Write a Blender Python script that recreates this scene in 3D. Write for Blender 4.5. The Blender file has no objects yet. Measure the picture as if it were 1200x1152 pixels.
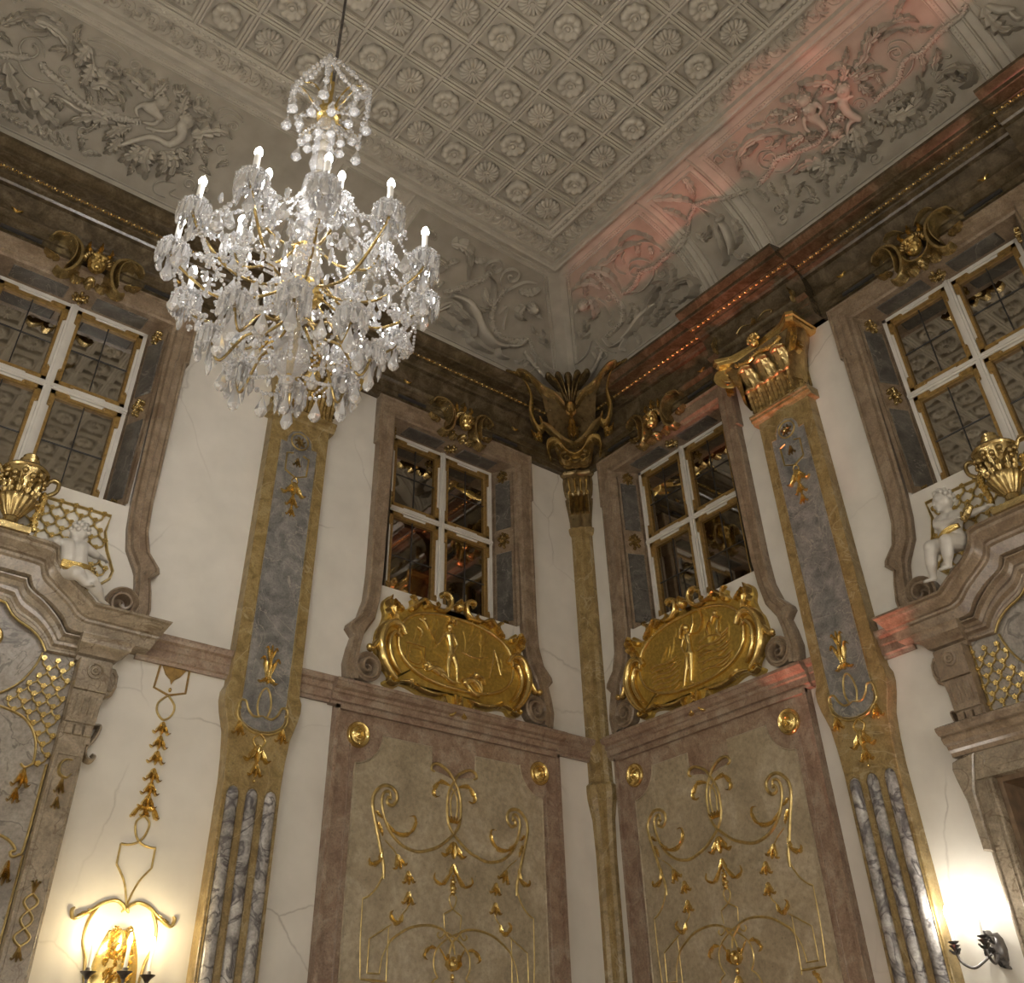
import bpy, math, random, json
from mathutils import Vector, Matrix
random.seed(7)
R = math.radians
sc = bpy.context.scene
COL = sc.collection

# ---------------------------------------------------------------- camera
cam_d = bpy.data.cameras.new('camera'); cam = bpy.data.objects.new('camera', cam_d); COL.objects.link(cam)
_rt = Vector((0.78816536, -0.61515987, -0.01933124)); _up = Vector((-0.36350893, -0.49062702, 0.79192574)); _fw = Vector((0.49664537, 0.61714136, 0.61031133))
CAM = Vector((-6.66403542, -6.95148582, 1.6))
m = Matrix.Identity(4)
for i in range(3):
    m[i][0], m[i][1], m[i][2], m[i][3] = _rt[i], _up[i], -_fw[i], CAM[i]
cam.matrix_world = m
cam_d.sensor_width = 36.0; cam_d.lens = 1120.5 / 1200 * 36
cam_d.shift_x = (600 - 591.756) / 1200; cam_d.shift_y = (458.554 - 576) / 1200
cam_d.clip_start = 0.05; cam_d.clip_end = 100
sc.camera = cam

# ---------------------------------------------------------------- world, lamps, exposure
w = bpy.data.worlds.new('world'); sc.world = w; w.use_nodes = True
w.node_tree.nodes['Background'].inputs[0].default_value = (0.02, 0.02, 0.025, 1); w.node_tree.nodes['Background'].inputs[1].default_value = 1
sc.view_settings.view_transform = 'Standard'; sc.view_settings.look = 'None'
sc.view_settings.exposure = -0.18; sc.view_settings.gamma = 1.0; sc.view_settings.use_curve_mapping = False

def point_lamp(name, loc, power, col, rad=0.05):
    d = bpy.data.lights.new(name, 'POINT'); d.energy = power; d.color = col; d.shadow_soft_size = rad
    o = bpy.data.objects.new(name, d); COL.objects.link(o); o.location = loc
    return o
# unseen fill lamps, added along the two hidden walls where sconces would hang
WARM = (1.0, 0.96, 0.90)
for x in (-1.9, -4.2, -6.5, -8.8):
    point_lamp('fill_lamp', (x, -9.25, 2.65), 98, WARM, 0.12)
for y in (-2.0, -4.5, -7.0):
    point_lamp('fill_lamp', (-9.75, y, 2.65), 86, WARM, 0.12)
# red stage uplights standing on the floor along the right wall
def spot(name, loc, aim, power, col, size, blend, rad):
    d = bpy.data.lights.new(name, 'SPOT'); d.energy = power; d.color = col; d.spot_size = R(size); d.spot_blend = blend; d.shadow_soft_size = rad
    o = bpy.data.objects.new(name, d); COL.objects.link(o); o.location = loc
    o.rotation_euler = (Vector(aim) - Vector(loc)).to_track_quat('-Z', 'Y').to_euler()
RED = (1.0, 0.26, 0.20)
for y, n, p_ in ((1.75, 0.56, 620), (2.5, 0.42, 1000), (3.25, 0.42, 1000), (4.3, 0.95, 850), (5.2, 0.95, 850), (6.1, 0.95, 850)):
    spot('red_uplight', (-n, -y, 0.15), (-n + 0.02, -y, 9.0), p_, RED, (13 if n < 0.5 else 10.5) if n < 0.9 else 8.5, 0.7 if n < 0.5 else 0.4, 0.015)
spot('red_uplight', (-0.75, -2.7, 0.15), (-0.1, -1.9, 3.4), 26, RED, 70, 0.9, 0.05)

# ---------------------------------------------------------------- materials
MATS = {}
def nt(name):
    mt = bpy.data.materials.new(name); mt.use_nodes = True; MATS[name] = mt
    t = mt.node_tree; return mt, t, t.nodes['Principled BSDF']
def N(t, kind, **kw):
    n = t.nodes.new(kind)
    for k, v in kw.items():
        if k in n.inputs: n.inputs[k].default_value = v
        else: setattr(n, k, v)
    return n
def ramp(t, src, stops):
    r = t.nodes.new('ShaderNodeValToRGB'); e = r.color_ramp.elements
    e[0].position, e[0].color = stops[0][0], (*stops[0][1], 1); e[1].position, e[1].color = stops[-1][0], (*stops[-1][1], 1)
    for p, c in stops[1:-1]:
        q = e.new(p); q.color = (*c, 1)
    t.links.new(src, r.inputs[0]); return r
def pos(t, scale=(1, 1, 1)):
    g = t.nodes.new('ShaderNodeNewGeometry'); mp = t.nodes.new('ShaderNodeMapping'); mp.inputs['Scale'].default_value = scale
    t.links.new(g.outputs['Position'], mp.inputs['Vector']); return mp.outputs[0]
def mix(t, fac, a, b, mode='MIX'):
    x = t.nodes.new('ShaderNodeMix'); x.data_type = 'RGBA'; x.blend_type = mode
    for s, v in ((x.inputs['Factor'], fac), (x.inputs[6], a), (x.inputs[7], b)):
        if hasattr(v, 'links'): t.links.new(v, s)
        else: s.default_value = v if not isinstance(v, tuple) else (*v, 1)
    return x.outputs[2]
def bump(t, b, src, strength, dist=0.01):
    n = t.nodes.new('ShaderNodeBump'); n.inputs['Strength'].default_value = strength; n.inputs['Distance'].default_value = dist
    t.links.new(src, n.inputs['Height']); t.links.new(n.outputs[0], b.inputs['Normal'])

def marble(name, c0, c1, c2, scale=5, vein=None, rough=0.32, spec=0.4, spots=0.0, vscale=2.0, vw=0.03):
    """cloudy stone: three tones over noise, optional thin veins, optional dark specks"""
    mt, t, b = nt(name); v = pos(t)
    n1 = N(t, 'ShaderNodeTexNoise', Scale=scale, Detail=6.0, Roughness=0.62, Distortion=0.8); t.links.new(v, n1.inputs['Vector'])
    r = ramp(t, n1.outputs[0], [(0.32, c0), (0.5, c1), (0.68, c2)]); col = r.outputs[0]
    n2 = N(t, 'ShaderNodeTexNoise', Scale=scale * 9, Detail=3.0, Roughness=0.7); t.links.new(v, n2.inputs['Vector'])
    r2 = ramp(t, n2.outputs[0], [(0.35, (0.72, 0.72, 0.72)), (0.62, (1.1, 1.1, 1.1))]); col = mix(t, 0.8, col, r2.outputs[0], 'MULTIPLY')
    if vein:
        n3 = N(t, 'ShaderNodeTexNoise', Scale=vscale, Detail=4.0, Distortion=1.4); t.links.new(v, n3.inputs['Vector'])
        rv = ramp(t, n3.outputs[0], [(0.5 - vw, (0, 0, 0)), (0.5, (1, 1, 1)), (0.5 + vw, (0, 0, 0))])
        col = mix(t, rv.outputs[0], col, vein)
    if spots:
        vo = N(t, 'ShaderNodeTexVoronoi', Scale=22.0); t.links.new(v, vo.inputs['Vector'])
        rs = ramp(t, vo.outputs['Distance'], [(0.0, (0, 0, 0)), (0.22, (1, 1, 1))])
        col = mix(t, spots, col, rs.outputs[0], 'MULTIPLY')
    t.links.new(col, b.inputs['Base Color']); b.inputs['Roughness'].default_value = rough; b.inputs['Specular IOR Level'].default_value = spec
    bump(t, b, n2.outputs[0], 0.08, 0.004)
    return mt

def plain(name, col, rough=0.5, metal=0.0, spec=0.5, var=0.12, scale=18.0, bs=0.1, bd=0.004):
    mt, t, b = nt(name); v = pos(t)
    n1 = N(t, 'ShaderNodeTexNoise', Scale=scale, Detail=4.0); t.links.new(v, n1.inputs['Vector'])
    r = ramp(t, n1.outputs[0], [(0.3, tuple(c * (1 - var) for c in col)), (0.7, tuple(min(1, c * (1 + var)) for c in col))])
    t.links.new(r.outputs[0], b.inputs['Base Color']); b.inputs['Roughness'].default_value = rough; b.inputs['Metallic'].default_value = metal; b.inputs['Specular IOR Level'].default_value = spec
    if bs: bump(t, b, n1.outputs[0], bs, bd)
    return mt

def stucco(name, c0, c1):
    mt, t, b = nt(name); v = pos(t)
    n1 = N(t, 'ShaderNodeTexNoise', Scale=0.9, Detail=5.0, Roughness=0.6); t.links.new(v, n1.inputs['Vector'])
    col = ramp(t, n1.outputs[0], [(0.3, c0), (0.7, c1)]).outputs[0]
    n2 = N(t, 'ShaderNodeTexNoise', Scale=3.5, Detail=5.0); t.links.new(v, n2.inputs['Vector'])
    wv = N(t, 'ShaderNodeMapping'); 
    vv = mix(t, 0.12, v, n2.outputs['Color'])
    vo = N(t, 'ShaderNodeTexVoronoi', Scale=0.8, feature='DISTANCE_TO_EDGE'); t.links.new(vv, vo.inputs['Vector'])
    cr = ramp(t, vo.outputs[0], [(0.0, (1, 1, 1)), (0.006, (0, 0, 0))])
    n3 = N(t, 'ShaderNodeTexNoise', Scale=1.1, Detail=2.0); t.links.new(v, n3.inputs['Vector'])
    ms = ramp(t, n3.outputs[0], [(0.46, (0, 0, 0)), (0.62, (0.5, 0.5, 0.5))])
    f = mix(t, 1.0, cr.outputs[0], ms.outputs[0], 'MULTIPLY')
    col = mix(t, f, col, (0.22, 0.18, 0.13))
    r2 = ramp(t, n2.outputs[0], [(0.3, (0.88, 0.88, 0.88)), (0.7, (1.05, 1.05, 1.05))])
    col = mix(t, 0.7, col, r2.outputs[0], 'MULTIPLY')
    t.links.new(col, b.inputs['Base Color']); b.inputs['Roughness'].default_value = 0.38; b.inputs['Specular IOR Level'].default_value = 0.35
    bump(t, b, n2.outputs[0], 0.05, 0.006)
    return mt

stucco('cream', (0.63, 0.595, 0.52), (0.72, 0.685, 0.61))
marble('pink', (0.19, 0.118, 0.078), (0.275, 0.195, 0.136), (0.36, 0.29, 0.215), 8, None, 0.3, 0.4, 0.5)
marble('brownpink', (0.165, 0.112, 0.068), (0.235, 0.172, 0.112), (0.315, 0.245, 0.17), 8, None, 0.28, 0.45, 0.45)
marble('olive', (0.27, 0.22, 0.145), (0.35, 0.29, 0.195), (0.44, 0.375, 0.27), 3, None, 0.34, 0.35, 0.35)
marble('ochre', (0.16, 0.105, 0.035), (0.265, 0.185, 0.072), (0.35, 0.265, 0.125), 9, (0.36, 0.29, 0.17), 0.3, 0.45, 0.55, 1.1, 0.006)
marble('grey', (0.10, 0.095, 0.088), (0.185, 0.176, 0.162), (0.29, 0.275, 0.25), 7, (0.33, 0.30, 0.25), 0.3, 0.45, 0.45, 3.2, 0.009)
marble('grey_dark', (0.055, 0.050, 0.042), (0.098, 0.090, 0.077), (0.155, 0.143, 0.122), 7, (0.24, 0.22, 0.19), 0.28, 0.5, 0.4, 2.6, 0.007)
marble('darkbrown', (0.045, 0.032, 0.016), (0.078, 0.056, 0.029), (0.125, 0.094, 0.056), 6, None, 0.22, 0.55, 0.4)
marble('taupe', (0.20, 0.155, 0.105), (0.28, 0.225, 0.155), (0.37, 0.305, 0.22), 7, (0.15, 0.11, 0.07), 0.26, 0.5, 0.45, 2.4, 0.012)
marble('greybeige', (0.22, 0.19, 0.155), (0.30, 0.265, 0.22), (0.38, 0.345, 0.29), 4, (0.13, 0.11, 0.09), 0.32, 0.4, 0.3, 3.0, 0.02)
marble('breccia', (0.10, 0.094, 0.09), (0.33, 0.31, 0.29), (0.54, 0.515, 0.48), 6, (0.09, 0.08, 0.08), 0.24, 0.5, 0.3, 4.0, 0.05)
plain('plaster', (0.41, 0.37, 0.30), 0.7, 0, 0.25, 0.10, 6.0, 0.12)
plain('plaster_ground_shaded', (0.31, 0.275, 0.218), 0.75, 0, 0.2, 0.12, 5.0, 0.15)  # shade behind the reliefs put into the colour, darker than the plaster
plain('gold', (0.72, 0.535, 0.20), 0.22, 0.9, 0.5, 0.18, 30.0, 0.2, 0.005)
plain('gold_field', (0.52, 0.36, 0.085), 0.42, 0.8, 0.5, 0.22, 34.0, 0.7, 0.010)
plain('bronze', (0.25, 0.185, 0.09), 0.24, 0.72, 0.5, 0.3, 20.0, 0.3, 0.008)
plain('old_gold', (0.42, 0.31, 0.13), 0.27, 0.82, 0.5, 0.3, 20.0, 0.35, 0.008)
plain('thin_gold', (0.50, 0.375, 0.15), 0.30, 0.8, 0.5, 0.25, 25.0, 0.2)
plain('gilt_paint', (0.30, 0.185, 0.055), 0.4, 0.35, 0.5, 0.25, 30.0, 0.1)
plain('white_paint', (0.62, 0.59, 0.53), 0.35, 0, 0.4, 0.06, 8.0, 0.03)
plain('statue', (0.54, 0.51, 0.455), 0.28, 0, 0.45, 0.10, 7.0, 0.05)
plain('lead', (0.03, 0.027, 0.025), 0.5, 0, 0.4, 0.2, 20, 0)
plain('wood_dark', (0.17, 0.115, 0.07), 0.35, 0, 0.4, 0.35, 14, 0.1)
plain('iron', (0.16, 0.15, 0.145), 0.35, 0.8, 0.5, 0.3, 30, 0.1)
plain('candle', (0.80, 0.79, 0.74), 0.4, 0, 0.4, 0.03, 10, 0)
plain('parquet', (0.30, 0.21, 0.13), 0.35, 0, 0.4, 0.3, 3.0, 0.05)
mt, t, b = nt('mirror'); b.inputs['Metallic'].default_value = 1.0; b.inputs['Base Color'].default_value = (0.47, 0.445, 0.40, 1); b.inputs['Roughness'].default_value = 0.03
v = pos(t); n1 = N(t, 'ShaderNodeTexNoise', Scale=3.2, Detail=1.0); t.links.new(v, n1.inputs['Vector']); bump(t, b, n1.outputs[0], 0.02, 0.02)
mt, t, b = nt('crystal'); b.inputs['Base Color'].default_value = (0.97, 0.98, 1, 1); b.inputs['Roughness'].default_value = 0.04; b.inputs['IOR'].default_value = 1.55
b.inputs['Transmission Weight'].default_value = 0.75; b.inputs['Specular IOR Level'].default_value = 0.8
def glow(name, col, s):
    mt, t, b = nt(name); b.inputs['Base Color'].default_value = (*col, 1); b.inputs['Emission Color'].default_value = (*col, 1); b.inputs['Emission Strength'].default_value = s
glow('bulb_white', (1.0, 0.97, 0.92), 60.0)
glow('bulb_warm', (1.0, 0.80, 0.48), 40.0)

# ---------------------------------------------------------------- mesh building
def smooth_path(p, per=5, closed=False):
    n = len(p)
    if n < 3: 
        out = []
        for i in range(n - 1):
            for k in range(per): 
                f = k / per; out.append(tuple(a + (b_ - a) * f for a, b_ in zip(p[i], p[i + 1])))
        return out + [tuple(p[-1])]
    out = []
    g = (lambda i: p[i % n]) if closed else (lambda i: p[min(max(i, 0), n - 1)])
    for i in range(n if closed else n - 1):
        a, b_, c, d = g(i - 1), g(i), g(i + 1), g(i + 2)
        for k in range(per):
            f = k / per; f2, f3 = f * f, f * f * f
            out.append(tuple(0.5 * (2 * y + (z - x) * f + (2 * x - 5 * y + 4 * z - u) * f2 + (3 * y - x - 3 * z + u) * f3) for x, y, z, u in zip(a, b_, c, d)))
    if not closed: out.append(tuple(p[-1]))
    return out
def pairs(l): return [(l[i], l[i + 1]) for i in range(0, len(l), 2)]
def mirror(p): return [(-a, b_) for a, b_ in p]
def flat(n0): return lambda s, t_, h: (s, -(n0 + h), t_)

class MB:
    def __init__(self): self.v = []; self.f = []
    def rows(self, rows, closed=False, cap=False):
        """loft between equal-length rows of 3D points"""
        b0 = len(self.v); k = len(rows[0])
        for r in rows: self.v.extend(r)
        for i in range(len(rows) - 1):
            for j in range(k if closed else k - 1):
                j2 = (j + 1) % k
                self.f.append((b0 + i * k + j, b0 + i * k + j2, b0 + (i + 1) * k + j2, b0 + (i + 1) * k + j))
        if cap:
            self.f.append(tuple(b0 + j for j in range(k))); self.f.append(tuple(b0 + (len(rows) - 1) * k + j for j in reversed(range(k))))
        return self
    def box(self, x0, x1, y0, y1, z0, z1):
        return self.rows([[(x0, y0, z), (x1, y0, z), (x1, y1, z), (x0, y1, z)] for z in (z0, z1)], True, True)
    def wbox(self, s0, s1, n0, n1, z0, z1): return self.box(s0, s1, -n1, -n0, z0, z1)
    def prism(self, pts, n0, n1, bev=0.0):
        """outline in (s,z) raised from the wall between n0 and n1"""
        loops = [(n0, 0.0), (n1 - bev, 0.0)]
        if bev: loops.append((n1, bev))
        k = len(pts); b0 = len(self.v)
        cx = sum(p[0] for p in pts) / k; cz = sum(p[1] for p in pts) / k
        for n, ins in loops:
            if ins:
                q = []
                area = sum(pts[i][0] * pts[(i + 1) % k][1] - pts[(i + 1) % k][0] * pts[i][1] for i in range(k)); sg = 1 if area > 0 else -1
                for i in range(k):
                    a, b_, c = pts[i - 1], pts[i], pts[(i + 1) % k]
                    d1 = Vector((b_[0] - a[0], b_[1] - a[1])); d2 = Vector((c[0] - b_[0], c[1] - b_[1]))
                    if d1.length < 1e-6: d1 = d2
                    if d2.length < 1e-6: d2 = d1
                    d1.normalize(); d2.normalize(); tn = d1 + d2
                    if tn.length < 0.3: tn = d1
                    tn.normalize(); q.append((b_[0] - tn.y * ins * sg, b_[1] + tn.x * ins * sg))
            else: q = pts
            self.v.extend((s, -n, z) for s, z in q)
        L = len(loops)
        for i in range(L - 1):
            for j in range(k):
                j2 = (j + 1) % k; self.f.append((b0 + i * k + j, b0 + i * k + j2, b0 + (i + 1) * k + j2, b0 + (i + 1) * k + j))
        self.f.append(tuple(b0 + (L - 1) * k + j for j in range(k)))
        return self
    def mould(self, prof, s0, s1):
        """profile (n,z) run straight along the wall"""
        k = len(prof); b0 = len(self.v)
        for s in (s0, s1): self.v.extend((s, -n, z) for n, z in prof)
        for j in range(k): 
            j2 = (j + 1) % k; self.f.append((b0 + j, b0 + j2, b0 + k + j2, b0 + k + j))
        self.f.append(tuple(b0 + j for j in range(k))); self.f.append(tuple(b0 + k + j for j in reversed(range(k))))
        return self
    def between(self, pa, pb, prof):
        """moulding between two guide lines (s,z); prof = (fraction from a to b, n)"""
        return self.rows([[(a[0] + (b_[0] - a[0]) * f, -n, a[1] + (b_[1] - a[1]) * f) for a, b_ in zip(pa, pb)] for f, n in prof])
    def lathe(self, prof, c=(0, 0, 0), seg=16, flute=0, fa=0.0):
        rows = []
        for r, z in prof:
            rows.append([(c[0] + r * (1 + fa * math.cos(flute * a)) * math.cos(a), c[1] + r * (1 + fa * math.cos(flute * a)) * math.sin(a), c[2] + z) for a in (2 * math.pi * j / seg for j in range(seg))])
        return self.rows(rows, True, True)
    def tube(self, path, rad, seg=6, cap=True):
        path = [Vector(p) for p in path]; n = len(path); rows = []
        ref = Vector((0.13, 0.31, 0.94)); 
        for i, p in enumerate(path):
            d = path[min(i + 1, n - 1)] - path[max(i - 1, 0)]
            if d.length < 1e-9: d = Vector((0, 0, 1))
            d.normalize(); a = d.cross(ref)
            if a.length < 0.05: a = d.cross(Vector((1, 0, 0)))
            a.normalize(); b_ = d.cross(a); r = rad[i] if isinstance(rad, (list, tuple)) else rad
            rows.append([tuple(p + a * (r * math.cos(2 * math.pi * j / seg)) + b_ * (r * math.sin(2 * math.pi * j / seg))) for j in range(seg)])
        return self.rows(rows, True, cap)
    def ball(self, c, r, seg=8, ring=5, sc_=(1, 1, 1)):
        rows = []
        for i in range(ring + 1):
            a = math.pi * i / ring; a = min(max(a, 0.05), math.pi - 0.05)
            rows.append([(c[0] + sc_[0] * r * math.sin(a) * math.cos(2 * math.pi * j / seg), c[1] + sc_[1] * r * math.sin(a) * math.sin(2 * math.pi * j / seg), c[2] + sc_[2] * r * math.cos(a)) for j in range(seg)])
        return self.rows(rows, True, True)
    # relief work drawn on a surface: M(s,t,h) -> xyz
    def _sect(self, pts, M, wf, sect, sx=1.0):
        n = len(pts); rows = []
        for i, p in enumerate(pts):
            a, b_ = pts[max(i - 1, 0)], pts[min(i + 1, n - 1)]
            dx, dy = (b_[0] - a[0]) * sx, b_[1] - a[1]
            # sx = metres of s per metre of t handled by caller through M
            l = math.hypot(dx, dy) or 1e-9; nx, ny = -dy / l, dx / l
            f = i / (n - 1); w_, h_ = wf(f)
            rows.append([M(p[0] + nx * w_ * o / sx, p[1] + ny * w_ * o, h_ * q) for o, q in sect])
        self.rows(rows, True)
        b0 = len(self.v) - len(rows) * len(sect); k = len(sect)
        self.f.append(tuple(b0 + j for j in range(k))); self.f.append(tuple(b0 + (n - 1) * k + j for j in range(k)))
        return self
    def stroke(self, p, w, h, M, per=5, taper=0.35, ends=(0.35, 0.35), sm=True):
        pts = smooth_path(p, per) if sm else list(p)
        def wf(f):
            e = min(1.0, ends[0] + (1 - ends[0]) * min(1, f / max(taper, 1e-3)), ends[1] + (1 - ends[1]) * min(1, (1 - f) / max(taper, 1e-3)))
            return w / 2 * e, h * (0.5 + 0.5 * e)
        return self._sect(pts, M, wf, [(-1, -0.15), (-0.8, 0.6), (-0.3, 0.95), (0.3, 0.95), (0.8, 0.6), (1, -0.15)])
    def leaf(self, p, w, h, M, lobes=5, per=None, tip=True, cut=0.40):
        pts = smooth_path(p, per or max(4, int(6 * lobes / max(1, len(p) - 1))))
        def wf(f):
            env = (math.sin(math.pi * min(1, 0.1 + f * 0.9) ** 0.8) * 0.8 + 0.2 * (1 - f)) if tip else 1
            ph = (f * lobes) % 1.0
            return w / 2 * max(0.06, env) * (cut + (1.02 - cut) * (ph ** 0.6)) , h * (0.55 + 0.5 * math.sin(math.pi * f) + 0.25 * f)
        return self._sect(pts, M, wf, [(-1, -0.1), (-0.95, 0.35), (-0.62, 0.9), (-0.3, 0.74), (0, 1.0), (0.3, 0.74), (0.62, 0.9), (0.95, 0.35), (1, -0.1)])
    def dome(self, c, rx, ry, h, M, rot=0.0, seg=10, ring=4):
        rows = []
        for i in range(ring):
            a = (math.pi / 2) * i / ring
            rows.append([M(c[0] + math.cos(a) * (rx * math.cos(b_) * math.cos(rot) - ry * math.sin(b_) * math.sin(rot)), c[1] + math.cos(a) * (rx * math.cos(b_) * math.sin(rot) + ry * math.sin(b_) * math.cos(rot)), h * math.sin(a)) for b_ in (2 * math.pi * j / seg for j in range(seg))])
        b0 = len(self.v); self.rows(rows, True)
        self.f.append(tuple(b0 + (ring - 1) * seg + j for j in range(seg))); self.f.append(tuple(b0 + j for j in range(seg)))
        return self
    def garland(self, p, w, h, M, dens=1.0):
        pts = smooth_path(p, 6); self.stroke(p, w, h * 0.6, M, 5, 0.1, (0.7, 0.7))
        acc = 0.0
        for i in range(1, len(pts)):
            acc += math.hypot(pts[i][0] - pts[i - 1][0], pts[i][1] - pts[i - 1][1])
            if acc > w * 0.32 / dens:
                acc = 0
                for q in (-0.55, 0.05, 0.6):
                    a = random.uniform(0, 6.28); r = w * random.uniform(0.15, 0.24)
                    dx, dy = pts[i][0] - pts[i - 1][0], pts[i][1] - pts[i - 1][1]; l = math.hypot(dx, dy) or 1
                    c = (pts[i][0] - dy / l * q * w * 0.5 + 0.15 * w * math.cos(a), pts[i][1] + dx / l * q * w * 0.5 + 0.15 * w * math.sin(a))
                    M2 = lambda s, t_, hh, M=M, b_=h * 0.35 * (1 - abs(q) * 0.6): M(s, t_, hh + b_)
                    self.dome(c, r, r, h * random.uniform(0.45, 0.75), M2, 0, 6, 2)
        return self
    def husk(self, c, L, w, h, M, ang=-math.pi / 2):
        """bell-flower pendant: bud and two outcurled petals, pointing along ang"""
        ca, sa = math.cos(ang), math.sin(ang)
        q = lambda x, y: (c[0] + x * ca - y * sa, c[1] + x * sa + y * ca)
        self.leaf([q(0, 0), q(L * 0.45, 0), q(L, 0)], w * 0.55, h, M, 2, 4)
        for sgn in (-1, 1):
            self.leaf([q(L * 0.15, sgn * w * 0.08), q(L * 0.55, sgn * w * 0.24), q(L * 0.85, sgn * w * 0.42), q(L * 0.72, sgn * w * 0.62)], w * 0.32, h * 0.9, M, 2, 4)
        return self
    def spiral(self, c, r, turns, w, h, M, a0=0.0, dirn=1, pre=None, n=22):
        p = []
        for i in range(n + 1):
            f = i / n; a = a0 + dirn * f * turns * 2 * math.pi; rr = r * (1 - f) ** 1.0 + r * 0.10
            p.append((c[0] + rr * math.cos(a), c[1] + rr * math.sin(a)))
        if pre: p = list(pre) + p
        return self.stroke(p, w, h, M, 2, 0.5, (1.0, 0.5))
    def build(self, name, mat, parent=None, smooth=40, zoff=None):
        me = bpy.data.meshes.new(name)
        zo = BASE.get(parent.name, (0, 0, 0)) if parent is not None else (0, 0, 0)
        if zo != (0, 0, 0): vs = [(x - zo[0], y - zo[1], z - zo[2]) for x, y, z in self.v]
        else: vs = self.v
        me.from_pydata(vs, [], self.f); me.update()
        me.materials.append(MATS[mat])
        if smooth:
            me.shade_smooth()
            if smooth < 180: me.set_sharp_from_angle(angle=R(smooth))
        o = bpy.data.objects.new(name, me); COL.objects.link(o)
        if parent is not None:
            o.parent = parent; BASE[o.name] = zo
        return o

BASE = {}
def at(wall, u, z=0.0, n=0.0):
    return (Vector((-u, -n, z)), 0.0) if wall == 'A' else (Vector((-n, -u, z)), -math.pi / 2)
def tag(o, label, cat=None, group=None, kind=None):
    if label: o['label'] = label
    if cat: o['category'] = cat
    if group: o['group'] = group
    if kind: o['kind'] = kind
    return o
def thing(name, label, cat, wall='A', u=0.0, z=0.0, group=None, kind=None):
    """Empty on the wall; parts are modelled with absolute height z and shifted by BASE"""
    o = bpy.data.objects.new(name, None); COL.objects.link(o); l, rz = at(wall, u, z); o.location = l; o.rotation_euler = (0, 0, rz); o.empty_display_size = 0.1
    BASE[o.name] = (0, 0, z); tag(o, label, cat, group, kind); return o
def child(src, parent, name=None, loc=None):
    c = src.copy(); COL.objects.link(c); c.parent = parent
    if loc is not None: c.location = loc
    return c
def copy_tree(o, wall, u, z, label, name=None, first=True):
    c = o.copy(); COL.objects.link(c); l, rz = at(wall, u, z); c.location = l; c.rotation_euler = (0, 0, rz); c['label'] = label
    BASE[c.name] = BASE.get(o.name, (0, 0, 0))
    for ch in list(o.children):
        d = child(ch, c)
        for g in list(ch.children): child(g, d)
    return c
def struct(o, label=None): return tag(o, label, None, None, 'structure')

def remesh(name, balls, mat, voxel=0.012, parent=None, sm=6, caps=(), scale=None):
    """one continuous figure: tapered limbs ((p,r),(q,r2)) fused by a voxel remesh and smoothed"""
    mb = MB()
    for c, r in balls:
        if isinstance(r, (tuple, list)): mb.ball(c, 1.0, 12, 8, r)
        else: mb.ball(c, r, 12, 8)
    for (p, r), (q, r2) in caps:
        p, q = Vector(p), Vector(q); k = 7; L = (q - p).length; k = max(2, min(14, int(L / (min(r, r2) * 0.6)) + 1))
        mb.tube([p.lerp(q, i / k) for i in range(k + 1)], [r + (r2 - r) * i / k for i in range(k + 1)], 10)
        mb.ball(p, r, 10, 7); mb.ball(q, r2, 10, 7)
    o = mb.build(name, mat, parent, 180)
    md = o.modifiers.new('r', 'REMESH'); md.mode = 'VOXEL'; md.voxel_size = voxel
    ms = o.modifiers.new('s', 'SMOOTH'); ms.factor = 0.5; ms.iterations = sm
    dg = bpy.context.evaluated_depsgraph_get(); dg.update()
    me = bpy.data.meshes.new_from_object(o.evaluated_get(dg)); o.modifiers.clear(); old = o.data; o.data = me; bpy.data.meshes.remove(old)
    me.name = name; me.materials.clear(); me.materials.append(MATS[mat]); me.shade_smooth()
    return o

# ================================================================ the hall's shell
LX, LY, HC = 10.0, 9.5, 9.4          # length of left wall, of right wall, height of flat ceiling
BAY = {'A2': ('A', 1.775), 'A1': ('A', 5.735), 'B2': ('B', 1.415), 'B1': ('B', 4.62)}
PIL = {'A': 3.61, 'B': 2.945}
WH, WZ0, WZ1 = 0.79, 5.55, 7.42
def wall_mesh(name, L, holes, sgn, wall, label):
    mb = MB(); xs = sorted({0.0, L} | {h[0] for h in holes} | {h[1] for h in holes})
    for a, b_ in zip(xs[:-1], xs[1:]):
        zs = [0.0]
        for h in sorted(holes, key=lambda h: h[2]):
            if h[0] <= a + 1e-6 and h[1] >= b_ - 1e-6: zs += [h[2], h[3]]
        zs.append(9.6)
        for z0, z1 in zip(zs[0::2], zs[1::2]):
            if z1 - z0 > 1e-4: mb.wbox(min(sgn * a, sgn * b_), max(sgn * a, sgn * b_), -0.34, 0.0, z0, z1)
    o = mb.build(name, 'cream', None, 0); o.rotation_euler[2] = 0 if wall == 'A' else -math.pi / 2
    return struct(o, label)
hol = lambda u: (u - WH, u + WH, WZ0, WZ1 + 0.05)
wall_mesh('wall_left', LX, [hol(1.775), hol(5.735)], -1, 'A', 'cream stucco wall on the left with fine cracks')
wall_mesh('wall_right', LY, [hol(1.415), hol(4.62), (4.62 - 0.83, 4.62 + 0.83, 0.0, 3.38)], 1, 'B', 'cream stucco wall on the right, tinted pink low down')
o = MB().box(-LX, 0.34, -LY - 0.3, -LY, 0, 9.6).build('wall_near', 'cream', None, 0); struct(o, 'cream stucco wall behind the viewer')
o = MB().box(-LX - 0.3, -LX, -LY, 0.34, 0, 9.6).build('wall_back', 'cream', None, 0); struct(o, 'cream stucco wall beyond the left edge')
fl = MB()
o = MB().box(-LX, 0.9, -LY, 0.34, -0.2, 0).build('floor', 'parquet', None, 0); struct(o, 'dark parquet floor below the view')

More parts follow.
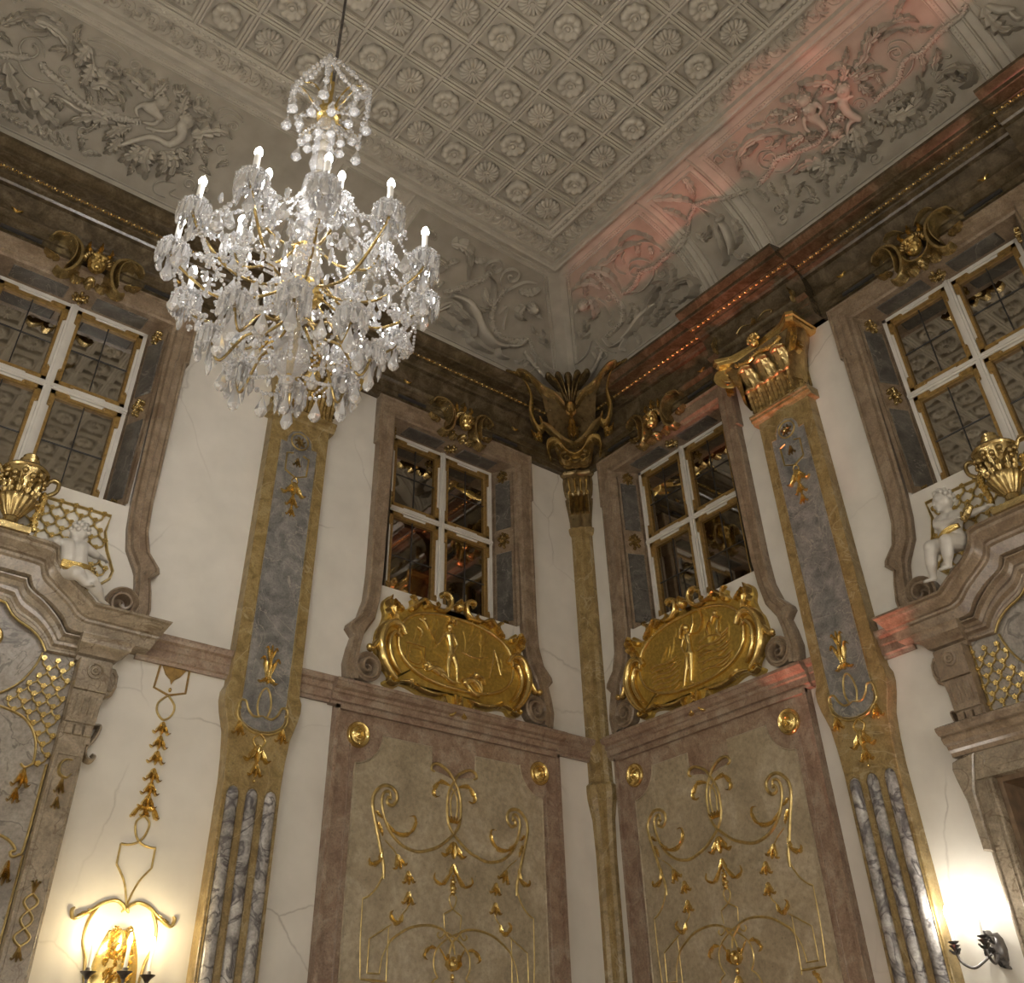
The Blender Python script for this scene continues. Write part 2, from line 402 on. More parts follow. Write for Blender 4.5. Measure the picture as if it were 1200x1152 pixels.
# ---- flat ceiling: slab, coffers and rosettes
N0, NA, Z0 = 1.23, 1.11, 8.26; ZB = HC - Z0
ceil = MB().box(-LX, 0.3, -LY, 0.3, HC + 0.075, HC + 0.25).build('ceiling', 'plaster', None, 0); struct(ceil, 'grey beige coffered plaster ceiling with rows of rosettes')
GX, GY, RX0, RY0 = 0.4118, 0.439, 1.897, 1.837
def coffer_mesh():
    mb = MB(); hx, hy = GX / 2, GY / 2; rows = []
    for f, z in [(1.0, 0), (0.945, 0), (0.935, 0.016), (0.90, 0.016), (0.89, 0.0), (0.80, 0.0), (0.785, 0.012), (0.765, 0.012), (0.755, 0.06), (0.30, 0.06)]:
        rows.append([(-hx * f, -hy * f, z), (hx * f, -hy * f, z), (hx * f, hy * f, z), (-hx * f, hy * f, z)])
    mb.rows(rows, True); b0 = len(mb.v) - 4; mb.f.append((b0, b0 + 1, b0 + 2, b0 + 3)); return mb
def rosette_mesh(pet, kind):
    mb = MB(); seg = 64 if kind == 0 else 45; rad = 0.134; rows = []
    prof = [(0.02, -0.045), (0.11, -0.045), (0.15, -0.025), (0.2, -0.035), (0.25, -0.035), (0.29, -0.015), (0.45, -0.03), (0.7, -0.038), (0.9, -0.028), (0.985, -0.006), (1.0, 0.03)]
    if kind: prof = [(0.02, -0.05), (0.12, -0.045), (0.17, -0.02), (0.24, -0.03), (0.33, -0.034), (0.38, -0.014), (0.55, -0.036), (0.75, -0.046), (0.92, -0.034), (0.99, -0.008), (1.0, 0.03)]
    for r, z in prof:
        rows.append([])
        for j in range(seg):
            a = 2 * math.pi * j / seg; c = abs(math.cos(a * pet / 2)); k = max(0, min(1, (r - 0.3) / 0.3))
            rr = rad * r * (1 - k * (0.10 if kind else 0.09) * (1 - c) ** 1.5); zz = z * (1 - k * (0.6 if kind else 0.85) * (1 - c) ** 2)
            rows[-1].append((rr * math.cos(a), rr * math.sin(a), zz))
    mb.rows(rows, True); b0 = len(mb.v) - len(prof) * seg; mb.f.append(tuple(b0 + j for j in range(seg))); return mb
NI, NJ = 17, 15
cof = coffer_mesh().build('coffer', 'plaster', ceil, 20)
r0 = rosette_mesh(16, 0).build('rosette', 'plaster', ceil, 60); r1 = rosette_mesh(9, 1).build('rosette', 'plaster', ceil, 60)
first = [True, True, True]
for i in range(NI):
    for j in range(NJ):
        p = (-RX0 - i * GX, -RY0 - j * GY, HC)
        o = cof if first[0] else child(cof, ceil); first[0] = False; o.location = p
        k = (i + j) % 2; s_ = (r0, r1)[k]; o = s_ if first[1 + k] else child(s_, ceil); first[1 + k] = False
        o.location = (p[0], p[1], HC + 0.028); o.rotation_euler = (0, 0, (i * 7 + j * 3) % 5 * 0.3)
# borders of the flat: mouldings, leaf band, bead band
EX, EY = RX0 - GX / 2, RY0 - GY / 2      # inner edge distances (x side, y side)
XE, YE = RX0 + (NI - 0.5) * GX, RY0 + (NJ - 0.5) * GY
def border(prof_x, prof_y, name, mat):
    """L-shaped border: profile (distance from wall, z) for the right wall side and left wall side, mitred"""
    mb = MB(); rows = []
    for (dx, z), (dy, _) in zip(prof_x, prof_y):
        rows.append([(-LX, -dy, z), (-dx, -dy, z), (-dx, -LY, z)])
    mb.rows(rows); return mb.build(name, mat, ceil, 25)
mo = [(1.205, HC + 0.03), (1.215, HC - 0.012), (1.235, HC - 0.02), (1.24, HC - 0.045), (1.265, HC - 0.05), (1.275, HC - 0.03), (1.30, HC - 0.022), (1.305, HC - 0.04), (1.33, HC - 0.04), (1.335, HC + 0.012), (1.575, HC + 0.012), (1.58, HC - 0.03), (1.60, HC - 0.035), (1.625, HC - 0.02)]
border([(d + 0.02, z) for d, z in mo] + [(EX, HC)], [(d - 0.03, z) for d, z in mo] + [(EY, HC)], 'border_moulding', 'plaster')
def leaf_unit():
    mb = MB(); M = lambda s, t_, h: (s, t_, -h)
    for k, sg in ((0, 1), (1, -1)):
        o_ = 0.11 * k
        mb.stroke([(o_ - 0.05, -0.06 * sg), (o_, -0.085 * sg), (o_ + 0.045, -0.06 * sg), (o_ + 0.06, -0.01 * sg), (o_ + 0.035, 0.035 * sg), (o_ + 0.0, 0.03 * sg)], 0.013, 0.016, M, 4)
        mb.leaf([(o_ + 0.0, -0.04 * sg), (o_ + 0.0, 0.0), (o_ + 0.02, 0.035 * sg)], 0.07, 0.022, M, 3, 3)
        mb.leaf([(o_ + 0.06, 0.0), (o_ + 0.07, 0.05 * sg), (o_ + 0.045, 0.09 * sg)], 0.045, 0.02, M, 3, 3)
        mb.leaf([(o_ + 0.055, 0.03 * sg), (o_ + 0.03, 0.06 * sg), (o_ + 0.0, 0.08 * sg)], 0.03, 0.018, M, 2, 3)
        mb.dome((o_ - 0.01, 0.055 * sg), 0.014, 0.014, 0.018, M, 0, 6, 2)
    return mb
lu = leaf_unit().build('leaf_scroll', 'plaster', ceil, 50); n_ = 0
for k in range(32):
    for side in (0, 1):
        d = 1.72 + k * 0.22
        if d > (XE if side == 0 else YE): continue
        o = lu if n_ == 0 else child(lu, ceil); n_ += 1
        if side == 0: o.location = (-d, -1.425, HC + 0.012); o.rotation_euler = (0, 0, 0)
        else: o.location = (-1.475, -d, HC + 0.012); o.rotation_euler = (0, 0, math.pi / 2)
mb = MB(); M = lambda s, t_, h: (s, t_, HC + 0.012 - h)
for r in (0.115, 0.098): mb.rows([[(-1.475 + a * q, -1.425 + b_ * q, HC + 0.012 - z) for a, b_ in ((-1, -1), (1, -1), (1, 1), (-1, 1))] for q, z in ((r, 0), (r - 0.004, 0.022), (r - 0.012, 0.022), (r - 0.016, 0))], True)
for k in range(8):
    a = k * math.pi / 4; mb.leaf([(-1.475, -1.425), (-1.475 + 0.03 * math.cos(a), -1.425 + 0.03 * math.sin(a)), (-1.475 + 0.06 * math.cos(a), -1.425 + 0.06 * math.sin(a))], 0.04, 0.02, M, 2, 3)
mb.build('corner_flower', 'plaster', ceil, 50)
bm_ = MB().ball((0, 0, 0), 0.017, 6, 4, (1.2, 1, 0.9)); mbd = MB()
d = 1.66
while d < 8.6:
    for c in ((-d, -EY + 0.028), (-EX + 0.028, -d)):
        if (c[0] > -XE and c[1] > -YE): mbd.ball((c[0], c[1], HC - 0.025), 0.019, 6, 4, (1.25, 1, 0.8) if c[1] == -EY + 0.028 else (1, 1.25, 0.8))
    d += 0.05
tag(mbd.build('bead_row', 'plaster', ceil, 60), None, None, None, 'stuff')

# ---- coved part of the ceiling
ARC = 1.77
def cove_pt(wall, u, T, h):
    ph = T / ARC * math.pi / 2; c, s_ = math.cos(ph), math.sin(ph)
    nx, nz = c / NA, -s_ / ZB; l = math.hypot(nx, nz)
    n = N0 - NA * c + h * nx / l; z = Z0 + ZB * s_ + h * nz / l
    return (-u, -n, z) if wall == 'A' else (-n, -u, z)
def Mc(wall): return lambda u, T, h: cove_pt(wall, u, T, h)
nT = 20
def nof(t_): return N0 - NA * math.cos(t_ * math.pi / 2)
COVE = {}
for wall, L, nm in (('A', LX, 'trim_1'), ('B', LY, 'trim_2')):
    mb = MB(); rows = []
    for i in range(nT + 1):
        t_ = i / nT; us = [nof(t_) + (L - nof(t_)) * k / 8 for k in range(9)]
        rows.append([cove_pt(wall, u, t_ * ARC, 0) for u in us])
    mb.rows(rows); o = mb.build(nm, 'plaster', None, 180)
    COVE[wall] = struct(o, 'coved grey beige plaster under the ceiling above the %s wall' % ('left' if wall == 'A' else 'right'))
def rib_line(mb, wall, u, w_, h, t0=0.02, t1=1.0):
    mb.stroke([(u, (t0 + (t1 - t0) * k / 14) * ARC) for k in range(15)], w_, h, Mc(wall), 1, 0.01, (1, 1), False)
def tline(mb, wall, t_, u0, u1, w_, h):
    mb.stroke([(u0 + (u1 - u0) * k / 6, t_ * ARC) for k in range(7)], w_, h, Mc(wall), 1, 0.01, (1, 1), False)
def panel_frame(wall, u0, u1, name='panel_frame', diag=False, beads=True):
    """moulded frame of a relief panel with a bead line; the corner panels follow the mitre on one side"""
    mb = MB(); T0, T1 = 0.225, 0.915
    tl = lambda t_: (nof(t_) + (0.25 if wall == 'A' else 0.17)) if diag else u0
    g = MB(); rows = []
    for k in range(13):
        t_ = T0 + (T1 - T0) * k / 12; a = tl(t_); rows.append([cove_pt(wall, a + (u1 - a) * q / 6, t_ * ARC, 0.004) for q in range(7)])
    g.rows(rows); g.build('panel_ground', 'plaster_ground_shaded', COVE[wall], 180)
    for off, w_, h in ((0.0, 0.016, 0.022), (0.055, 0.012, 0.016)):
        loop = [(tl(T0 + (T1 - T0) * k / 12) - off, (T0 + (T1 - T0) * k / 12) * ARC) for k in range(13)]
        mb.stroke(loop, w_, h, Mc(wall), 1, 0.01, (1, 1), False)
        mb.stroke([(u1 + off, q[1]) for q in loop], w_, h, Mc(wall), 1, 0.01, (1, 1), False)
        for t_, sg in ((T0, -1), (T1, 1)):
            a = tl(t_) - off; mb.stroke([(a + (u1 + off - a) * k / 6, t_ * ARC + sg * off) for k in range(7)], w_, h, Mc(wall), 1, 0.01, (1, 1), False)
    mb.build(name, 'plaster', COVE[wall], 40)
    if beads:
        bd = MB(); off = 0.028
        def run(p, q):
            L_ = math.hypot(q[0] - p[0], q[1] - p[1]); k_ = max(1, int(L_ / 0.032))
            for k in range(k_):
                f = (k + 0.5) / k_; bd.dome((p[0] + (q[0] - p[0]) * f, p[1] + (q[1] - p[1]) * f), 0.011, 0.011, 0.012, Mc(wall), 0, 5, 2)
        for k in range(12):
            ta, tb = T0 + (T1 - T0) * k / 12, T0 + (T1 - T0) * (k + 1) / 12
            run((tl(ta) - off, ta * ARC), (tl(tb) - off, tb * ARC)); run((u1 + off, ta * ARC), (u1 + off, tb * ARC))
        run((tl(T1) - off, T1 * ARC + off), (u1 + off, T1 * ARC + off))
        tag(bd.build('bead_row', 'plaster', COVE[wall], 60), None, None, None, 'stuff')
for wall, edges in (('A', (3.16, 4.06, 7.9, 8.9)), ('B', (2.50, 3.225, 5.86, 6.6))):
    for u in edges:
        mb = MB(); rib_line(mb, wall, u, 0.03, 0.028); mb.build('rib', 'plaster', COVE[wall], 40)
panel_frame('B', 0, 2.39, diag=True); panel_frame('B', 2.63, 3.145, beads=False); panel_frame('B', 3.385, 5.72); panel_frame('B', 6.0, 6.5, beads=False)
panel_frame('A', 0, 3.02, diag=True); panel_frame('A', 3.30, 3.92, beads=False); panel_frame('A', 4.20, 7.75)
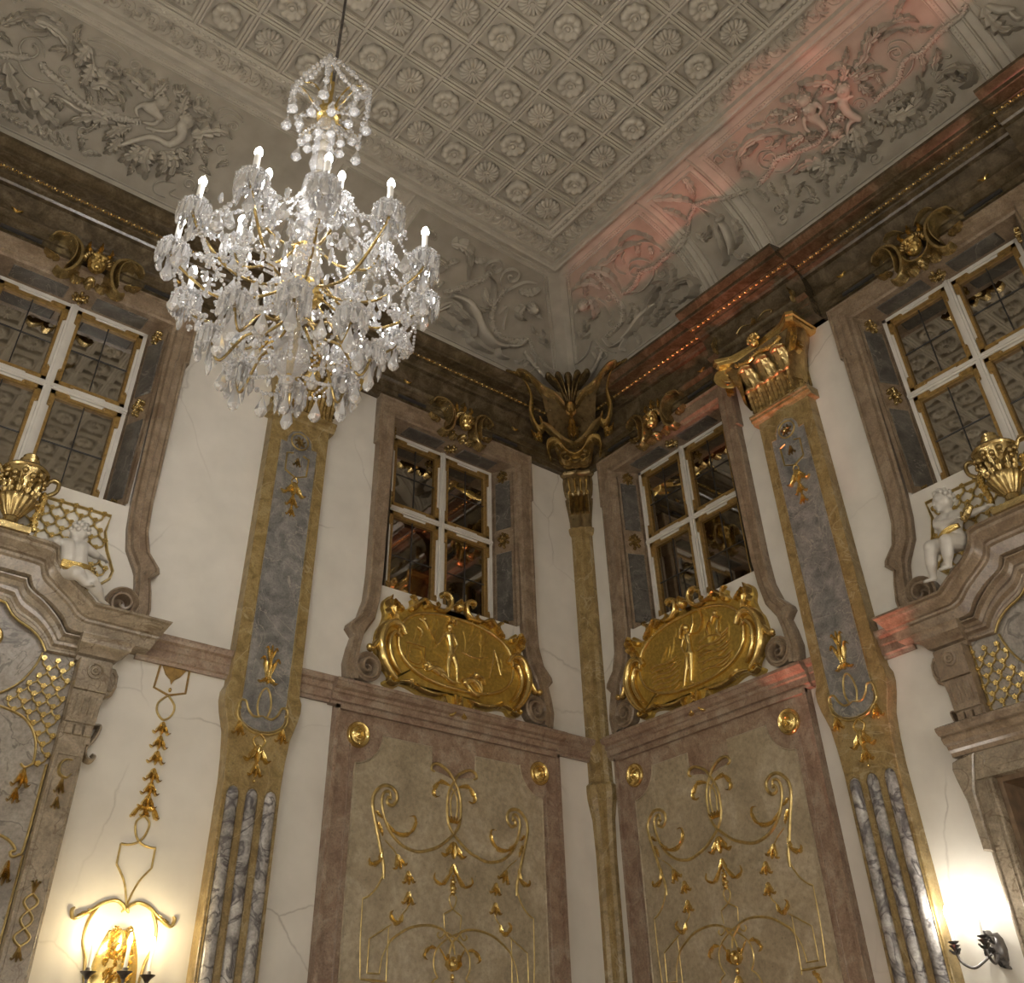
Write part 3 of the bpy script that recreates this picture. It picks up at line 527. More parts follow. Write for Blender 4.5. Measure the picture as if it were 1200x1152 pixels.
REL = json.loads('''{"B corner":[["G",0.05,0.05,[2.68,0.63,2.44,0.6,2.24,0.59,2.07,0.59,1.93,0.62,1.81,0.59,1.69,0.57,1.56,0.59]],["G",0.05,0.05,[1.51,0.8,1.48,0.7,1.47,0.59,1.44,0.49,1.3,0.43,1.07,0.42]],["L",0.14,0.04,[1.45,0.85,1.57,0.81,1.62,0.72,1.59,0.61]],["L",0.12,0.035,[1.4,0.7,1.37,0.78,1.25,0.82,1.12,0.82]],["S",0.1,0.07,[1.26,0.34,1.42,0.35,1.59,0.38,1.74,0.39,1.87,0.39]],["L",0.16,0.07,[1.54,0.34,1.69,0.39,1.84,0.44,2.03,0.48,1.96,0.52]],["L",0.14,0.06,[1.76,0.34,1.94,0.36,2.06,0.42,2.05,0.49]],["S",0.05,0.05,[1.35,0.34,1.2,0.33,1.06,0.35,1.02,0.43]],["S",0.05,0.05,[1.29,0.33,1.18,0.29,1.2,0.26]],["B",0.09,0.07,[1.09,0.69]],["L",0.12,0.06,[1.21,0.7,1.19,0.64,1.12,0.58,1.0,0.59]],["B",0.04,0.09,[1.01,0.7]],["L",0.11,0.05,[2.04,0.42,2.19,0.45,2.26,0.52,2.21,0.57]],["L",0.14,0.07,[2.04,0.41,2.21,0.41,2.37,0.38,2.38,0.31,2.29,0.28,2.21,0.3]],["L",0.07,0.03,[1.99,0.38,2.05,0.34,2.13,0.3,2.21,0.3]],["L",0.07,0.03,[1.93,0.36,1.96,0.31,2.07,0.29]],["L",0.07,0.03,[1.84,0.34,1.85,0.3,1.96,0.29]],["L",0.06,0.03,[1.74,0.34,1.78,0.29,1.85,0.3]],["L",0.06,0.03,[1.65,0.32,1.7,0.28,1.78,0.29]],["L",0.12,0.04,[1.6,0.84,1.75,0.82,1.93,0.83,2.07,0.81,2.17,0.76]],["L",0.08,0.04,[1.93,0.83,2.07,0.87,2.21,0.86,2.27,0.79]],["S",0.03,0.03,[2.05,0.79,2.19,0.77,2.27,0.72,2.3,0.64,2.26,0.64]],["L",0.06,0.035,[2.25,0.81,2.29,0.75,2.28,0.69]],["S",0.022,0.03,[1.89,0.64,1.95,0.64,1.91,0.67,1.82,0.66,1.84,0.62,1.93,0.6]],["S",0.018,0.025,[1.83,0.68,1.91,0.71,2.01,0.69,2.07,0.65,2.09,0.62]],["S",0.022,0.03,[1.79,0.79,1.73,0.76,1.72,0.71,1.76,0.67]],["S",0.03,0.03,[1.94,0.79,1.86,0.76,1.85,0.73]],["S",0.025,0.03,[2.07,0.59,1.99,0.54,1.78,0.52,1.57,0.57]],["S",0.02,0.03,[1.28,0.66,1.31,0.6,1.28,0.52]],["L",0.05,0.03,[0.83,0.54,0.91,0.58,0.94,0.61]],["L",0.05,0.03,[0.83,0.54,0.91,0.54,0.97,0.56]],["L",0.05,0.03,[0.75,0.51,0.78,0.54,0.77,0.57]],["L",0.05,0.03,[0.79,0.51,0.85,0.5,0.9,0.51]],["S",0.018,0.03,[0.86,0.46,0.75,0.42,0.62,0.4,0.47,0.4]],["S",0.018,0.025,[0.91,0.46,0.92,0.4,0.97,0.34,1.07,0.29]],["S",0.015,0.02,[0.85,0.42,0.92,0.38,0.94,0.31,0.86,0.31,0.85,0.34]],["L",0.05,0.02,[0.77,0.4,0.79,0.35,0.73,0.32]],["L",0.05,0.02,[0.85,0.42,0.86,0.39,0.82,0.35]]],"B narrow":[["S",0.012,0.02,[3.1,0.95,3.1,0.95]],["L",0.12,0.04,[2.65,0.94,2.79,0.87,2.89,0.8,2.93,0.75]],["L",0.12,0.04,[3.06,0.91,3.02,0.82,2.94,0.75]],["L",0.1,0.04,[2.63,0.84,2.71,0.76,2.75,0.67]],["S",0.03,0.04,[2.91,0.76,2.94,0.7,2.94,0.62]],["S",0.04,0.05,[2.94,0.73,3.0,0.65,3.03,0.59]],["L",0.11,0.06,[2.72,0.59,2.77,0.53,2.84,0.54,2.89,0.58]],["L",0.1,0.06,[3.0,0.59,2.93,0.52,2.9,0.45,2.84,0.34,2.77,0.32]],["S",0.09,0.07,[3.0,0.57,3.01,0.52,2.99,0.46,2.96,0.4,2.9,0.35]],["L",0.1,0.06,[3.13,0.52,3.13,0.45,3.08,0.39,2.97,0.36]],["B",0.06,0.08,[3.03,0.57]],["B",0.05,0.06,[3.04,0.28]],["S",0.035,0.05,[2.94,0.35,2.97,0.29,3.04,0.28]],["G",0.04,0.05,[2.35,0.58,2.52,0.59,2.66,0.63,2.77,0.69,2.9,0.72,2.91,0.76]],["G",0.04,0.05,[2.91,0.73,3.06,0.7,3.19,0.65,3.36,0.61,3.44,0.6]]],"B big":[["G",0.05,0.05,[3.52,0.58,3.66,0.59,3.77,0.61,3.86,0.63,3.98,0.61,4.13,0.58,4.27,0.56,4.4,0.58,4.52,0.61]],["L",0.14,0.05,[3.61,0.79,3.75,0.82,3.9,0.81,4.05,0.76,4.14,0.69]],["L",0.08,0.04,[3.6,0.8,3.57,0.76,3.5,0.72]],["L",0.07,0.04,[3.63,0.76,3.73,0.77,3.84,0.77]],["L",0.07,0.04,[3.48,0.69,3.55,0.68,3.58,0.63]],["S",0.02,0.03,[3.41,0.83,3.41,0.87,3.47,0.88,3.47,0.83,3.41,0.83]],["S",0.022,0.03,[3.8,0.65,3.76,0.68,3.83,0.69,3.88,0.67,3.86,0.63,3.77,0.61,3.71,0.65,3.73,0.7,3.8,0.72,3.88,0.69]],["S",0.025,0.03,[3.77,0.58,3.88,0.54,4.01,0.55,4.07,0.57]],["L",0.16,0.05,[4.21,0.64,4.09,0.65,4.0,0.62]],["L",0.18,0.06,[4.31,0.76,4.22,0.79,4.12,0.79]],["L",0.14,0.05,[4.37,0.78,4.37,0.85,4.28,0.89]],["L",0.16,0.05,[4.72,0.72,4.69,0.8,4.59,0.86,4.5,0.9]],["L",0.14,0.05,[4.8,0.74,4.88,0.78,4.87,0.82,4.77,0.85]],["L",0.14,0.06,[4.87,0.73,4.97,0.73,5.05,0.72]],["L",0.14,0.05,[4.95,0.75,5.08,0.77,5.21,0.84,5.28,0.87]],["S",0.1,0.11,[4.39,0.7,4.42,0.64,4.42,0.6]],["B",0.085,0.14,[4.42,0.74]],["S",0.05,0.09,[4.5,0.75,4.51,0.7,4.44,0.68]],["S",0.05,0.09,[4.33,0.72,4.28,0.67,4.29,0.64]],["B",0.1,0.07,[4.44,0.8]],["L",0.12,0.07,[4.21,0.62,4.3,0.6,4.34,0.57]],["S",0.11,0.12,[4.68,0.64,4.67,0.58,4.71,0.52]],["B",0.085,0.15,[4.76,0.7]],["S",0.05,0.1,[4.67,0.66,4.74,0.65,4.79,0.64]],["S",0.055,0.1,[4.68,0.53,4.6,0.53,4.54,0.48,4.52,0.44]],["S",0.05,0.1,[4.72,0.68,4.63,0.69,4.58,0.71]],["B",0.08,0.09,[4.47,0.54]],["G",0.06,0.07,[4.52,0.59,4.6,0.6,4.6,0.57]],["L",0.2,0.07,[4.53,0.49,4.42,0.47,4.36,0.43,4.36,0.37]],["L",0.22,0.08,[4.63,0.5,4.58,0.41,4.52,0.31]],["L",0.2,0.06,[4.44,0.48,4.33,0.5,4.25,0.49]],["L",0.26,0.06,[4.22,0.41,4.15,0.47,4.05,0.5,3.91,0.5]],["L",0.2,0.06,[4.25,0.46,4.2,0.4,4.05,0.38]],["G",0.05,0.05,[5.95,0.64,5.87,0.61,5.77,0.61,5.65,0.61,5.55,0.6,5.44,0.59,5.34,0.61,5.26,0.6,5.15,0.55,5.03,0.55,4.89,0.54]],["L",0.14,0.05,[5.13,0.8,5.24,0.82,5.33,0.83,5.46,0.8]],["L",0.1,0.04,[5.43,0.81,5.54,0.78,5.59,0.72]],["L",0.07,0.04,[5.55,0.69,5.58,0.67,5.65,0.65]],["S",0.022,0.03,[5.31,0.68,5.27,0.69,5.27,0.66,5.32,0.65,5.33,0.69,5.25,0.7,5.23,0.66,5.26,0.63]],["S",0.018,0.025,[5.25,0.7,5.31,0.73,5.39,0.7,5.41,0.64,5.39,0.61]],["L",0.07,0.04,[5.24,0.77,5.33,0.78,5.43,0.76]],["S",0.02,0.03,[5.16,0.79,5.1,0.76,5.11,0.71]],["S",0.025,0.03,[5.37,0.59,5.32,0.56,5.21,0.54]],["L",0.12,0.05,[5.42,0.44,5.48,0.49,5.55,0.53,5.57,0.56]],["S",0.02,0.03,[5.56,0.5,5.6,0.48,5.62,0.49]],["L",0.15,0.08,[5.4,0.42,5.5,0.43,5.61,0.4,5.67,0.34,5.62,0.3,5.53,0.31]],["L",0.24,0.07,[4.92,0.43,5.04,0.38,5.19,0.37,5.35,0.41]],["L",0.18,0.07,[4.94,0.47,5.07,0.45,5.19,0.46]],["L",0.16,0.06,[5.1,0.39,5.24,0.42,5.31,0.51]],["L",0.16,0.06,[4.8,0.51,4.86,0.44,4.9,0.37]],["L",0.16,0.06,[4.87,0.7,5.04,0.68,5.15,0.63]],["L",0.14,0.06,[4.89,0.66,4.92,0.6,4.94,0.57]],["L",0.2,0.08,[4.64,0.5,4.66,0.44,4.63,0.35,4.76,0.35]],["L",0.08,0.03,[4.92,0.37,4.86,0.33,4.81,0.31]],["L",0.08,0.03,[4.96,0.35,4.95,0.32,4.88,0.3]],["L",0.08,0.03,[5.03,0.34,5.04,0.3,4.97,0.3]],["L",0.08,0.03,[5.13,0.34,5.13,0.29,5.07,0.28]],["L",0.08,0.03,[5.22,0.34,5.25,0.3,5.18,0.28]],["L",0.08,0.03,[5.28,0.36,5.34,0.3,5.28,0.28]],["L",0.08,0.03,[5.34,0.37,5.44,0.32,5.4,0.28]],["L",0.07,0.03,[5.38,0.39,5.43,0.37,5.45,0.33]]],"B far":[["L",0.2,0.06,[6.03,0.57,6.02,0.49,6.05,0.42,6.17,0.37]],["S",0.08,0.06,[6.06,0.57,6.11,0.51,6.2,0.47]],["S",0.06,0.05,[6.16,0.49,6.17,0.43,6.21,0.41]]],"A corner":[["G",0.05,0.05,[2.28,0.49,2.13,0.56,2.02,0.63,1.93,0.69,1.91,0.75]],["G",0.055,0.05,[1.61,0.7,1.65,0.63,1.63,0.54,1.58,0.46,1.43,0.4,1.25,0.4,1.06,0.46]],["S",0.02,0.03,[1.87,0.8,1.93,0.81,1.92,0.78,1.84,0.77,1.81,0.82,1.89,0.85,1.97,0.82,1.99,0.77,1.94,0.73]],["S",0.02,0.03,[1.64,0.8,1.68,0.79,1.63,0.76,1.57,0.79,1.59,0.84,1.68,0.85,1.75,0.81,1.74,0.75,1.67,0.7]],["S",0.02,0.03,[1.6,0.67,1.54,0.74,1.45,0.81,1.32,0.84]],["L",0.1,0.05,[1.45,0.73,1.33,0.76,1.26,0.82]],["L",0.08,0.04,[2.16,0.77,2.09,0.79,2.03,0.82]],["B",0.09,0.08,[1.19,0.67]],["B",0.04,0.1,[1.1,0.65]],["L",0.12,0.06,[1.29,0.66,1.33,0.61,1.27,0.57,1.19,0.58]],["L",0.12,0.05,[1.85,0.64,1.77,0.58,1.69,0.58,1.79,0.7,1.9,0.73]],["S",0.13,0.08,[2.18,0.5,2.0,0.51,1.82,0.46,1.67,0.38,1.48,0.33,1.29,0.35]],["S",0.06,0.06,[1.3,0.36,1.16,0.39,1.07,0.47]],["S",0.05,0.06,[1.39,0.32,1.35,0.27,1.21,0.28]],["L",0.18,0.07,[2.29,0.36,2.17,0.45,2.0,0.41,1.81,0.39,1.74,0.31]],["L",0.1,0.05,[2.15,0.4,2.02,0.4,1.88,0.36]],["L",0.14,0.05,[2.35,0.29,2.22,0.31,2.01,0.29]],["L",0.1,0.05,[1.99,0.33,1.84,0.3,1.71,0.26,1.44,0.26]],["L",0.05,0.03,[0.94,0.53,1.01,0.53,1.07,0.56]],["L",0.05,0.03,[0.9,0.51,0.88,0.55,0.92,0.57]],["L",0.05,0.03,[0.89,0.49,0.8,0.49,0.74,0.47]],["L",0.05,0.03,[0.88,0.51,0.83,0.52,0.77,0.5]],["G",0.03,0.03,[1.03,0.47,0.9,0.41,0.74,0.37,0.56,0.35,0.38,0.36]],["L",0.05,0.02,[1.12,0.29,1.04,0.29,1.0,0.33]],["L",0.05,0.02,[0.97,0.28,0.93,0.32,0.87,0.31]],["S",0.015,0.02,[1.01,0.24,0.88,0.26,0.81,0.32,0.87,0.38,0.94,0.39]],["L",0.05,0.02,[0.73,0.32,0.65,0.29,0.57,0.29]],["L",0.2,0.05,[2.49,0.8,2.37,0.83,2.23,0.79,2.09,0.64]],["S",0.02,0.03,[2.4,0.86,2.25,0.82,2.14,0.73,2.08,0.63]],["L",0.1,0.04,[2.58,0.68,2.42,0.65,2.47,0.57]],["S",0.015,0.03,[1.53,0.53,1.48,0.6,1.42,0.48,1.38,0.45]]],"A big":[["G",0.055,0.055,[7.06,0.55,6.99,0.57,6.93,0.58,6.85,0.61]],["G",0.06,0.06,[6.76,0.61,6.66,0.58,6.53,0.56,6.39,0.53,6.27,0.52,6.15,0.52,6.05,0.53,5.94,0.54]],["S",0.02,0.03,[6.85,0.66,6.87,0.66,6.86,0.68,6.81,0.66,6.82,0.62,6.9,0.6,6.95,0.63,6.94,0.68,6.87,0.71,6.79,0.69,6.75,0.64]],["S",0.025,0.03,[6.92,0.57,6.84,0.53,6.73,0.52,6.59,0.55]],["L",0.12,0.05,[7.14,0.69,7.08,0.74,7.01,0.79,6.92,0.8]],["L",0.16,0.05,[6.93,0.79,6.81,0.81,6.67,0.79,6.59,0.74,6.62,0.67]],["L",0.08,0.04,[7.01,0.75,6.94,0.74,6.81,0.77]],["S",0.02,0.025,[6.87,0.72,6.82,0.73,6.78,0.76,6.82,0.77]],["L",0.1,0.04,[6.69,0.82,6.75,0.85,6.87,0.86,7.03,0.82]],["L",0.22,0.06,[6.46,0.81,6.49,0.75,6.49,0.67]],["L",0.2,0.06,[6.38,0.73,6.38,0.66,6.39,0.59]],["S",0.025,0.04,[6.46,0.81,6.38,0.74,6.32,0.65]],["L",0.24,0.06,[6.75,0.47,6.63,0.4,6.47,0.36,6.39,0.36]],["L",0.2,0.07,[6.99,0.53,6.88,0.44,6.74,0.37,6.63,0.33]],["S",0.06,0.05,[6.58,0.48,6.47,0.49,6.33,0.48,6.2,0.49]],["L",0.14,0.06,[6.58,0.48,6.5,0.47,6.46,0.43]],["L",0.2,0.06,[6.07,0.49,6.19,0.48,6.3,0.43,6.39,0.37]],["L",0.18,0.06,[6.32,0.62,6.23,0.67,6.07,0.65,5.99,0.58]],["L",0.16,0.05,[6.33,0.72,6.22,0.7,6.1,0.7,5.98,0.68]],["L",0.12,0.05,[6.29,0.76,6.2,0.77,6.12,0.74]],["L",0.12,0.05,[6.14,0.78,6.04,0.77,6.02,0.78]],["L",0.14,0.05,[5.88,0.53,5.97,0.48,6.05,0.41]],["L",0.1,0.03,[6.92,0.34,6.82,0.33,6.75,0.33]],["L",0.09,0.03,[6.86,0.29,6.78,0.28,6.73,0.3]],["L",0.09,0.03,[6.75,0.28,6.67,0.28,6.66,0.31]],["L",0.09,0.03,[6.67,0.29,6.58,0.27,6.58,0.31]],["L",0.09,0.03,[6.58,0.31,6.49,0.27,6.5,0.32]],["L",0.09,0.03,[6.5,0.32,6.39,0.27,6.4,0.32]],["L",0.09,0.03,[6.41,0.33,6.29,0.28,6.32,0.33]],["S",0.015,0.02,[6.5,0.83,6.4,0.85,6.28,0.85,6.19,0.82]],["S",0.015,0.02,[6.44,0.81,6.35,0.82,6.26,0.82,6.2,0.81]],["S",0.015,0.02,[6.38,0.78,6.32,0.8,6.25,0.8,6.2,0.8]],["S",0.015,0.02,[6.51,0.84,6.39,0.88,6.26,0.89,6.15,0.87]],["B",0.09,0.13,[5.73,0.73]],["S",0.11,0.1,[5.82,0.67,5.76,0.66,5.69,0.65]],["S",0.05,0.09,[5.85,0.68,5.91,0.63,5.87,0.6]],["S",0.05,0.09,[5.69,0.64,5.71,0.6,5.8,0.58]],["B",0.08,0.13,[5.47,0.7]],["S",0.12,0.11,[5.49,0.66,5.45,0.61,5.51,0.54]],["S",0.05,0.1,[5.52,0.64,5.6,0.59,5.76,0.56]],["S",0.07,0.1,[5.54,0.53,5.68,0.53,5.8,0.47,5.89,0.41]],["L",0.18,0.06,[5.83,0.72,5.94,0.76,6.07,0.78,6.14,0.77]],["L",0.16,0.05,[5.82,0.74,5.79,0.81,5.78,0.86]],["L",0.18,0.05,[5.54,0.72,5.57,0.8,5.56,0.85]],["L",0.16,0.05,[5.69,0.81,5.63,0.84,5.62,0.88]],["L",0.18,0.06,[5.47,0.78,5.39,0.81,5.24,0.78]],["L",0.22,0.06,[5.37,0.64,5.25,0.71,5.14,0.75,5.03,0.73]],["L",0.16,0.05,[5.3,0.64,5.24,0.6,5.14,0.62]],["L",0.26,0.08,[5.73,0.45,5.77,0.38,5.86,0.33]],["L",0.26,0.08,[5.66,0.47,5.66,0.38,5.58,0.3]],["L",0.22,0.07,[5.54,0.49,5.48,0.43,5.5,0.34]],["L",0.18,0.06,[5.49,0.5,5.41,0.45,5.4,0.34]],["L",0.16,0.05,[5.43,0.54,5.33,0.5,5.25,0.5]],["S",0.02,0.02,[5.36,0.26,5.46,0.26,5.49,0.3,5.43,0.34,5.32,0.36]],["S",0.02,0.02,[5.21,0.29,5.33,0.29,5.3,0.33]],["L",0.22,0.06,[5.91,0.5,5.98,0.47,6.05,0.39]],["L",0.18,0.06,[5.93,0.45,5.95,0.38,6.0,0.33]],["G",0.06,0.06,[6.15,0.54,6.02,0.54,5.9,0.56,5.84,0.58]],["S",0.015,0.02,[5.25,0.81,5.24,0.86,5.14,0.88,5.03,0.86]],["S",0.015,0.02,[5.21,0.8,5.16,0.85,5.08,0.85,5.01,0.84]]]}''')
def relief(panel, wall, name, label, box=None):
    o = thing(name, label, 'relief', group='plaster reliefs of the cove'); o.location = (0, 0, 0); BASE[o.name] = (0, 0, 0)
    M = Mc(wall); kinds = {'S': 'scroll', 'L': 'acanthus_leaf', 'G': 'garland', 'B': 'head'}
    figs = []; used = []
    for ty, w_, h, q in REL[panel]:
        p = [(u, t_ * ARC) for u, t_ in pairs(q)]; mb = MB(); used += smooth_path(p, 3)
        if (ty == 'S' and h >= 0.09) or (ty == 'B' and h >= 0.13): figs.append((ty, w_, p)); continue
        h *= 1.9 if 'corner' in panel else 1.55
        if ty == 'S': mb.stroke(p, w_, h, M, 5, 0.3, (0.45, 0.45))
        elif ty == 'L': mb.leaf(p, w_, h, M, 5 if w_ > 0.08 else 3)
        elif ty == 'G': mb.garland(p, w_ * 1.15, h, M)
        else:
            mb.dome(p[0], w_ * 0.75, w_ * 0.75, h * 1.1, M, 0, 14, 6)
            for k in range(9):
                a = k * 0.7; mb.dome((p[0][0] + w_ * 0.6 * math.cos(a), p[0][1] + w_ * 0.6 * math.sin(a)), w_ * 0.24, w_ * 0.24, h * 0.8, M, 0, 6, 3)
        mb.build(kinds[ty], 'plaster', o, 60)
    heads = [f for f in figs if f[0] == 'B']      # putti: limbs fused into one body each
    for hd in heads:
        c = hd[2][0]; balls = [(M(c[0], c[1], 0.07), 0.068)]; caps = []
        nose = M(c[0], c[1], 0.145); balls.append((nose, 0.016)); mine = []
        for f in figs:
            if f[0] == 'S' and min(heads, key=lambda g: math.hypot(g[2][0][0] - f[2][0][0], g[2][0][1] - f[2][0][1])) is hd: mine.append(f)
        for _, w_, p in mine:
            r = w_ * 0.46; pts = smooth_path(p, 3); k = len(pts) - 1
            for i in range(k): caps.append(((M(*pts[i], 0.045 + r * 0.5), r * (1 - 0.35 * i / k)), (M(*pts[i + 1], 0.045 + r * 0.5), r * (1 - 0.35 * (i + 1) / k))))
        if mine:
            tor = max(mine, key=lambda f: f[1]); caps.append(((M(*c, 0.05), 0.035), (M(*tor[2][0], 0.07), 0.04)))
        remesh('putto_figure', balls, 'plaster', 0.011, o, 3, caps)
        mb = MB()
        for k in range(14):
            a = k * 2.4; d_ = 0.062 * math.sqrt((k + 0.5) / 14); mb.ball(M(c[0] + d_ * math.cos(a), c[1] + 0.02 + d_ * math.sin(a), 0.06 + 0.045 * (1 - d_ / 0.065)), 0.020, 6, 4)
        mb.build('putto_hair', 'plaster', o, 60)
    if box:                                        # smaller tendrils and leaves that fill the ground
        u0, u1, n_ = box; rr = random.Random(len(panel) + 4); cnt = 0
        for k in range(4000):
            if cnt >= n_: break
            u = rr.uniform(u0 + 0.10, u1 - 0.10); T = rr.uniform(0.29, 0.86) * ARC
            if min(math.hypot(u - a, T - b_) for a, b_ in used) < 0.085: continue
            b_ = rr.uniform(0, 6.28); L_ = rr.uniform(0.07, 0.12); cv_ = rr.choice((-1, 1)) * 0.6; mb = MB()
            q = [(u - L_ * math.cos(b_), T - L_ * math.sin(b_)), (u + 0.2 * L_ * math.cos(b_ + 1.57) * cv_, T + 0.2 * L_ * math.sin(b_ + 1.57) * cv_), (u + L_ * math.cos(b_ + cv_), T + L_ * math.sin(b_ + cv_))]
            if cnt % 3 == 2: mb.spiral((u, T), 0.06, 1.3, 0.018, 0.035, M, b_, rr.choice((-1, 1)), None, 16)
            else: mb.leaf(q, 0.085, 0.06, M, 4)
            mb.build('tendril' if cnt % 3 == 2 else 'acanthus_leaf', 'plaster', o, 60); used += [(u, T), q[0], q[2]]; cnt += 1
    return o
relief('B corner', 'B', 'griffin_relief', 'plaster griffin and scrolls relief right of the diagonal corner rib', (1.1, 2.36, 10))
relief('B narrow', 'B', 'eagle_relief', 'plaster winged figure relief in narrow pink lit panel above right pilaster')
relief('B big', 'B', 'putti_relief', 'plaster relief of two putti among acanthus at upper right', (3.45, 5.66, 46))
relief('B far', 'B', 'plaster_bird_relief', 'plaster relief fragment in the extreme top right corner of the view')
relief('A corner', 'A', 'griffin_relief', 'plaster griffin and scrolls relief left of the diagonal corner rib', (1.3, 2.9, 12))
relief('A big', 'A', 'putti_relief', 'plaster relief of two putti among acanthus at upper left', (4.9, 7.2, 50))
# swag hung across the corner rib
mb = MB(); dpt = lambda f, sag: (-(0.50 + 0.0 * f) , 0, 0)
pa, pb = Vector(cove_pt('A', 1.02, 0.37 * ARC, 0.03)), Vector(cove_pt('B', 0.92, 0.36 * ARC, 0.03)); pm = Vector((-0.40, -0.40, 8.60))
path = [tuple((1 - f) ** 2 * pa + 2 * f * (1 - f) * (pm * 2 - (pa + pb) / 2) + f * f * pb) for f in (k / 24 for k in range(25))]
mb.tube(path, 0.022, 6)
for p in path:
    for k in range(3): mb.ball((p[0] + random.uniform(-.02, .02), p[1] + random.uniform(-.02, .02), p[2] + random.uniform(-.02, .02)), 0.016, 5, 3)
tag(mb.build('corner_garland', 'plaster', None, 60), 'thin plaster garland hanging across the diagonal corner rib', 'garland')

# ---- entablature
ENT = [(0, 7.60), (0.06, 7.60), (0.06, 7.655), (0.075, 7.66), (0.075, 7.72), (0.09, 7.725), (0.09, 7.79), (0.11, 7.80), (0.135, 7.825), (0.135, 7.845), (0.105, 7.85), (0.10, 7.90), (0.115, 7.98), (0.15, 8.035), (0.155, 8.05), (0.20, 8.052), (0.215, 8.07), (0.26, 8.085), (0.262, 8.105), (0.30, 8.108), (0.315, 8.135), (0.345, 8.14), (0.345, 8.125), (0.455, 8.12), (0.465, 8.125), (0.465, 8.165), (0.48, 8.17), (0.52, 8.20), (0.53, 8.205), (0.53, 8.24), (0.3, 8.30), (0, 8.30)]
def brk(p, d): return [(n + d if n > 0 else n, z) for n, z in p]
def gilt_run(wall, L, parent, s_of, dn_of):
    mb = MB(); u = 0.45
    while u < L:
        dn = dn_of(u); k = random.choice((0, 0, 1))
        s_ = s_of(u)
        mb.dome((s_, 8.118), 0.014, 0.016, 0.02, lambda a, t_, h, dn=dn: (a, -(0.30 + dn + h), t_ + 0.006), 0, 6, 3)
        for q in (-1, 1): mb.leaf([(s_ + q * 0.012, 8.105), (s_ + q * 0.03, 8.118), (s_ + q * 0.026, 8.14)], 0.02, 0.02, lambda a, t_, h, dn=dn: (a, -(0.295 + dn + h), t_), 2, 2)
        u += 0.07
    return tag(mb.build('gilt_leaf_row', 'gold', parent, 60), 'thin gilded leaf and bead line', None, None, 'stuff')
for wall, L, nm, sgn in (('A', LX, 'trim_3', -1), ('B', LY, 'trim_4', 1)):
    e = struct(thing(nm, 'dark brown marble entablature running along the %s wall below the cove' % ('left' if wall == 'A' else 'right'), None, wall, 0, 0))
    cs = [PIL[wall], PIL[wall] + (4.0 if wall == 'A' else 3.36)]; hw = 0.62
    MB().mould(ENT, min(0, sgn * L), max(0, sgn * L)).build('cornice', 'darkbrown', e, 25)
    for c in cs:
        MB().mould(brk(ENT, 0.13), min(sgn * (c - hw), sgn * (c + hw)), max(sgn * (c - hw), sgn * (c + hw))).build('cornice_break', 'darkbrown', e, 25)
    dn = lambda u, cs=cs: 0.13 if any(abs(u - c) < hw + 0.02 for c in cs) else 0.0
    gilt_run(wall, min(L, 7.6), e, lambda u, sgn=sgn: sgn * u, dn)
    # dark strips put the shade of slots into colour; gilt sprigs beside the masks
    for k, (w_, u) in BAY.items():
        if w_ != wall: continue
        for q in (-1, 1):
            s_ = sgn * u + q * 0.62
            MB().wbox(s_ - 0.17, s_ + 0.17, 0.07, 0.094, 7.668, 7.70).build('slot_shade', 'lead', e, 0)
            mb = MB(); M = flat(0.13)
            for a in (-1, 0, 1): mb.leaf([(s_ + q * 0.1, 7.835), (s_ + q * 0.1 + a * 0.03, 7.86), (s_ + q * 0.1 + a * 0.05, 7.87)], 0.03, 0.02, M, 2, 3)
            mb.build('gilt_sprig', 'gold', e, 60)

# ---- string courses at mid height
STR = [(0, 4.37), (0.03, 4.37), (0.035, 4.39), (0.05, 4.40), (0.05, 4.46), (0.06, 4.47), (0.06, 4.515), (0.08, 4.53), (0.09, 4.555), (0.09, 4.575), (0, 4.58)]
for k, (wall, a, b_, txt) in enumerate((('A', 0.0, 0.59, 'short pink marble band between left panel and corner pilaster'), ('A', 2.92, 3.34, 'short pink marble band between left panel and left pilaster'), ('A', 3.88, 4.62, 'pink marble band between left pilaster and arched overmantel'),
                                 ('B', 0.0, 0.30, 'short pink marble band between right panel and corner pilaster'), ('B', 2.5, 2.66, 'tiny pink marble band between right panel and right pilaster'), ('B', 3.2, 3.5, 'short pink marble band between right pilaster and doorway'))):
    sg = -1 if wall == 'A' else 1
    o = MB().mould(STR, min(sg * a, sg * b_), max(sg * a, sg * b_)).build('trim_%d' % (5 + k), 'pink', None, 25); o.rotation_euler[2] = 0 if wall == 'A' else -math.pi / 2; struct(o, txt)

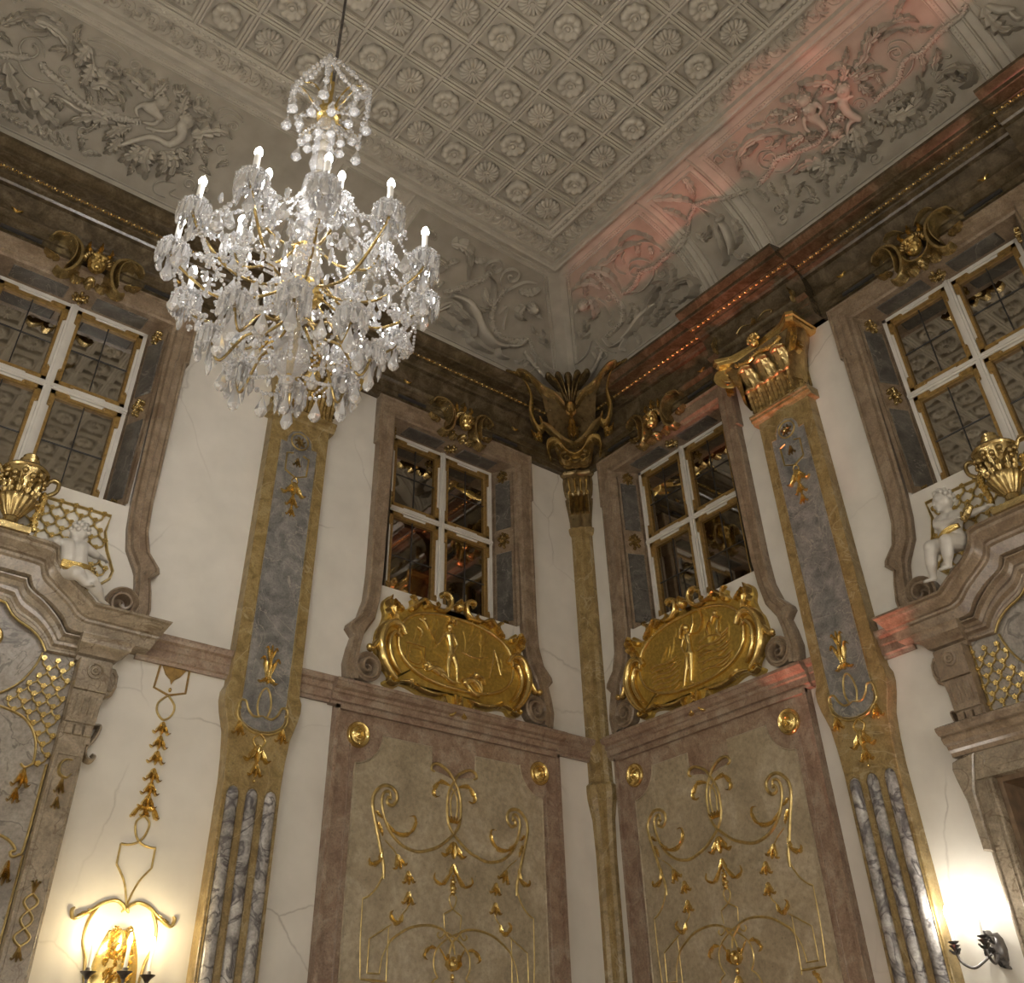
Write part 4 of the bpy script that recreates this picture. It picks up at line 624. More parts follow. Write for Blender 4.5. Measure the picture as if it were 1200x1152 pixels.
# ---- windows
def rose_gilt(mb, c, r, M):
    for k in range(6):
        a = k * 1.05 + 0.4; mb.dome((c[0] + 0.72 * r * math.cos(a), c[1] + 0.95 * r * math.sin(a)), r * 0.24, r * 0.24, 0.035, M, 0, 7, 3)
    for k in range(7):
        a = k * 0.9; mb.leaf([c, (c[0] + r * 0.5 * math.cos(a), c[1] + r * 0.5 * math.sin(a)), (c[0] + r * math.cos(a + .25), c[1] + r * math.sin(a + .25))], r * 0.65, 0.03, M, 2, 3)
    mb.dome(c, r * 0.3, r * 0.3, 0.045, M, 0, 8, 3)
def build_window(name, wall, u, label):
    t = struct(thing(name, label, None, wall, u, WZ0)); FO, FZ, ZM, nf = 0.66, 7.43, 6.545, -0.24
    for sg in (-1, 1):   # splayed jambs with sunk grey marble panels and gilt rosettes
        J = lambda f, z, h, sg=sg: (sg * (WH - (WH - FO) * f - h * 0.93), -(0.05 + (nf - 0.05) * f) - h * 0.35, z)
        mb = MB(); mb.rows([[J(0, WZ0, 0), J(1, WZ0, 0)], [J(0, WZ1 + 0.02, 0), J(1, FZ, 0)]]); jb = mb.build('jamb', 'brownpink', t, 0)
        for z0, z1 in ((5.62, 6.40), (6.68, 7.27)):
            mb = MB(); rows = []
            for h, ins in ((0.0, 0.0), (0.008, 0.008), (0.008, 0.0)):
                pass
            mb.rows([[J(0.24 + i, z0 + i, h), J(0.80 - i, z0 + i, h), J(0.80 - i, z1 - i, h), J(0.24 + i, z1 - i, h)] for i, h in ((0, 0.001), (0.01, 0.012))], True)
            b0 = len(mb.v) - 4; mb.f.append((b0, b0 + 1, b0 + 2, b0 + 3)); mb.build('grey_inset', 'grey_dark', t, 0)
            mb = MB()
            for f in (0.14, 0.9): mb.tube([J(f, WZ0, 0.0), J(f, 7.35, 0.0)], 0.008, 6)
            mb.build('jamb_bead', 'brownpink', t, 60)
        mb = MB(); M = lambda s, z, h, sg=sg: J(0.52 + s / 0.36, z, h); rose_gilt(mb, (0, 6.54), 0.085, M); mb.build('gilt_rosette', 'old_gold', t, 60)
        mb = MB(); rose_gilt(mb, (0.0, 7.33), 0.075, M); mb.build('gilt_rosette', 'old_gold', t, 60)
        mb = MB(); rose_gilt(mb, (0.0, 5.58), 0.05, M); mb.build('gilt_rosette', 'old_gold', t, 60)
    S = lambda s, f, h: (s, -(0.05 + (nf - 0.05) * f), WZ1 + 0.01 * f - h)
    mb = MB(); mb.rows([[S(-WH, 0, 0), S(WH, 0, 0)], [S(-FO, 1, 0), S(FO, 1, 0)]]); mb.build('soffit', 'brownpink', t, 0)
    for a, b_ in ((-0.58, -0.12), (0.12, 0.58)):
        mb = MB(); mb.rows([[S(a + i, 0.2 + i, h), S(b_ - i, 0.2 + i, h), S(b_ - i, 0.8 - i, h), S(a + i, 0.8 - i, h)] for i, h in ((0, 0.001), (0.01, 0.012))], True); b0 = len(mb.v) - 4; mb.f.append((b0, b0 + 1, b0 + 2, b0 + 3)); mb.build('grey_inset', 'grey_dark', t, 0)
    mb = MB(); rose_gilt(mb, (0, 0), 0.075, lambda s, f, h: S(s, 0.45 + f / 0.3, h)); mb.build('gilt_rosette', 'old_gold', t, 60)
    MB().wbox(-WH, WH, -0.34, -0.30, WZ0 - 0.02, FZ + 0.03).build('back_board', 'lead', t, 0)
    # white frame and cross
    fr = MB(); n0, n1 = -0.30, -0.225
    fr.wbox(-FO, -FO + 0.035, n0, n1, WZ0, FZ); fr.wbox(FO - 0.035, FO, n0, n1, WZ0, FZ); fr.wbox(-FO, FO, n0, n1, FZ - 0.035, FZ); fr.wbox(-FO, FO, n0, n1, WZ0, WZ0 + 0.035)
    fr.build('frame', 'white_paint', t, 0)
    MB().wbox(-0.032, 0.032, n0, n1 + 0.01, WZ0, FZ).wbox(-0.012, 0.012, n0, n1 + 0.022, WZ0, FZ).build('mullion', 'white_paint', t, 0)
    MB().wbox(-FO, FO, n0, n1 + 0.008, ZM - 0.028, ZM + 0.028).wbox(-FO, FO, n0, n1 + 0.018, ZM - 0.01, ZM + 0.01).build('transom', 'white_paint', t, 0)
    for a, b_ in ((-FO + 0.035, -0.032), (0.032, FO - 0.035)):
        for z0, z1 in ((WZ0 + 0.035, ZM - 0.028), (ZM + 0.028, FZ - 0.035)):
            cs = MB(); g = MB(); wd = 0.042
            cs.wbox(a, a + wd, n0, -0.238, z0, z1); cs.wbox(b_ - wd, b_, n0, -0.238, z0, z1); cs.wbox(a, b_, n0, -0.238, z0, z0 + wd); cs.wbox(a, b_, n0, -0.238, z1 - wd, z1)
            c = cs.build('casement', 'white_paint', t, 0)
            i = wd * 0.62
            for s0, s1, y0, y1 in ((a + i, a + wd + 0.008, z0 + i, z1 - i), (b_ - wd - 0.008, b_ - i, z0 + i, z1 - i), (a + i, b_ - i, z0 + i, z0 + wd + 0.008), (a + i, b_ - i, z1 - wd - 0.008, z1 - i)): g.wbox(s0, s1, n0, -0.231, y0, y1)
            L_ = 0.15
            for sa, sd in ((a, 1), (b_, -1)):
                for za, zd in ((z0, 1), (z1, -1)):
                    f_ = lambda p, q: (min(p, q), max(p, q))
                    x0, x1 = f_(sa, sa + sd * wd); y0, y1 = f_(za, za + zd * L_); g.wbox(x0 + 0.004, x1, n0, -0.228, y0, y1)
                    x0, x1 = f_(sa, sa + sd * L_); y0, y1 = f_(za, za + zd * wd); g.wbox(x0, x1, n0, -0.228, y0 + 0.004, y1)
                    g.ball((sa + sd * wd * 0.5, 0.228, za + zd * L_), 0.014, 6, 4); g.ball((sa + sd * L_, 0.228, za + zd * wd * 0.5), 0.014, 6, 4)
            g.build('gilt_trim', 'gilt_paint', t, 30)
            sm, zm = (a + b_) / 2, (z0 + z1) / 2
            MB().tube([(sm, 0.262, z0), (sm, 0.262, z1)], 0.0055, 5).tube([(a, 0.262, zm), (b_, 0.262, zm)], 0.0055, 5).build('lead_bar', 'lead', t, 60)
            for p0, p1 in ((a + wd, sm), (sm, b_ - wd)):
                for q0, q1 in ((z0 + wd, zm), (zm, z1 - wd)): MB().wbox(p0 - 0.005, p1 + 0.005, -0.272, -0.266, q0 - 0.005, q1 + 0.005).build('pane', 'mirror', t, 0)
    return t
wt = build_window('window_1', 'A', BAY['A2'][1], 'mirrored white cross window above the left gilded relief, nearest the corner')
def copy_win(name, k, label):
    c = copy_tree(wt, BAY[k][0], BAY[k][1], WZ0, label); c.name = name
copy_win('window_2', 'B2', 'mirrored white cross window above the right gilded relief, nearest the corner')
copy_win('window_3', 'A1', 'mirrored white cross window behind the urn at the left edge')
copy_win('window_4', 'B1', 'mirrored white cross window behind the urn at the right edge')

# ================================================================ wall panels with gilded arabesques
def make_panel(hw, wall, u, label):
    t = thing('marble_panel', label, 'wall panel', wall, u, 0.0)
    ie = hw - 0.215
    # marble frame: outer slab with the inset laid in
    MB().prism([(-hw, 0.0), (hw, 0.0), (hw, 4.36), (-hw, 4.36)], 0.0, 0.05, 0.006).build('frame_slab', 'pink', t, 20)
    for sg in (-1, 1):
        MB().mould([(0.05, 0), (0.085, 0), (0.085, 4.355), (0.05, 4.355)], sg * hw - (0.03 if sg > 0 else 0), sg * hw + (0.03 if sg < 0 else 0)).build('edge_bead', 'pink', t, 20)
        MB().tube([(sg * (ie + 0.05), -0.052, 0.0), (sg * (ie + 0.05), -0.052, 4.24)], 0.007, 6).build('inner_bead', 'pink', t, 60)
    MB().wbox(-hw, hw, 0.05, 0.085, 4.325, 4.36).build('edge_bead', 'pink', t, 0)
    cor = [(0, 4.36), (0.06, 4.36), (0.065, 4.38), (0.085, 4.39), (0.085, 4.44), (0.10, 4.45), (0.10, 4.475), (0.13, 4.49), (0.15, 4.52), (0.16, 4.525), (0.16, 4.55), (0, 4.56)]
    MB().mould(cor, -hw - 0.05, hw + 0.05).build('cornice', 'pink', t, 25)
    arc = [(ie - 0.245 + 0.245 * math.sin(a) * 1.0, 3.93 + 0.25 * (1 - math.cos(a)) * 1.0) for a in ()]
    cr = lambda a: (ie + 0.015 - 0.265 * math.cos(a), 4.195 - 0.265 * math.sin(a))
    right = [(0.225, 4.19), (ie - 0.245, 4.19)] + [cr(a) for a in (R(d) for d in (4, 16, 30, 45, 60, 74, 86))] + [(ie, 3.925), (ie, 0.9)]
    neck = [(0.225, 4.0), (0.10, 3.98), (0.0, 3.95)]
    out = [(-a, b_) for a, b_ in reversed(right)] + [(-0.225, 4.0), (-0.10, 3.98), (0.0, 3.95), (0.10, 3.98), (0.225, 4.0)] + right
    MB().prism(out, 0.045, 0.062, 0.010).build('stone_inset', 'olive', t, 20)
    ins = MB()
    ins.stroke(right[1:], 0.014, 0.012, flat(0.058), 1, 0.01, (1, 1), False); ins.stroke(mirror(right[1:]), 0.014, 0.012, flat(0.058), 1, 0.01, (1, 1), False); ins.build('inset_moulding', 'olive', t, 40)
    for sg in (-1, 1):
        mb = MB(); c = (sg * (hw - 0.23), 4.155)
        rows = [[(c[0] + r * math.cos(a), -(0.05 + n), c[1] + r * math.sin(a)) for a in (2 * math.pi * j / 28 for j in range(28))] for r, n in ((0.105, 0), (0.105, 0.015), (0.095, 0.026), (0.08, 0.022), (0.068, 0.010), (0.055, 0.012), (0.046, 0.024), (0.036, 0.026), (0.028, 0.014), (0.018, 0.02), (0.002, 0.034))]
        mb.rows(rows, True); mb.build('gilt_roundel', 'gold', t, 50)
    # arabesque: left half traced, right half mirrored
    M = flat(0.060); Q = 0.02
    sh = lambda p: [(a + Q, b_) for a, b_ in p]
    S_ = {
     'scroll': [([(-0.669,3.122),(-0.674,3.207),(-0.700,3.290),(-0.746,3.436),(-0.791,3.576),(-0.808,3.665),(-0.788,3.735),(-0.720,3.796),(-0.646,3.798),(-0.590,3.755),(-0.587,3.696),(-0.627,3.657),(-0.675,3.675),(-0.662,3.715),(-0.635,3.702)], 0.030, 0.016),
      ([(-0.641,3.714),(-0.654,3.755),(-0.696,3.753),(-0.723,3.702),(-0.713,3.620),(-0.687,3.549),(-0.647,3.481),(-0.581,3.416),(-0.495,3.369),(-0.379,3.347),(-0.274,3.367),(-0.167,3.408),(-0.081,3.468),(-0.015,3.523),(0.029,3.584),(0.046,3.655),(0.050,3.726),(0.044,3.804),(0.020,3.872),(-0.016,3.930),(-0.057,3.987),(-0.115,4.028),(-0.185,4.053),(-0.241,4.039),(-0.257,4.000),(-0.223,3.983)], 0.026, 0.016)],
     'line': [([(-0.672,3.225),(-0.680,3.142),(-0.731,3.049),(-0.792,2.993),(-0.841,2.971)], 0.016, 0.01), ([(-0.841,2.971),(-0.838,2.7),(-0.82,2.46)], 0.012, 0.008),
      ([(0.006,3.650),(0.016,3.756),(-0.003,3.833),(-0.067,3.895)], 0.018, 0.012), ([(-0.021,3.078),(0.011,3.058),(0.011,3.021),(-0.019,2.973),(-0.105,2.929)], 0.014, 0.01), ([(-0.105,2.929),(-0.093,2.835)], 0.012, 0.008),
      ([(-0.602,2.679),(-0.586,2.711),(-0.514,2.761),(-0.421,2.810),(-0.306,2.837),(-0.198,2.841),(-0.107,2.819),(-0.066,2.779),(-0.015,2.732),(0.006,2.662)], 0.020, 0.012),
      ([(0.035,2.807),(-0.066,2.764),(-0.144,2.709),(-0.182,2.657),(-0.190,2.594),(-0.179,2.546),(-0.149,2.503)], 0.016, 0.01), ([(-0.149,2.503),(-0.205,2.465),(-0.24,2.38),(-0.25,2.25)], 0.014, 0.01),
      ([(-0.097,2.812),(-0.102,2.783),(-0.136,2.763),(-0.161,2.783),(-0.147,2.802)], 0.014, 0.01), ([(-0.583,2.819),(-0.765,2.715)], 0.014, 0.01), ([(-0.765,2.715),(-0.768,2.500)], 0.012, 0.01), ([(-0.768,2.5),(-0.655,2.5)], 0.014, 0.01), ([(-0.663,2.5),(-0.655,2.56),(-0.640,2.62),(-0.602,2.69)], 0.012, 0.008), ([(-0.602,2.80),(-0.602,2.46),(-0.59,2.44)], 0.012, 0.008), ([(-0.60,2.455),(-0.82,2.46)], 0.018, 0.012), ([(-0.677,3.396),(-0.597,3.342),(-0.56,3.30)], 0.012, 0.01), ([(-0.44,3.01),(-0.443,2.945),(-0.488,2.897)], 0.012, 0.01)],
     'leaf': [([(-0.067,3.895),(-0.158,3.913),(-0.213,3.864),(-0.234,3.817),(-0.211,3.785),(-0.167,3.796)], 0.055, 0.022), ([(-0.687,3.549),(-0.648,3.497),(-0.573,3.457),(-0.489,3.456),(-0.428,3.492),(-0.399,3.554),(-0.412,3.602),(-0.460,3.600)], 0.05, 0.022),
      ([(-0.698,3.330),(-0.712,3.249),(-0.769,3.212),(-0.805,3.224),(-0.807,3.255)], 0.055, 0.022), ([(-0.488,2.897),(-0.500,2.854),(-0.537,2.833),(-0.581,2.861),(-0.593,2.896),(-0.571,2.919)], 0.05, 0.024),
      ([(-0.025,3.294),(-0.039,3.246),(-0.075,3.188),(-0.125,3.137),(-0.177,3.147),(-0.208,3.174),(-0.199,3.214)], 0.045, 0.022), ([(-0.174,2.693),(-0.223,2.697),(-0.270,2.659),(-0.279,2.630),(-0.249,2.611)], 0.04, 0.02), ([(-0.14,2.70),(-0.08,2.62),(-0.055,2.57)], 0.02, 0.015),
      ([(-0.75,3.52),(-0.72,3.47),(-0.70,3.42)], 0.04, 0.02), ([(-0.77,3.60),(-0.74,3.57),(-0.71,3.55)], 0.035, 0.02), ([(-0.70,2.44),(-0.74,2.40),(-0.76,2.33)], 0.05, 0.022)],
     'husk': [((-0.56, 3.305), 0.11, 0.11, -1.2), ((-0.452, 3.20), 0.10, 0.10, -1.45), ((-0.441, 3.055), 0.10, 0.10, -1.57)]}
    for kind, mat in (('scroll', 'thin_gold'), ('line', 'thin_gold')):
        for p, w_, h in S_[kind]:
            for mi in (0, 1):
                q = sh(p); q = mirror(q) if mi else q
                MB().stroke(q, w_, h, M, 4 if kind == 'scroll' else 3, 0.05, (0.7, 0.6)).build('gilt_scroll' if kind == 'scroll' else 'gilt_line', mat, t, 60)
    for p, w_, h in S_['leaf']:
        for mi in (0, 1):
            q = sh(p); q = mirror(q) if mi else q
            MB().leaf(q, w_, h, M, 4).build('gilt_leaf', 'gold', t, 60)
    for c, L, w_, a in S_['husk']:
        for mi in (0, 1):
            cc, aa = ((c[0] + Q), a) if not mi else (-(c[0] + Q), math.pi - a)
            MB().husk((cc, c[1]), L, w_, 0.028, M, aa).build('gilt_husk', 'gold', t, 60)
    MB().husk((0, 3.46), 0.13, 0.20, 0.03, M).build('gilt_husk', 'gold', t, 60)
    mb = MB()
    for z, r in ((3.205, 0.012), (3.165, 0.022), (3.12, 0.026), (3.09, 0.02)):
        mb.dome((0, z), r, r, 0.025, M, 0, 8, 3)
        for k in range(5): mb.dome((r * 0.9 * math.cos(k * 1.26), z + r * 0.9 * math.sin(k * 1.26)), r * 0.5, r * 0.5, 0.018, M, 0, 6, 2)
    mb.build('gilt_beads', 'gold', t, 60)
    mb = MB()   # collar, cup and drop
    for k in (-2, -1, 0, 1, 2): mb.leaf([(k * 0.012, 3.60), (k * 0.024, 3.625), (k * 0.034, 3.655)], 0.022, 0.022, M, 2, 3)
    mb.build('gilt_collar', 'gold', t, 60)
    mb = MB(); mb.dome((0, 2.59), 0.055, 0.045, 0.05, M, 0, 12, 4)
    for k in (-1, 1): mb.leaf([(k * 0.02, 2.56), (k * 0.055, 2.59), (k * 0.05, 2.66)], 0.04, 0.045, M, 3, 3)
    mb.dome((0, 2.62), 0.02, 0.03, 0.06, M); mb.dome((0, 2.51), 0.016, 0.024, 0.03, M); mb.husk((0, 2.48), 0.16, 0.16, 0.04, M); mb.build('gilt_cup', 'gold', t, 60)
    return t
make_panel(1.185, 'A', 1.775, 'olive stone panel in pink marble frame with gilt arabesques on left wall')
make_panel(1.12, 'B', 1.40, 'olive stone panel in pink marble frame with gilt arabesques on right wall')

# ================================================================ window surrounds with volutes
def make_surround(wall, u, label):
    t = thing('window_surround', label, 'window surround', wall, u, 4.58, 'marble window surrounds')
    pr_ = [((1.12,4.585),(0.99,4.60)),((1.14,4.72),(1.01,4.75)),((1.115,4.86),(0.995,4.90)),((1.085,4.965),(0.975,5.0)),((1.145,5.03),(0.955,5.04)),((1.135,5.07),(0.93,5.08)),((1.04,5.17),(0.87,5.18)),((0.99,5.34),(0.835,5.36)),((0.975,5.6),(0.815,5.6)),((0.975,7.035),(0.79,7.0)),((0.998,7.04),(0.79,7.05)),((0.998,7.62),(0.79,7.42)),((0,7.62),(0,7.42))]
    prof = [(0, 0.0), (0, 0.085), (0.06, 0.10), (0.16, 0.10), (0.2, 0.08), (0.5, 0.08), (0.54, 0.095), (0.82, 0.095), (0.88, 0.06), (1, 0.05), (1, -0.02)]
    for sg in (-1, 1):
        a = [(sg * o_[0], o_[1]) for o_, i_ in pr_]; b_ = [(sg * i_[0], i_[1]) for o_, i_ in pr_]
        k = 9
        MB().between(a[:10], b_[:10], prof).build('architrave_side', 'brownpink', t, 25)
        MB().between(a[9:], b_[9:], prof).build('architrave_head', 'brownpink', t, 25)
        mb = MB(); M = flat(0.05); c = (sg * 0.925, 4.725)
        mb.rows([[(c[0] + r * math.cos(q), -n, c[1] + r * math.sin(q)) for q in (2 * math.pi * j / 24 for j in range(24))] for r, n in ((0.13, 0.0), (0.13, 0.09), (0.115, 0.10), (0.095, 0.07), (0.04, 0.03), (0.0, 0.03))], True)
        pre = [(sg * 1.06, 4.95), (sg * 1.075, 4.85), (sg * 1.055, 4.74)]
        mb.spiral(c, 0.105, 1.7, 0.05, 0.085, flat(0.03), 0.0 if sg > 0 else math.pi, -sg)
        mb.build('volute', 'brownpink', t, 40)
    return t
ws = make_surround('A', BAY['A2'][1], 'pink brown marble window surround with volutes around the left gilded relief')
copy_tree(ws, 'B', BAY['B2'][1], 4.58, 'pink brown marble window surround with volutes around the right gilded relief')
copy_tree(ws, 'A', BAY['A1'][1], 4.58, 'pink brown marble window surround with volutes behind the left putto')
copy_tree(ws, 'B', BAY['B1'][1], 4.58, 'pink brown marble window surround with volutes behind the right putto')

# ================================================================ gilded reliefs below the windows
def make_cartouche(wall, u, label, scene_kind):
    t = thing('gilded_relief', label, 'relief', wall, u, 4.5, 'gilded figure reliefs')
    L = [(0.0,5.44),(-0.09,5.46),(-0.18,5.44),(-0.30,5.44),(-0.373,5.49),(-0.44,5.487),(-0.50,5.47),(-0.49,5.43),(-0.539,5.365),(-0.623,5.358),(-0.685,5.412),(-0.729,5.438),(-0.784,5.392),(-0.796,5.321),(-0.775,5.254),(-0.80,5.158),(-0.837,5.089),(-0.853,4.984),(-0.84,4.90),(-0.802,4.813),(-0.71,4.725),(-0.692,4.674),(-0.744,4.653),(-0.726,4.623),(-0.623,4.618),(-0.586,4.654),(-0.505,4.652),(-0.374,4.616),(-0.208,4.605),(-0.14,4.56),(-0.08,4.53),(0.0,4.53)]
    sm = smooth_path(L, 3); out = sm + [(-a, b_) for a, b_ in reversed(sm[1:-1])]
    MB().prism(out, 0.0, 0.075, 0.02).build('back_plate', 'gold_field', t, 40)
    fld = []
    for k in range(56):
        a = 2 * math.pi * k / 56; c, s_ = math.cos(a), math.sin(a)
        fld.append((0.645 * math.copysign(abs(c) ** 0.80, c), 5.055 + 0.335 * math.copysign(abs(s_) ** 0.85, s_)))
    MB().prism(fld, 0.07, 0.088, 0.0).build('field', 'gold_field', t, 30)
    mb = MB(); mb.stroke(fld + [fld[0]], 0.035, 0.035, flat(0.078), 1, 0.01, (1, 1), False); mb.build('rim', 'gold', t, 60)
    M = flat(0.08)
    scr = [([(-0.58,5.09),(-0.63,5.16),(-0.71,5.18),(-0.785,5.12),(-0.825,5.0),(-0.80,4.86),(-0.73,4.74),(-0.65,4.67)], 0.085, 0.07), ([(-0.63,5.05),(-0.68,5.09),(-0.73,5.03),(-0.735,4.92),(-0.68,4.80),(-0.61,4.73)], 0.05, 0.055),
           ([(-0.82,5.02),(-0.87,4.94),(-0.905,4.89),(-0.945,4.885)], 0.05, 0.05), ([(-0.52,5.37),(-0.475,5.42),(-0.50,5.475),(-0.535,5.48)], 0.035, 0.05), ([(-0.49,5.40),(-0.43,5.45),(-0.39,5.485),(-0.34,5.46),(-0.30,5.44)], 0.04, 0.05),
           ([(-0.34,5.46),(-0.27,5.44),(-0.22,5.46),(-0.24,5.50)], 0.03, 0.045), ([(-0.25,5.42),(-0.16,5.43),(-0.10,5.48),(-0.09,5.56),(-0.14,5.605),(-0.19,5.59),(-0.18,5.555)], 0.05, 0.06),
           ([(-0.16,4.62),(-0.13,4.55),(-0.09,4.51),(-0.05,4.53),(-0.06,4.57)], 0.045, 0.06), ([(-0.03,4.66),(-0.03,4.56),(-0.05,4.49),(-0.09,4.47)], 0.04, 0.06), ([(-0.70,4.68),(-0.72,4.65),(-0.68,4.63),(-0.62,4.64)], 0.04, 0.05), ([(-0.62,4.66),(-0.52,4.68),(-0.38,4.64),(-0.24,4.63),(-0.12,4.65)], 0.04, 0.045)]
    lf = [([(-0.66,5.20),(-0.73,5.27),(-0.76,5.36),(-0.74,5.43)], 0.11, 0.06), ([(-0.60,5.32),(-0.66,5.34),(-0.71,5.40)], 0.07, 0.05), ([(-0.55,5.34),(-0.48,5.38),(-0.42,5.43)], 0.07, 0.05), ([(-0.52,4.70),(-0.46,4.66),(-0.40,4.64)], 0.07, 0.05), ([(-0.40,5.40),(-0.34,5.43),(-0.28,5.42)], 0.06, 0.045)]
    for mi in (0, 1):
        for p, w_, h in scr: MB().stroke(mirror(p) if mi else p, w_, h, M, 5, 0.25, (0.6, 0.5)).build('scroll', 'gold', t, 60)
        for p, w_, h in lf: MB().leaf(mirror(p) if mi else p, w_, h, M, 4).build('leaf', 'gold', t, 60)
        MB().ball(((1 if mi else -1) * 0.945, -0.12, 4.885), 0.03, 8, 6).build('scroll_end', 'gold', t, 60)
    mb = MB(); mb.dome((0, 5.50), 0.05, 0.045, 0.09, M); mb.leaf([(0, 5.47), (0, 5.53), (0, 5.58)], 0.10, 0.08, M, 3); mb.build('crest', 'gold', t, 60)
    mb = MB(); mb.dome((0, 4.575), 0.03, 0.03, 0.08, M); mb.build('clasp', 'gold', t, 60)
    # low relief scene
    F = flat(0.084)
    def fig(parts, nm='relief_figure'):
        mb = MB()
        for q in parts:
            if len(q) == 3: mb.stroke(q[0], q[1], q[2], F, 5, 0.3, (0.6, 0.6))
            else: mb.dome(q[0], q[1], q[2], q[3], F, 0, 12, 5)
        mb.build(nm, 'gold', t, 60)
    rr = random.Random(5 if scene_kind == 'hero' else 9)
    for k in range(46):
        a = rr.uniform(0, 6.28); r = rr.uniform(0.35, 0.92); c = (0.60 * r * math.cos(a), 5.055 + 0.30 * r * math.sin(a)); b_ = rr.uniform(-0.5, 0.5) + (0 if c[1] < 5.05 else 1.2); L_ = rr.uniform(0.04, 0.11)
        if scene_kind != 'hero' and abs(c[0]) < 0.12: continue
        q = [(c[0] - L_ * math.cos(b_), c[1] - L_ * math.sin(b_)), (c[0] + 0.015, c[1] + 0.012), (c[0] + L_ * math.cos(b_), c[1] + L_ * math.sin(b_))]
        (MB().leaf(q, 0.03, 0.016, F, 3) if k % 3 == 0 else MB().stroke(q, 0.018, 0.014, F, 3)).build('ground_relief', 'gold_field', t, 60)
    def body(pts, nm='relief_figure'):
        caps = []; balls = []
        for q in pts:
            if len(q) == 2: balls.append(((q[0][0], -0.10, q[0][1]), q[1]))
            else:
                (p0, r0), (p1, r1) = (q[0], q[1]), (q[2], q[3]); caps.append((((p0[0], -0.095, p0[1]), r0), ((p1[0], -0.095, p1[1]), r1)))
        remesh(nm, balls, 'gold', 0.0065, t, 2, caps)
    if scene_kind == 'hero':
        body([((-0.10, 5.285), 0.034), ((-0.10, 5.26), 0.016, (-0.095, 5.22), 0.02), ((-0.135, 5.215), 0.022, (-0.055, 5.215), 0.022), ((-0.10, 5.20), 0.04, (-0.085, 5.10), 0.034), ((-0.085, 5.10), 0.034, (-0.075, 5.03), 0.04), ((-0.14, 5.21), 0.02, (-0.19, 5.15), 0.016), ((-0.19, 5.15), 0.016, (-0.225, 5.09), 0.012), ((-0.05, 5.21), 0.02, (-0.01, 5.13), 0.016), ((-0.01, 5.13), 0.016, (-0.04, 5.07), 0.012), ((-0.095, 5.02), 0.034, (-0.11, 4.91), 0.026), ((-0.11, 4.91), 0.026, (-0.10, 4.80), 0.015), ((-0.055, 5.02), 0.034, (-0.01, 4.92), 0.026), ((-0.01, 4.92), 0.026, (-0.005, 4.80), 0.015), ((-0.10, 4.79), 0.014, (-0.13, 4.785), 0.011), ((-0.005, 4.79), 0.014, (0.03, 4.78), 0.011)])
        body([((0.19, 4.895), 0.03), ((0.17, 4.86), 0.035, (0.08, 4.80), 0.035), ((0.19, 4.86), 0.018, (0.26, 4.84), 0.014), ((0.08, 4.80), 0.03, (0.16, 4.74), 0.022), ((0.16, 4.74), 0.022, (0.24, 4.72), 0.014), ((0.26, 4.84), 0.014, (0.28, 4.78), 0.011)])
        body([((-0.33, 4.885), 0.028), ((-0.30, 4.86), 0.033, (-0.21, 4.83), 0.033), ((-0.21, 4.83), 0.028, (-0.14, 4.80), 0.018), ((-0.31, 4.87), 0.016, (-0.36, 4.82), 0.012)])
        for k in range(6): pass
        fig([([(-0.12, 5.32), (-0.10, 5.37), (-0.07, 5.33)], 0.04, 0.06), ([(-0.09, 5.33), (-0.05, 5.36), (-0.04, 5.31)], 0.03, 0.055)], 'helmet_plume')
        fig([([(-0.42, 5.35), (-0.23, 5.07)], 0.012, 0.022)], 'spear')
        fig([([(-0.57, 5.03), (-0.36, 5.03)], 0.014, 0.02), ([(-0.36, 5.03), (-0.36, 4.84)], 0.014, 0.02), ([(-0.55, 5.02), (-0.55, 4.84), (-0.36, 4.83)], 0.014, 0.02), ([(-0.52, 4.99), (-0.40, 4.99), (-0.40, 4.87), (-0.52, 4.87), (-0.52, 4.99)], 0.01, 0.018)], 'altar')
        fig([([(-0.34, 4.82), (-0.24, 4.86), (-0.14, 4.83)], 0.05, 0.05), ((-0.35, 4.86), 0.03, 0.03, 0.05), ([(-0.20, 4.84), (-0.10, 4.78), (-0.02, 4.77)], 0.04, 0.045)])
        fig([([(0.04, 4.80), (0.14, 4.84), (0.22, 4.80), (0.26, 4.74)], 0.06, 0.055), ((0.20, 4.89), 0.035, 0.035, 0.06), ([(0.18, 4.86), (0.26, 4.88), (0.30, 4.82)], 0.04, 0.05), ([(0.1, 4.78), (0.16, 4.72), (0.24, 4.70)], 0.04, 0.045)])
        fig([([(-0.44, 5.28), (-0.38, 5.26), (-0.34, 5.20)], 0.03, 0.03), ([(-0.46, 5.2), (-0.4, 5.16), (-0.42, 5.1)], 0.03, 0.03), ((-0.38, 5.29), 0.025, 0.025, 0.04)], 'cloud_figure')
        fig([([(0.42, 5.20), (0.40, 5.05), (0.36, 4.90)], 0.02, 0.02), ([(0.42, 5.20), (0.46, 5.08), (0.50, 4.95)], 0.02, 0.02), ([(0.05, 5.08), (0.2, 5.06), (0.34, 5.10)], 0.02, 0.015)], 'tent')
    else:
